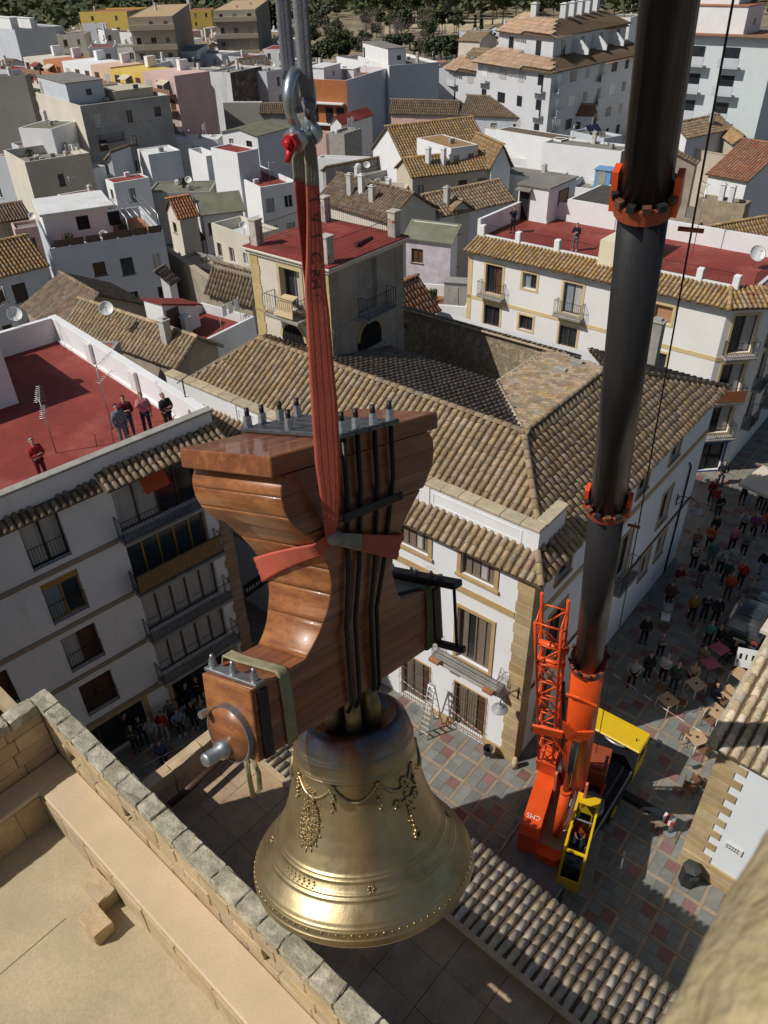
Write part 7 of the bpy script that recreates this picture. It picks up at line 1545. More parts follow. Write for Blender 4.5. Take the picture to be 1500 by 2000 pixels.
gable('long yellowed tile roof with chimney and dishes behind the left terrace', (120, 640), (345, 722), (208, 592), (392, 672), 9.8, 11.0, TILE, TANP, acc='c', wr_=0, wl=0, maxd=6, seg=4)
dish(at(214, 628, 11.2), 165, 'white dish on the yellowed tile roof behind the left terrace', .4)
flat('low shed with a flat red roof against the left terrace wall', (221, 683), (129, 645), (233, 666), 11.2, GREYP, REDF2, .06, 0, 0, z0=6)
t, f, wx, wy = flat('white walled red roof terrace with a sloping roofed room', (383, 674), (296, 634), (497, 618), 10.4, WHITE2, REDF, .55, 0, 0)
b = MB(f.M); zz = 9.85; b.ext([(wx * .08, wy * .97, zz), (wx * .62, wy * .97, zz), (wx * .62, wy * .97, 11.1), (wx * .08, wy * .97, 12.0)], f.Y * .0 + V((0, 0, 0)) if 0 else (0, -1.5, 0)); rm = b.build('rooftop_room', [WHITE], t); b = MB(f.M); b.ext([(wx * .06, wy * 1.0, 12.05), (wx * .66, wy * 1.0, 11.1), (wx * .66, wy * .97 - 1.65, 11.1), (wx * .06, wy * .97 - 1.65, 12.05)], (0, 0, .1)); b.build('sloping_roof', [REDF], rm); b = MB(f.M); b.box(wx * .12, wx * .12 + .9, wy * .97 - 1.55, wy * .97 - 1.505, zz, 11.6); b.build('door', [BROWNW], rm)
accessories(t, f, wx, wy, zz, 'cl', random.Random(3), '')
gable('brown tiled lean-to roof left of the lookout tower', (398, 572), (492, 600), (459, 520), (500, 536), 9.0, 10.8, TILEB, TANP, shed=True, wr_=0, wl=0)
gwall('long stained grey garden wall beside the brown barn roof', (150, 544), (318, 509), 6.2)
gwall('tan stone boundary wall stepping down behind the red terrace', (312, 478), (430, 560), 6.0, .4, TANP)
gable('little white house with a small brown tile roof inside the yard', (333, 558), (352, 545), (302, 541), (320, 522), 6.6, 7.6, TILEB, WHITE, shed=True, wr_=1, wl=1)
t = gable('white gabled house with an orange tile slope', (347, 429), (391, 421), (306, 391), (361, 384), 7.4, 8.9, TILEO, CREAM, wr_=0, wl=1, pitch=.26)
gable('house with a dull olive sheet roof right of the orange tile slope', (391, 421), (480, 411), (362, 384), (434, 373), 7.4, 8.7, GREENF, WHITE2, wr_=2, wl=0)
gable('tiny porch with a bright orange tiled roof in the sunken yard', (366, 476), (404, 466), (358, 460), (392, 456), 4.8, 5.4, TILEO, WHITE2, shed=True, wr_=1, wl=0)
flat('cream house with a bluish sunken roof terrace beside the tower', (486, 462), (430, 431), (545, 446), 7.6, CREAM, BLUP, .9, 3, 1, acc='ad')
flat('low yard building with a beige flat roof below the cream house', (432, 532), (356, 500), (478, 512), 4.6, GREYP, M('beige screed', (.40, .34, .24), var=.2), .25, 0, 1, acc='b')
# ---- second rows, left half
flat('cream walled house with a cluttered dark roof terrace', (48, 317), (36, 289), (174, 298), 9.2, CREAM, GREYF, 1.0, 0, 1, acc='bblpb', side=BEIGE)
flat('small white hut with a grey green roof on the cluttered terrace', (100, 252), (82, 236), (150, 236), 11.0, WHITE, GREENF, .08, 1, 0, z0=8)
flat('white box house with a bluish sunken terrace and glass rail', (147, 341), (127, 330), (205, 323), 6.8, WHITE, BLUP, .8, 0, 0)
gable('narrow tan tiled roof standing over the bluish terrace', (203, 313), (246, 297), (191, 303), (227, 285), 7.6, 8.6, TILE, BLUP, shed=True, wr_=0, wl=1)
flat('white house with a bright red flat roof and a tall grey window', (221, 358), (205, 350), (291, 346), 7.6, WHITE, REDF, .08, 1, 1, acc='b')
flat('faded red roofed house behind the blue painted pipe', (138, 396), (112, 380), (205, 384), 6.4, WHITE, REDF2, .1, 1, 1, acc='ca')
flat('plain white block with a smooth shaded side', (289, 302), (268, 291), (352, 293), 7.8, WHITE, WHITE2, .1, 0, 0, acc='b', side=BLUP)
flat('white walled house with a sunken dark roof', (402, 305), (366, 291), (428, 301), 8.3, WHITE, GREYF, .9, 0, 1)
flat('big white house with a stepped tan gable and red terrace', (508, 366), (462, 325), (580, 354), 7.6, WHITE, REDF, .5, 0, 2, acc='bb', rooms=((.0, .45, .72, 1.0, 2.6, BLUP, REDF),))
flat('white stair block with a small red roof on the stepped house', (463, 299), (431, 284), (504, 290), 10.3, WHITE, REDF, .12, 0, 0, z0=3, side=BLUP)
flat('olive roofed low house with plants and a grey tarpaulin', (410, 374), (300, 362), (424, 352), 5.8, GREYP, GREENF, .15, 0, 1, acc='pb')
flat('house with a flat terracotta roof at the left edge', (18, 306), (-30, 290), (30, 302), 8.0, BLUP, TERRA, .05, 1, 1)
flat('red roofed low house between the cream house and the left edge', (36, 286), (4, 282), (90, 278), 8.2, BLUP, REDF2, .3, 1, 1, acc='b')
flat('house with a brown roof and a blue barrel in the shaded yard', (42, 346), (-20, 332), (60, 338), 5.5, GREYP, TILEB if 0 else TERRA, .1, 1, 0)
gable('low grey tiled shed at the left edge under the yard', (-30, 440), (62, 424), (-10, 404), (46, 392), 5.6, 6.6, TILEB, TANP, wr_=1, wl=0)
flat('pale lilac house with a small brown porch', (28, 448), (-10, 440), (80, 440), 5.6, PINKP, GREYF, .3, 1, 1, acc='d')
t, f, wx, wy = flat('large grey block of flats with balcony doors and a penthouse', (156, 207), (113, 171), (329, 185), 13.0, CREAM, GREYF, .4, 0, 3, side=GREYP, acc='bbd', rooms=((.02, .42, .25, .9, 2.4, BLUP, GREYF), (.5, .95, .2, .5, 1.0, BEIGE)))
fB = Face(f.w(0, 0), f.w(wx, 0)); balcony(t, fB, 1.4, 4.6, 8.6, .8, 1.0); b = MB(fB.M); b.box(0, wx, .003, .06, 10.2, 10.35); b.box(0, wx, .003, .06, 6.9, 7.05); b.build('string_course', [GREYP], t)
flat('tall plain grey wall of flats at the left edge', (48, 147), (-60, 118), (58, 143), 15.0, SHGREY, GREYF, .3, 0, 0)
flat('wide shaded blue grey rear wall with white roof huts', (28, 58), (8, 48), (122, 50), 14.0, BLUP, GREYF, .3, 0, 0, acc='dcb', rooms=((.1, .25, .2, .8, 2.4, WHITE), (.5, .6, .2, .8, 2.0, WHITE)), maxw=26)
flat('white house with porch beams and a sunny white parapet', (404, 178), (300, 174), (456, 160), 8.0, WHITE, GREYF, .9, 3, 0, acc='db', side=BLUP)
flat('white house with a tall grey door on its sunny wall', (391, 147), (342, 142), (432, 132), 10.6, WHITE, GREYF, .15, 2, 1, acc='ac')
flat('house with a large dark weathered party wall', (449, 142), (428, 134), (511, 129), 11.0, WHITE2, GREYF, .3, 0, 0, side=PARTY, acc='b')
flat('bluish shaded annex beside the dark weathered party wall', (520, 140), (511, 128), (562, 132), 10.4, BLUP, GREYF, .4, 0, 1, acc='d')
flat('white gable end house with a broad grey party wall', (435, 200), (407, 216), (509, 200), 9.0, WHITE, GREYF, .1, 0, 0, side=SHGREY)
gable('house under a long olive sheet roof below the shackle', (503, 266), (572, 247), (470, 250), (545, 228), 8.2, 8.9, GREENF, WHITE, wr_=0, wl=2, ewall=BLUP)
gable('brown tiled roof strip behind the olive sheet roof', (505, 222), (566, 222), (505, 204), (560, 204), 7.6, 8.8, TILEB, GREYP, wr_=0, wl=0)
flat('row of low white huts in front of the gable end house', (425, 272), (345, 262), (436, 262), 7.0, WHITE, WHITE2, .1, 1, 0, acc='bb')
flat('low grey yard house between the white huts and the sunken roof', (418, 282), (360, 274), (424, 276), 5.6, GREYP, GREYF, .4, 0, 1, acc='ab')
# balconied terraces of the far left street
row0, row1 = at(44, 109, 14), at(340, 148, 14)
dr = (row1 - row0); seglab = [('cream flats with brick balconies at the far end of the sunny street', CREAM, 0, .16), ('flats with an orange red canopy over stacked balconies', M('orange canopy plaster', (.50, .20, .10), var=.1), .16, .30), ('white flats with grey balconies in the sunny street', WHITE, .30, .50), ('peach flats between the white and the yellow ones', PEACH, .50, .63), ('bright yellow flats with plants on the balconies', YELP, .63, .82), ('pink flats with red awnings nearest us in the sunny street', PINKP, .82, 1.0)]
for lab, mt, a0, a1 in seglab:
    p, q = row0 + dr * a0, row0 + dr * a1; f = Fr((p.x, p.y), math.degrees(math.atan2(dr.x, dr.y)) - 90); L = (q - p).length; t = thing('flats', lab, 'flats', (p.x, p.y, 0), 'balconied flats of the sunny street')
    fc = Face(p, q) if Face(p, q).n.dot(EYE - p) > 0 else Face(q, p); M4 = fc.M
    b = MB(M4); b.box(.01, L - .01, -6, 0, 0, 14 + rnd(-.2, .25)); b.build('wall', [mt], t)
    for k in range(5):
        b = MB(M4); b.box(.3, L - .3, .003, 1.0, 11.6 - 2.1 * k, 11.7 - 2.1 * k); b.box(.3, L - .3, .92, 1.0, 11.702 - 2.1 * k, 12.3 - 2.1 * k); bo = b.build('balcony', [rnd(0, 1) < .5 and mt or M('brick balcony', (.36, .2, .13), var=.3)], t)
        n = max(2, int(L / 2.4))
        for i in range(n): b = MB(M4); s = L * (i + .5) / n; b.box(s - .65, s + .65, .004, .03, 11.71 - 2.1 * k, 13.1 - 2.1 * k); b.build('window', [random.choice([GLASS, GLASS, BROWNW, CURT])], t)
        if a0 in (.63, .82, .0, .16) and k < 3:
            b = MB(M4); s = rnd(.2, .6) * L; b.ext([(s, .05, 13.3 - 2.1 * k), (s + 2.2, .05, 13.3 - 2.1 * k), (s + 2.2, 1.2, 12.8 - 2.1 * k), (s, 1.2, 12.8 - 2.1 * k)], (0, 0, .04)); b.build('awning', [random.choice([REDF, M('green awning', (.04, .12, .05)), BEIGE])], t)
    b = MB(M4); b.box(L * .38, L * .48, -5.5, -4, 13.9, 15.3); b.build('rooftop_room', [WHITE], t)
flat('hip roofed ochre villa below the yellow flats', (186, 168), (162, 156), (249, 154), 9.5, BEIGE, TILE, .02, 0, 2)
for i, (lab, P, Q, R_, z, wm, fm, ac) in enumerate([
 ('cream rooftop block with a small dark door behind the sunny street', (163, 66), (119, 64), (176, 60), 12.5, CREAM, GREYF, 'a'), ('white cube behind the cream rooftop block', (160, 47), (147, 46), (201, 46), 13, WHITE, GREYF, 'b'),
 ('white narrow house beside the white cube', (203, 60), (194, 57), (232, 58), 12, WHITE, GREYF, 'c'), ('grey green roofed long house behind the peach flats', (280, 92), (222, 80), (300, 84), 10, WHITE2, GREENF, 'cb'),
 ('white roofed villa with a glazed porch', (352, 92), (322, 84), (384, 86), 9.5, WHITE, GREYF, 'ab'), ('white gabled house with two dark windows beyond the peach flats', (222, 92), (178, 86), (226, 84), 12.5, BLUP, REDF2, 'd'),
 ('white stepped house in front of the porch villa', (342, 118), (318, 112), (352, 112), 9.5, WHITE, GREYF, 'bc'), ('white house with three arched openings beyond the pink flats', (300, 126), (282, 118), (340, 116), 9.5, WHITE, GREYF, 'b'),
 ('low grey house right of the arched house', (378, 122), (350, 116), (400, 116), 8.5, GREYP, GREYF, 'c'), ('white house with a light blue side below the tan tower block', (384, 100), (352, 84), (430, 72), 10, WHITE, GREYF, 'b'),
 ('white house left of the dark party wall', (432, 106), (412, 96), (470, 100), 9, WHITE, GREYF, 'd'), ('blue grey house with a small red terrace', (480, 112), (440, 110), (520, 106), 8.5, BLUP, REDF2, 'b'),
 ('white shed roofed house right of the yellow villa', (268, 64), (250, 58), (300, 60), 11, WHITE, TERRA, ''), ('long terracotta roofed house under the tan blocks', (330, 76), (270, 68), (350, 72), 9, BEIGE, TERRA, 'c')]): flat(lab, P, Q, R_, z, wm, fm, .3, 2, 2, acc=ac)
# ---- middle
t, f, wx, wy = flat('three storey house with an orange brick parapet and red roof terrace', (676, 157), (588, 154), (762, 131), 11.5, ORBR, REDF, .9, 0, 0, side=BLUP, acc='aw', rooms=((.05, .4, .55, .95, 2.3, WHITE, WHITE2), (.45, .6, .3, .6, 1.5, WHITE)), cop=WHITE)
fc = Face(f.w(0, wy), f.w(0, 0)); b = MB(fc.M); b.box(.3, wy - .4, .01, .9, 8.2, 8.4); b.box(.3, wy - .4, .01, .9, 5.2, 5.4); b.build('balcony', [WHITE], t)
for s in (1.2, wy * .5, wy * .75): b = MB(fc.M); b.box(s, s + 1.3, .004, .04, 5.45, 7.7); b.build('window', [GLASS], t)
flat('white roofed house with solar panels left of the big shaded blue grey wall', (700, 118), (596, 116), (762, 112), 10.5, WHITE, GREYF, .5, 0, 0, acc='ss')
flat('tall shaded blue grey wall of a white block with round windows', (760, 128), (720, 102), (858, 121), 12.0, WHITE, GREYF, .4, 2, 0, side=BLUP, acc='bc', rooms=((.05, .4, .1, .9, 2.6, WHITE, GREYF),))
gable('white hut with a bright red gabled roof', (640, 241), (704, 222), (628, 231), (696, 209), 8.0, 9.0, REDF, WHITE, wr_=0, wl=0, ewall=BLUP)
flat('low red roofed annex beside the red gabled hut', (636, 262), (606, 246), (648, 256), 6.5, PINKP, REDF, .3, 0, 0)
flat('bare grey rendered house with a lean-to of dark sheets', (672, 262), (622, 266), (706, 250), 7.8, CONC, GREYF, .3, 0, 0, acc='bl')
flat('white house with a white terrace wall beside the golden roofs', (716, 312), (673, 274), (724, 306), 6.5, WHITE, GREYF, .4, 0, 0)
gable('villa wing with a long golden tile roof and white gable', (790, 322), (962, 300), (730, 250), (858, 236), 8.0, 11.2, TILEG, WHITE, wr_=0, wl=0, acc='', seg=4, pitch=.34)
flat('white dormer block with two windows between the golden roofs', (881, 290), (852, 264), (934, 282), 10.4, WHITE, TILEG, .03, 0, 2, z0=7)
gable('front wing of the villa with golden tiles over arched openings', (803, 348), (1003, 325), (792, 312), (975, 288), 8.2, 9.6, TILEG, BEIGE, wr_=5, wl=0, acc='cc', seg=4, pitch=.34)
gable('right wing of the villa with golden tiles stepping down', (950, 300), (1003, 326), (888, 250), (922, 246), 8.3, 10.6, TILEG, WHITE, wr_=0, wl=0, seg=4, pitch=.34)
gable('mottled tile roof with a square chimney behind the tower', (858, 425), (1008, 392), (842, 372), (1000, 353), 8.4, 9.8, TILE, WHITE, wr_=2, wl=0, acc='c', seg=4, pitch=.34, maxd=7)
gable('small mottled tile roof left of the square chimney', (845, 400), (882, 415), (842, 374), (880, 384), 8.6, 9.4, TILE, CREAM, wr_=0, wl=0)
gable('brown tiled house with two white chimneys behind the tower', (612, 392), (756, 436), (656, 338), (790, 374), 9.2, 11.0, TILEB, CREAM, wr_=0, wl=1, acc='ccc', seg=4, pitch=.32)
gable('narrow tan tile strip under the white gable', (624, 334), (775, 306), (622, 326), (772, 298), 6.8, 7.4, TILE, GREYP, wr_=0, wl=0, shed=True)
t, f, wx, wy = flat('grey house back with three air conditioners under the tan tile strip', (700, 345), (626, 350), (772, 328), 6.4, GREYP, GREYF, .3, 0, 0, acc='cdc')
for i in range(3): acunit(t, Face(f.w(0, 0), f.w(wx, 0)), wx * (.1 + .28 * i), 5.2)
flat('white walled yard house beside the brown tiled roof', (790, 372), (738, 342), (800, 356), 7.2, CREAM, GREYF, .5, 0, 0, acc='c')
gable('grey green sheet roof sloping beside the tower piers', (785, 464), (884, 476), (794, 418), (922, 448), 8.6, 9.6, GREENF, WHITE, wr_=2, wl=0, shed=True, ewall=M('pale lilac wall', (.62, .56, .60)))
flat('white walled yard with clutter and a red floor right of the tower', (912, 600), (784, 528), (930, 560), 6.0, WHITE, TERRA, .9, 0, 0, acc='bbp', rooms=((.3, .5, .0, .3, 2.2, GREYP),))
gable('red tiled shed roof touching the right side of the tower', (788, 640), (862, 605), (772, 560), (806, 541), 11.0, 12.6, TILER, GREYP, wr_=0, wl=0, shed=True, pitch=.26, seg=4)
flat('dark domed grey house behind the green sheet roof', (830, 424), (800, 396), (878, 418), 8.0, GREYP, GREYF, .3, 0, 0, acc='b')
gable('left of three long brown tile roofs below the big flats', (760, 222), (895, 226), (790, 198), (908, 195), 7.5, 9.2, TILEB, PINKP, wr_=0, wl=0)
gable('middle of three long tile roofs with a rusty corner', (896, 226), (1030, 231), (911, 187), (1046, 190), 7.6, 9.6, TILEB, BLUP, wr_=3, wl=0)
gable('long orange brown tile roof at the end of the three roofs', (1034, 222), (1160, 227), (1046, 201), (1170, 206), 7.6, 8.9, TILER, WHITE, wr_=2, wl=0, acc='c')
gwall('long beige garden wall behind the golden villa', (948, 262), (1048, 290), 5.0, .3, CREAM); gwall('row of white terrace walls under the middle tile roof', (905, 242), (1046, 262), 6.2, .3, WHITE)
flat('white house with a sloping brown tiled roof and dark side', (1096, 274), (1045, 236), (1124, 267), 8.6, WHITE, TILEB, .03, 1, 0, side=TANP)
flat('long white house with a wide sunlit blank wall', (1214, 296), (1002, 300), (1240, 284), 8.6, WHITE, GREYF, .2, 0, 0, side=SHGREY, acc='ab', maxw=30)
flat('lower white wall house before the wide blank wall', (1076, 352), (1002, 322), (1110, 336), 7.0, WHITE, GREYF, .15, 0, 0, acc='c')
flat('white terrace with a blue shed behind the stair house', (1180, 372), (1120, 352), (1210, 350), 8.4, WHITE, GREYF, .7, 0, 0, acc='w', rooms=((.6, .9, .1, .5, 1.8, M('sky blue shed', (.16, .34, .55), var=.1)),))
flat('low house with a water tank and solar panel behind the blank wall', (1180, 270), (1110, 256), (1216, 264), 7.4, BLUP, GREYF, .3, 0, 1, acc='wsb')
flat('small pink roofed house left of the blank wall', (1040, 312), (990, 300), (1052, 306), 5.8, WHITE, REDF2, .1, 1, 1, acc='cd')
# ---- right
gable('house with a pale tan hipped tile roof behind the boom', (1342, 271), (1432, 252), (1325, 238), (1378, 230), 8.2, 9.6, TILE, WHITE, wr_=0, wl=0, ewall=BLUP, seg=4, acc='c')
gable('ochre tiled roof beside the pale tan hipped roof', (1440, 262), (1470, 282), (1412, 243), (1434, 240), 7.5, 8.4, TILEG, BEIGE, wr_=0, wl=0)
gable('white house with a broad red brown tile roof and twin chimneys', (1377, 340), (1461, 356), (1472, 274), (1560, 290), 8.8, 11.2, TILER, WHITE, wr_=0, wl=0, maxd=12, seg=4)
flat('ruined tan stone house front with a high blank wall', (1456, 400), (1367, 385), (1468, 392), 8.6, M('tan stone wall', (.42, .34, .23), var=.35, scale=1.2, fine=9, bump=.5), GREYF, .2, 0, 0, acc='cc')
gable('yellowed rubble tile roof behind the right red terrace', (1372, 498), (1520, 470), (1392, 448), (1530, 412), 8.6, 10.0, TILEG, BEIGE, wr_=0, wl=0, seg=4, maxd=7)
gable('second yellowed tile roof at the right edge', (1440, 548), (1540, 556), (1400, 505), (1520, 470), 8.2, 9.6, TILEG, CREAM, wr_=0, wl=0, seg=4, maxd=7)
flat('roofless stone yard with beams behind the dividing block', (1360, 442), (1290, 412), (1374, 430), 6.6, TANP, GREYF, .9, 0, 0, acc='bb')
gable('small tan shed roof with a rough stone wall by the boom', (1362, 322), (1366, 316), (1300, 310), (1330, 300), 7.6, 8.6, TILE, TANP, wr_=0, wl=0)
gwall('pale stone garden wall left of the red brown roof', (1342, 290), (1416, 302), 6.6, .4, BEIGE)
flat('white house with a red terrace and a sloping red wall', (1456, 196), (1326, 188), (1476, 170), 8.4, WHITE, REDF, .8, 0, 0, side=SHGREY, acc='b', maxw=24)
flat('grey house in shade with a planted top balcony at the right edge', (1460, 166), (1440, 150), (1540, 150), 10.5, CREAM, TERRA, .6, 1, 3, side=GREYP, acc='pp')
gable('tiny mottled tile roof in front of the balconied flats', (1388, 166), (1440, 172), (1384, 158), (1424, 156), 9.0, 9.8, TILE, WHITE, wr_=0, wl=0, shed=True)
t, f, wx, wy = flat('white balconied flats with stepped terracotta roofs in the top right', (1520, 72), (1376, 50), (1560, 60), 18.0, M('pale blue white plaster', (.62, .68, .68), var=.06), TERRA, .1, 0, 0, maxw=40, rooms=((.15, .9, .35, .95, 3.0, WHITE, TERRA), (.4, .9, .5, .9, 5.8, WHITE, TERRA)))
fc = Face(f.w(0, wy), f.w(0, 0)); NBAL = 4
for k in range(5):
    for i in range(NBAL + 3):
        s = 2.5 + i * 4.4
        if s > wy - 3: continue
        b = MB(fc.M); zz = 14.6 - 3.1 * k
        if i % 3 == 2: b.box(s, s + 1.6, .01, .08, zz + .2, zz + 2.2); b.build('louvre', [M('grey louvre', (.32, .36, .38), stretch=(1, 1, 12))], t)
        else: b.box(s, s + 2.6, .005, 1.1, zz - .15, zz); b.bbox(s, s + 2.6, 1.0, 1.1, zz + .001, zz + 1.0, .02); bo = b.build('balcony', [BLUP], t); b = MB(fc.M); b.box(s + .3, s + 2.2, .005, .04, zz + .01, zz + 2.1); b.build('window', [GLASS], bo)
b = MB(fc.M); b.box(-.2, wy, -.2, .9, 17.9, 18.1); b.build('tiled_eaves', [TILER], t)
flat('tall narrow white block beside the balconied flats', (1372, 72), (1334, 62), (1384, 66), 16.5, WHITE, GREYF, .3, 0, 1)
flat('cream block in front of the balconied flats', (1530, 74), (1480, 70), (1560, 66), 17.0, CREAM, GREYF, .3, 0, 0)
# the big terracotta roofed flats
TILEF = M('pale terracotta tile', (.50, .33, .21), var=.2, scale=.8, fine=6, isl=.2, bump=0)
def longflats(label, P, Q, R_, z, wall, rows, attic=True):
    p, q, r = at(*P, z), at(*Q, z), at(*R_, z); t = thing('flats', label, 'flats', (p.x, p.y, 0), 'terracotta roofed flats by the park')
    A, B = Face(q, p), Face(p, r); back = (r - p) + (q - p); inn = (B.n * -1 + A.n * -1).normalized()
    b = MB(); b.wall(q, p, 0, z); b.wall(p, r, 0, z); r2 = r - B.n * 12; q2 = q - A.n * 12; b.wall(r, r2, 0, z); b.wall(q2, q, 0, z); b.wall(r2, q2, 0, z); b.build('wall', [wall], t)
    for fc in (A, B):
        n = max(2, int(fc.L / 3.6))
        for k in range(rows):
            for i in range(n):
                s = fc.L * (i + .5) / n; zz = z - 2.6 - 3.0 * k; bw = (i * 7 + k * 3) % 3
                if zz < 1: continue
                g = MB(fc.M); g.box(s - .55 - .3 * (bw == 1), s + .55 + .3 * (bw == 1), .004, .05, zz + (.7 if bw else 0), zz + 2.0); wn = g.build('window', [random.choice([GLASS, GLASS, WPLAST, CURT])], t)
                if bw == 0: g = MB(fc.M); g.box(s - 1.1, s + 1.1, .005, .8, zz - .12, zz); g.box(s - 1.1, s + 1.1, .74, .8, zz + .001, zz + .85); g.build('balcony', [wall], t)
    dq, drr = (q - p).normalized(), (r - p).normalized()
    def off(fc, o): return fc.n * o
    e, h = 1.0, 3.2; cor = p + A.n * e * .8 + B.n * e * .8; inr = p - A.n * h - B.n * h * .9
    tiled(t, [[q + A.n * e + V((0, 0, -.1)), cor + V((0, 0, -.1)), inr + V((0, 0, 1.2)), q - A.n * h + V((0, 0, 1.2))], [cor + V((0, 0, -.1)), r + B.n * e + V((0, 0, -.1)), r - B.n * h + V((0, 0, 1.2)), inr + V((0, 0, 1.2))]], TILEF, .5, .9, seg=3, thick=.15, hk=.4)
    if attic:
        h2 = h + .6; i2 = p - A.n * h2 - B.n * h2 * .9; b = MB(); qa, ra = q - A.n * h2, r - B.n * h2; zt = z + 3.6
        b.wall(qa, i2, z, zt); b.wall(i2, ra, z, zt); b.build('attic_wall', [wall], t)
        for fc in (Face(qa, i2), Face(i2, ra)):
            n = max(1, int(fc.L / 6))
            for i in range(n): g = MB(fc.M); s = fc.L * (i + .5) / n; g.box(s - .6, s + .6, .005, .05, z + .8, z + 2.9); g.build('window', [GLASS], t)
            for i in range(n - 1 if fc.L > 20 else 0): g = MB(fc.M); s = fc.L * (i + 1) / n; g.ext([(s, .01, z + 1.0), (s, 2.4, z + 1.0), (s, 2.4, z + 1.6), (s, 1.2, z + 2.7), (s, .01, z + 2.8)], (.25, 0, 0)); g.build('divider', [WHITE], t)
        c2 = p - A.n * (h2 - .7) - B.n * (h2 - .7) * .9; i3 = p - A.n * (h2 + 4.5) - B.n * (h2 + 4.5) * .9
        tiled(t, [[qa + A.n * .7 + V((0, 0, 3.55)), c2 + V((0, 0, 3.55)), i3 + V((0, 0, 5.2)), qa - A.n * 4.5 + V((0, 0, 5.2))], [c2 + V((0, 0, 3.55)), ra + B.n * .7 + V((0, 0, 3.55)), ra - B.n * 4.5 + V((0, 0, 5.2)), i3 + V((0, 0, 5.2))]], TILEF, .5, .9, seg=3, thick=.15, hk=.4)
        for i in range(6): pp = i3.lerp(ra - B.n * 4.5, i / 6) if i else i3.lerp(qa - A.n * 4, .6); chimney(t, V((pp.x, pp.y, z + 4.9)), .9, .9, 1.9, WHITE2)
    return t
longflats('long four storey flats with two tiers of terracotta roofs beside the park', (1078, 139), (932, 117), (1262, 98), 14.0, M('grey white facade', (.60, .61, .63), var=.1, scale=.3), 4)
longflats('lower wing of flats at the left end of the long terracotta roofed flats', (936, 141), (872, 131), (950, 136), 10.0, M('grey white facade', (.6, .6, .6)), 3, False)
flat('plain white gabled hall behind the terracotta roofed flats', (1232, 34), (1148, 46), (1250, 28), 14.0, WHITE, GREYF, .1, 0, 0, acc='bbb', maxw=30)
flat('low white hut left of the plain white hall', (1146, 62), (1116, 52), (1160, 52), 12.0, WHITE, WHITE2, .1, 0, 0)
# tan concrete complex, top left of the middle
CT = M('tan concrete', (.47, .40, .30), var=.15, scale=.3); CTD = M('shaded tan concrete', (.30, .26, .215), var=.15, scale=.3)  # second tone is the first with the side walls' shade painted in
def slabhouse(label, P, Q, R_, z, zr=None, win=3):
    t, f, wx, wy = flat(label, P, Q, R_, z, CT, M('tan roof sheet', (.52, .37, .21), var=.15), .05, win, 0, side=CTD, maxw=45, name='hall', cat='building', grp='tan concrete halls by the park')
    fc = Face(f.w(0, wy), f.w(0, 0))
    for k in range(3): g = MB(fc.M); g.box(-.2, wy + .2, .01, .7, z - 2.4 - 3.6 * k, z - 1.4 - 3.6 * k); g.build('concrete_band', [CT], t)
    return t, f, wx, wy
slabhouse('tan concrete hall with a sloping skylight roof', (336, 31), (290, 14), (398, -14), 17.0); slabhouse('second tan concrete hall with a frame of white posts', (498, 18), (440, 8), (530, -6), 16.0)
g = MB(); p, q = at(400, 62, 9), at(500, 50, 9); d = (q - p)
t = thing('post_frame', 'white open frame of posts and beams before the tan halls', 'frame', (p.x, p.y, 0))
for i in range(9): a = p + d * (i / 8); g = MB(); g.tube([V((a.x, a.y, 0)), V((a.x, a.y, 10))], .25, 6); g.build('post', [WHITE2], t)
for z in (5.5, 9.8): g = MB(); g.tube([V((p.x, p.y, z)), V((q.x, q.y, z))], .25, 6); g.build('beam', [WHITE2], t)
for lab, P, h in (('thin white pylon at the corner of the sloping roofed hall', (378, 70), 30), ('thin white pylon beside the second tan hall', (520, 40), 26)):
    p = at(*P, 0); t = thing('pylon', lab, 'pylon', p, 'white pylons of the halls'); g = MB(Matrix.Translation(p)); g.bbox(-.5, .5, -.9, .9, 0, h, .1); g.build('shaft', [WHITE2], t); g = MB(Matrix.Translation(p)); [g.bbox(-.7, -.5, -.6, .6, 3 + 4 * k, 4.5 + 4 * k, .05) for k in range(6)]; g.build('notches', [WHITE2], t)
flat('ochre yellow villa beside the pines', (247, 22), (226, 12), (292, 14), 14.0, YELP, TERRA, .3, 2, 3, side=M('ochre shade wall', (.42, .33, .18)), name='villa', maxw=22)
flat('small yellow house behind the post frame', (412, 20), (392, 8), (420, 14), 9.0, YELP, TERRA, .1, 2, 0)
flat('white house with a red roof and two dark windows by the cypresses', (556, 96), (520, 94), (574, 88), 9.5, WHITE, REDF, .05, 2, 0)
flat('small red terrace house below the cypresses', (520, 124), (474, 122), (544, 116), 7.0, GREYP, REDF2, .4, 0, 1, acc='b')

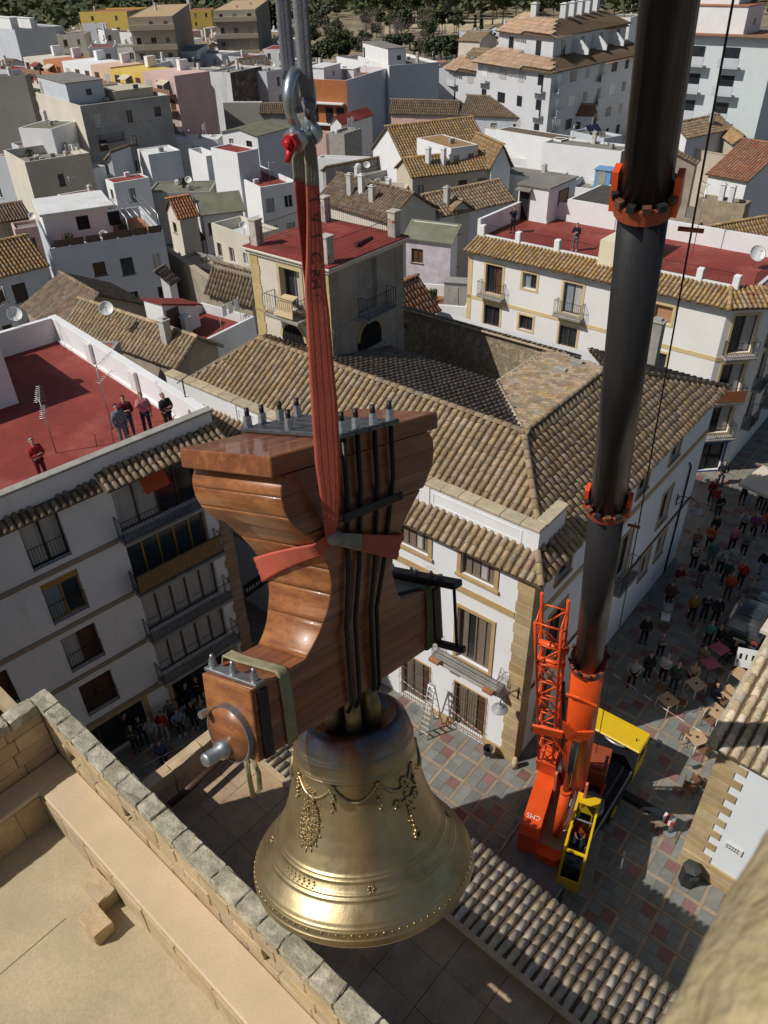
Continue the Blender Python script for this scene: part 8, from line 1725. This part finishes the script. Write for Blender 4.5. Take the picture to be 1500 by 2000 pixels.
# ---- small houses filling the lanes between the named ones
def hits(A, Bp):
    for P in (A, Bp):
        for i in range(4):
            e = P[(i + 1) % 4] - P[i]; n = V((-e.y, e.x, 0)).normalized(); a = [n.dot(v) for v in A]; b_ = [n.dot(v) for v in Bp]
            if max(a) < min(b_) - .05 or max(b_) < min(a) - .05: break
        else: continue
        return False
    return True
def rect(f, x0, x1, y0, y1): return [f.w(x0, y0), f.w(x1, y0), f.w(x1, y1), f.w(x0, y1)]
KEEP = [rect(TH, -60, 25.8, -40, 26), rect(TH, 17, 60, -14, 21), rect(FL, -40, 3, -2, 17)]
LM = [(95, 60, 'the shaded rear wall'), (30, 200, 'the plain grey flats'), (230, 240, 'the grey balcony block'), (110, 340, 'the cluttered dark terrace'), (60, 480, 'the golden left roof'), (190, 430, 'the planted roof terrace'), (350, 450, 'the orange tile slope'), (440, 330, 'the stepped white house'), (320, 320, 'the plain white block'), (470, 230, 'the broad grey party wall'), (480, 165, 'the dark weathered wall'), (360, 200, 'the porch beam house'), (280, 130, 'the pink flats'), (350, 60, 'the tan concrete halls'), (540, 110, 'the cypress clump'), (640, 190, 'the orange brick parapet'), (670, 240, 'the red gabled hut'), (800, 160, 'the tall shaded wall'), (850, 290, 'the golden villa'), (950, 390, 'the mottled tile roof'), (700, 380, 'the twin chimney roof'), (960, 210, 'the three long tile roofs'), (1100, 320, 'the wide blank wall'), (1080, 180, 'the terracotta roofed flats'), (1380, 250, 'the hipped tile roof'), (1440, 320, 'the red brown roof'), (1400, 190, 'the sloping red wall'), (1400, 420, 'the tan stone front'), (1420, 110, 'the balconied flats')]
rf_ = random.Random(77); seen = set(); nfill = 0
WALLS = [('white', WHITE), ('white', WHITE), ('whitewashed', WHITE2), ('bluish white', BLUP), ('cream', CREAM), ('beige', BEIGE), ('ochre', TANP), ('pink', PINKP)]
ROOFS = [('brown tile', TILEB), ('tan tile', TILE), ('tan tile', TILE), ('orange tile', TILER), ('red', REDF), ('faded red', REDF2), ('grey', GREYF), ('terracotta', TERRA), ('white', WHITE2)]
for py in range(62, 560, 11):
    for px in range(-10, 1500, 19):
        if nfill >= 150 or (py < 128 and 560 < px < 930): continue
        jx, jy = px + rf_.uniform(-8, 8), py + rf_.uniform(-5, 5); z = rf_.uniform(5.2, 8.6); p = at(jx, jy, z)
        if p.length > 330 or p.y < 44: continue
        f = Fr((p.x, p.y), 40 + rf_.uniform(-9, 9)); wx, wy = rf_.uniform(4.5, 9), rf_.uniform(4, 8); A = rect(f, 0, wx, 0, wy)
        if any(hits(A, B) for B in KEEP) or any(hits(A, B) for B in FOOT): continue
        (wn, wm), (rn, rm) = rf_.choice(WALLS), rf_.choice(ROOFS); l0 = min(LM, key=lambda l: (l[0] - jx) ** 2 + 2 * (l[1] - jy) ** 2)
        dx, dy = jx - l0[0], jy - l0[1]; rel = ('right of' if dx > 0 else 'left of') if abs(dx) > 1.3 * abs(dy) else ('behind' if dy < 0 else 'in front of')
        ft = rf_.choice(['', ' and a dish', ' and a chimney', ' and washing', ' and an aerial', ' and a water tank']); lab = f'{wn} house, {rn} roof{ft.replace(" and an", ",").replace(" and a", ",").replace(" and", ",")}, {rel} {l0[2]}'
        if lab in seen: continue
        seen.add(lab); nfill += 1; ac = {'': '', ' and a dish': 'd', ' and a chimney': 'c', ' and washing': 'l', ' and an aerial': 'a', ' and a water tank': 'w'}[ft]
        if 'tile' in rn:
            e0, e1, r0, r1 = f.w(0, 0, z), f.w(wx, 0, z), f.w(0, wy / 2, z + wy * .2), f.w(wx, wy / 2, z + wy * .2)
            if rf_.random() < .5: e0, e1, r0, r1 = f.w(0, wy, z), f.w(0, 0, z), f.w(wx / 2, wy, z + wx * .2), f.w(wx / 2, 0, z + wx * .2)
            gable(lab, e0, e1, r0, r1, z, r0.z, rm, wm, wr_=2, wl=1, acc=ac if ac in 'ca' else '', seg=3)
        else: flat(lab, p, wy, wx, z, wm, rm, rf_.choice([.1, .5, .8]), 2, 2, acc=ac or 'b', azf=f.az)
# ================================================================ park, trees, hills
SANDY = M('sandy park ground', (.58, .47, .31), var=.3, scale=.05, fine=.6, bump=.05); 
def sheet(name, pts, z, mat):
    g = MB(); g.face([V((p.x, p.y, z)) for p in pts]); o = g.build(name, [mat]); o['kind'] = 'structure'; return o
sheet('park_ground', [at(560, 125), at(1000, 95), at(1400, 60), at(1700, 30), at(1700, -45), at(-200, -40), at(-200, 60)], -.02, M('dry park ground', (.33, .275, .17), var=.35, scale=.06, fine=.5))
sheet('park_path', [at(752, 78), at(905, 66), at(940, 48), at(1060, 40), at(1060, 34), at(900, 40), at(770, 22), at(752, 26)], .0, SANDY)
g = MB(); NG = 60
for j in range(13):
    for i in range(NG + 1):
        a = radians(-75 + 150 * i / NG); r = 560 + 90 * j; p = V((sin(a) * r, cos(a) * r, 0)); p.z = -.5 + 130 * (j / 12) ** 1.2 * (1 + .35 * noise.noise(p * .004)) + 6 * noise.noise(p * .02) * (j > 0); g._a(p)
for j in range(12):
    for i in range(NG): g.idx((j * (NG + 1) + i, j * (NG + 1) + i + 1, (j + 1) * (NG + 1) + i + 1, (j + 1) * (NG + 1) + i), 0, True)
h_ = g.build('hills', [M('scrub hillside', (.075, .085, .04), var=.5, scale=.02, fine=.3, bump=.3)]); h_['kind'] = 'structure'
LEAFS = {}
def leafmat(name, c): return M(name, c, var=.35, scale=.8, fine=3, isl=.3, bump=0, rough=.8)
PINE = leafmat('pine foliage', (.085, .115, .035)); OAKL = leafmat('broadleaf foliage', (.085, .115, .04)); CYP = leafmat('cypress foliage', (.03, .05, .02)); BARE = leafmat('bare twigs', (.24, .195, .165)); OLIVE = leafmat('olive foliage', (.13, .14, .085)); BARK = M('bark', (.13, .09, .06), var=.3, scale=3)
def crown_mesh(kind, seed):
    rng = random.Random(seed); g = MB()
    if kind == 'cypress': lobes = [((0, 0, 1.5 + 1.1 * i), 1.15 - .09 * i, .8) for i in range(10)]; n, ls = 110, .38
    elif kind == 'pine': lobes = [((rng.uniform(-2.2, 2.2), rng.uniform(-2.2, 2.2), rng.uniform(6.0, 9.2)), rng.uniform(1.0, 2.0), .6) for _ in range(12)]; n, ls = 95, .5
    elif kind == 'bare': lobes = [((rng.uniform(-2, 2), rng.uniform(-2, 2), rng.uniform(3.5, 7.5)), rng.uniform(1.0, 1.8), .9) for _ in range(10)]; n, ls = 60, .34
    else: lobes = [((rng.uniform(-1.9, 1.9), rng.uniform(-1.9, 1.9), rng.uniform(2.6, 5.4)), rng.uniform(.9, 1.7), .8) for _ in range(12)]; n, ls = 95, .42
    for c, r, fl in lobes:
        for _ in range(n):
            a, b_ = rng.uniform(0, 6.283), math.acos(rng.uniform(-1, 1)); rr = r * rng.uniform(.55, 1.05)
            p = V((c[0] + rr * sin(b_) * cos(a), c[1] + rr * sin(b_) * sin(a), c[2] + rr * cos(b_) * fl)); u = V((rng.uniform(-1, 1), rng.uniform(-1, 1), rng.uniform(-.6, .6))).normalized(); v = u.cross(V((rng.uniform(-1, 1), rng.uniform(-1, 1), 1))).normalized(); s = ls * rng.uniform(.6, 1.3) * (.35 if kind == 'bare' else 1)
            if kind == 'bare': g.face([p - u * s * 2.4 - v * .05, p + u * s * 2.4, p - u * s * 2.4 + v * .05])
            else: g.face([p - u * s, p + v * s * .7, p + u * s, p - v * s * .7])
    return g, lobes
TREES = {}
def tree_kind(kind, seed, mat):
    g, lobes = crown_mesh(kind, seed); cm_ = g.mesh('crown', [mat]); t = MB(); top = 11 if kind == 'cypress' else 6.8 if kind == 'pine' else 4.5
    pts = [V((0, 0, -.3)), V((.1, .05, top * .3)), V((-.05, .1, top * .65)), V((.05, 0, top))]; t.tube(pts, [.26, .2, .15, .06], 7)
    if kind != 'cypress':
        for c, r, _ in lobes[:8]: q = pts[2].lerp(pts[1], .5) if kind != 'pine' else pts[2]; t.tube([q, q.lerp(V(c), .55) + V((0, 0, .2)), V(c)], [.09, .06, .025], 5)
    TREES.setdefault(kind, []).append((cm_, t.mesh('trunk', [BARK])))
for k, m_ in (('pine', PINE), ('broad', OAKL), ('cypress', CYP), ('bare', BARE), ('olive', OLIVE)):
    for s in range(3 if k in ('pine', 'broad') else 2): tree_kind(k, hash_ := 40 + s * 7 + len(k), m_)
TN = [0]
def tree(kind, p, s, label, grp):
    TN[0] += 1; cm_, tm = TREES[kind][TN[0] % len(TREES[kind])]; t = thing({'pine': 'pine_tree', 'cypress': 'cypress_tree', 'bare': 'bare_tree', 'olive': 'olive_tree'}.get(kind, 'broadleaf_tree'), label, 'tree', p, grp); t.rotation_euler = (0, 0, rnd(0, 6.28)); t.scale = (s * rnd(.9, 1.1), s * rnd(.9, 1.1), s); WL[t] = V((0, 0, 0))
    for nm, me in (('crown', cm_), ('trunk', tm)): o = bpy.data.objects.new(nm, me); COL.objects.link(o); o.parent = t
    return t
rt_ = random.Random(5)
for px, py, s, wd in ((503, 96, 1.15, 'short outermost left'), (514, 98, 1.45, 'second tallest'), (524, 97, 1.6, 'tallest'), (534, 99, 1.3, 'fourth from the left'), (542, 98, 1.1, 'rightmost'), (926, 96, .8, 'left'), (938, 98, .9, 'right')): tree('cypress', at(px, py), s, wd + (' cypress of the clump beside the white house with a red roof' if px < 600 else ' cypress of the pair left of the terracotta roofed flats'), 'cypresses')
for i in range(44): px = rt_.uniform(735, 1235); tree('pine', at(px, rt_.uniform(30, 48) if px < 1120 else rt_.uniform(14, 26)), rt_.uniform(1.0, 1.5), 'umbrella pine in the park wood behind the sandy clearing', 'pines of the park wood')
for i in range(46): tree('pine', at(rt_.uniform(560, 1300), rt_.uniform(2, 22)), rt_.uniform(1.2, 1.8), 'tall pine in the far rows of the park wood', 'far pines of the park wood')
for i in range(16): tree('pine', at(rt_.uniform(742, 905), rt_.uniform(52, 84)), rt_.uniform(.7, 1.0), 'lone pine standing on the sandy clearing', 'pines on the sandy clearing')
for i in range(20): tree('bare', at(rt_.uniform(640, 870), rt_.uniform(70, 128)), rt_.uniform(.8, 1.2), 'leafless grey tree at the near side of the park', 'leafless trees by the park')
for i in range(24): tree('broad', at(rt_.uniform(590, 900), rt_.uniform(84, 150)), rt_.uniform(.8, 1.3), 'bushy green tree behind the shaded blue grey houses', 'bushy trees by the park')
for i in range(26): tree('olive', at(rt_.uniform(560, 800), rt_.uniform(30, 90)), rt_.uniform(.7, 1.1), 'greyish olive tree in the open part of the park', 'olive trees in the park')
for i in range(46): tree('pine' if i % 2 else 'broad', at(rt_.uniform(-40, 470), rt_.uniform(3, 34)), rt_.uniform(1.0, 1.7), ('tall pine' if i % 2 else 'dense green tree') + ' in the dark wood beyond the left rooftops', 'trees beyond the left rooftops' if i % 2 else 'dense trees beyond the left rooftops')
for i in range(12): tree('broad', at(rt_.uniform(190, 240), rt_.uniform(40, 66)), rt_.uniform(.6, .9), 'green garden tree beside the ochre yellow villa', 'garden trees of the yellow villa')
for i in range(10): tree('pine', at(rt_.uniform(1350, 1420), rt_.uniform(-4, 12)), rt_.uniform(1.0, 1.4), 'pine above the roofs beside the balconied flats', 'pines in the top right')
# far wood on the hillside reads as one mass
g = MB()
for i in range(5200):
    a = radians(rt_.uniform(-32, 34)); r = rt_.uniform(430, 760); p = V((sin(a) * r, cos(a) * r, max(0, (r - 560) / 90 * 5.5))); s = rt_.uniform(2.2, 4.5)
    for k in range(3):
        u = V((rt_.uniform(-1, 1), rt_.uniform(-1, 1), rt_.uniform(-.3, .6))).normalized(); v = u.cross(V((rt_.uniform(-1, 1), rt_.uniform(-1, 1), 1))).normalized(); q = p + V((rt_.uniform(-2, 2), rt_.uniform(-2, 2), rt_.uniform(2, 7)))
        g.face([q - u * s * .6, q + v * s * .5, q + u * s * .6, q - v * s * .5])
g.build('far_wood', [PINE], None, (0, 500, 0), kind='stuff')
for px, py in ((1352, 330),): tree('cypress', at(1381, 330, 0), .62, 'slim cypress between the stone wall and the red brown tile roof', 'garden cypress')
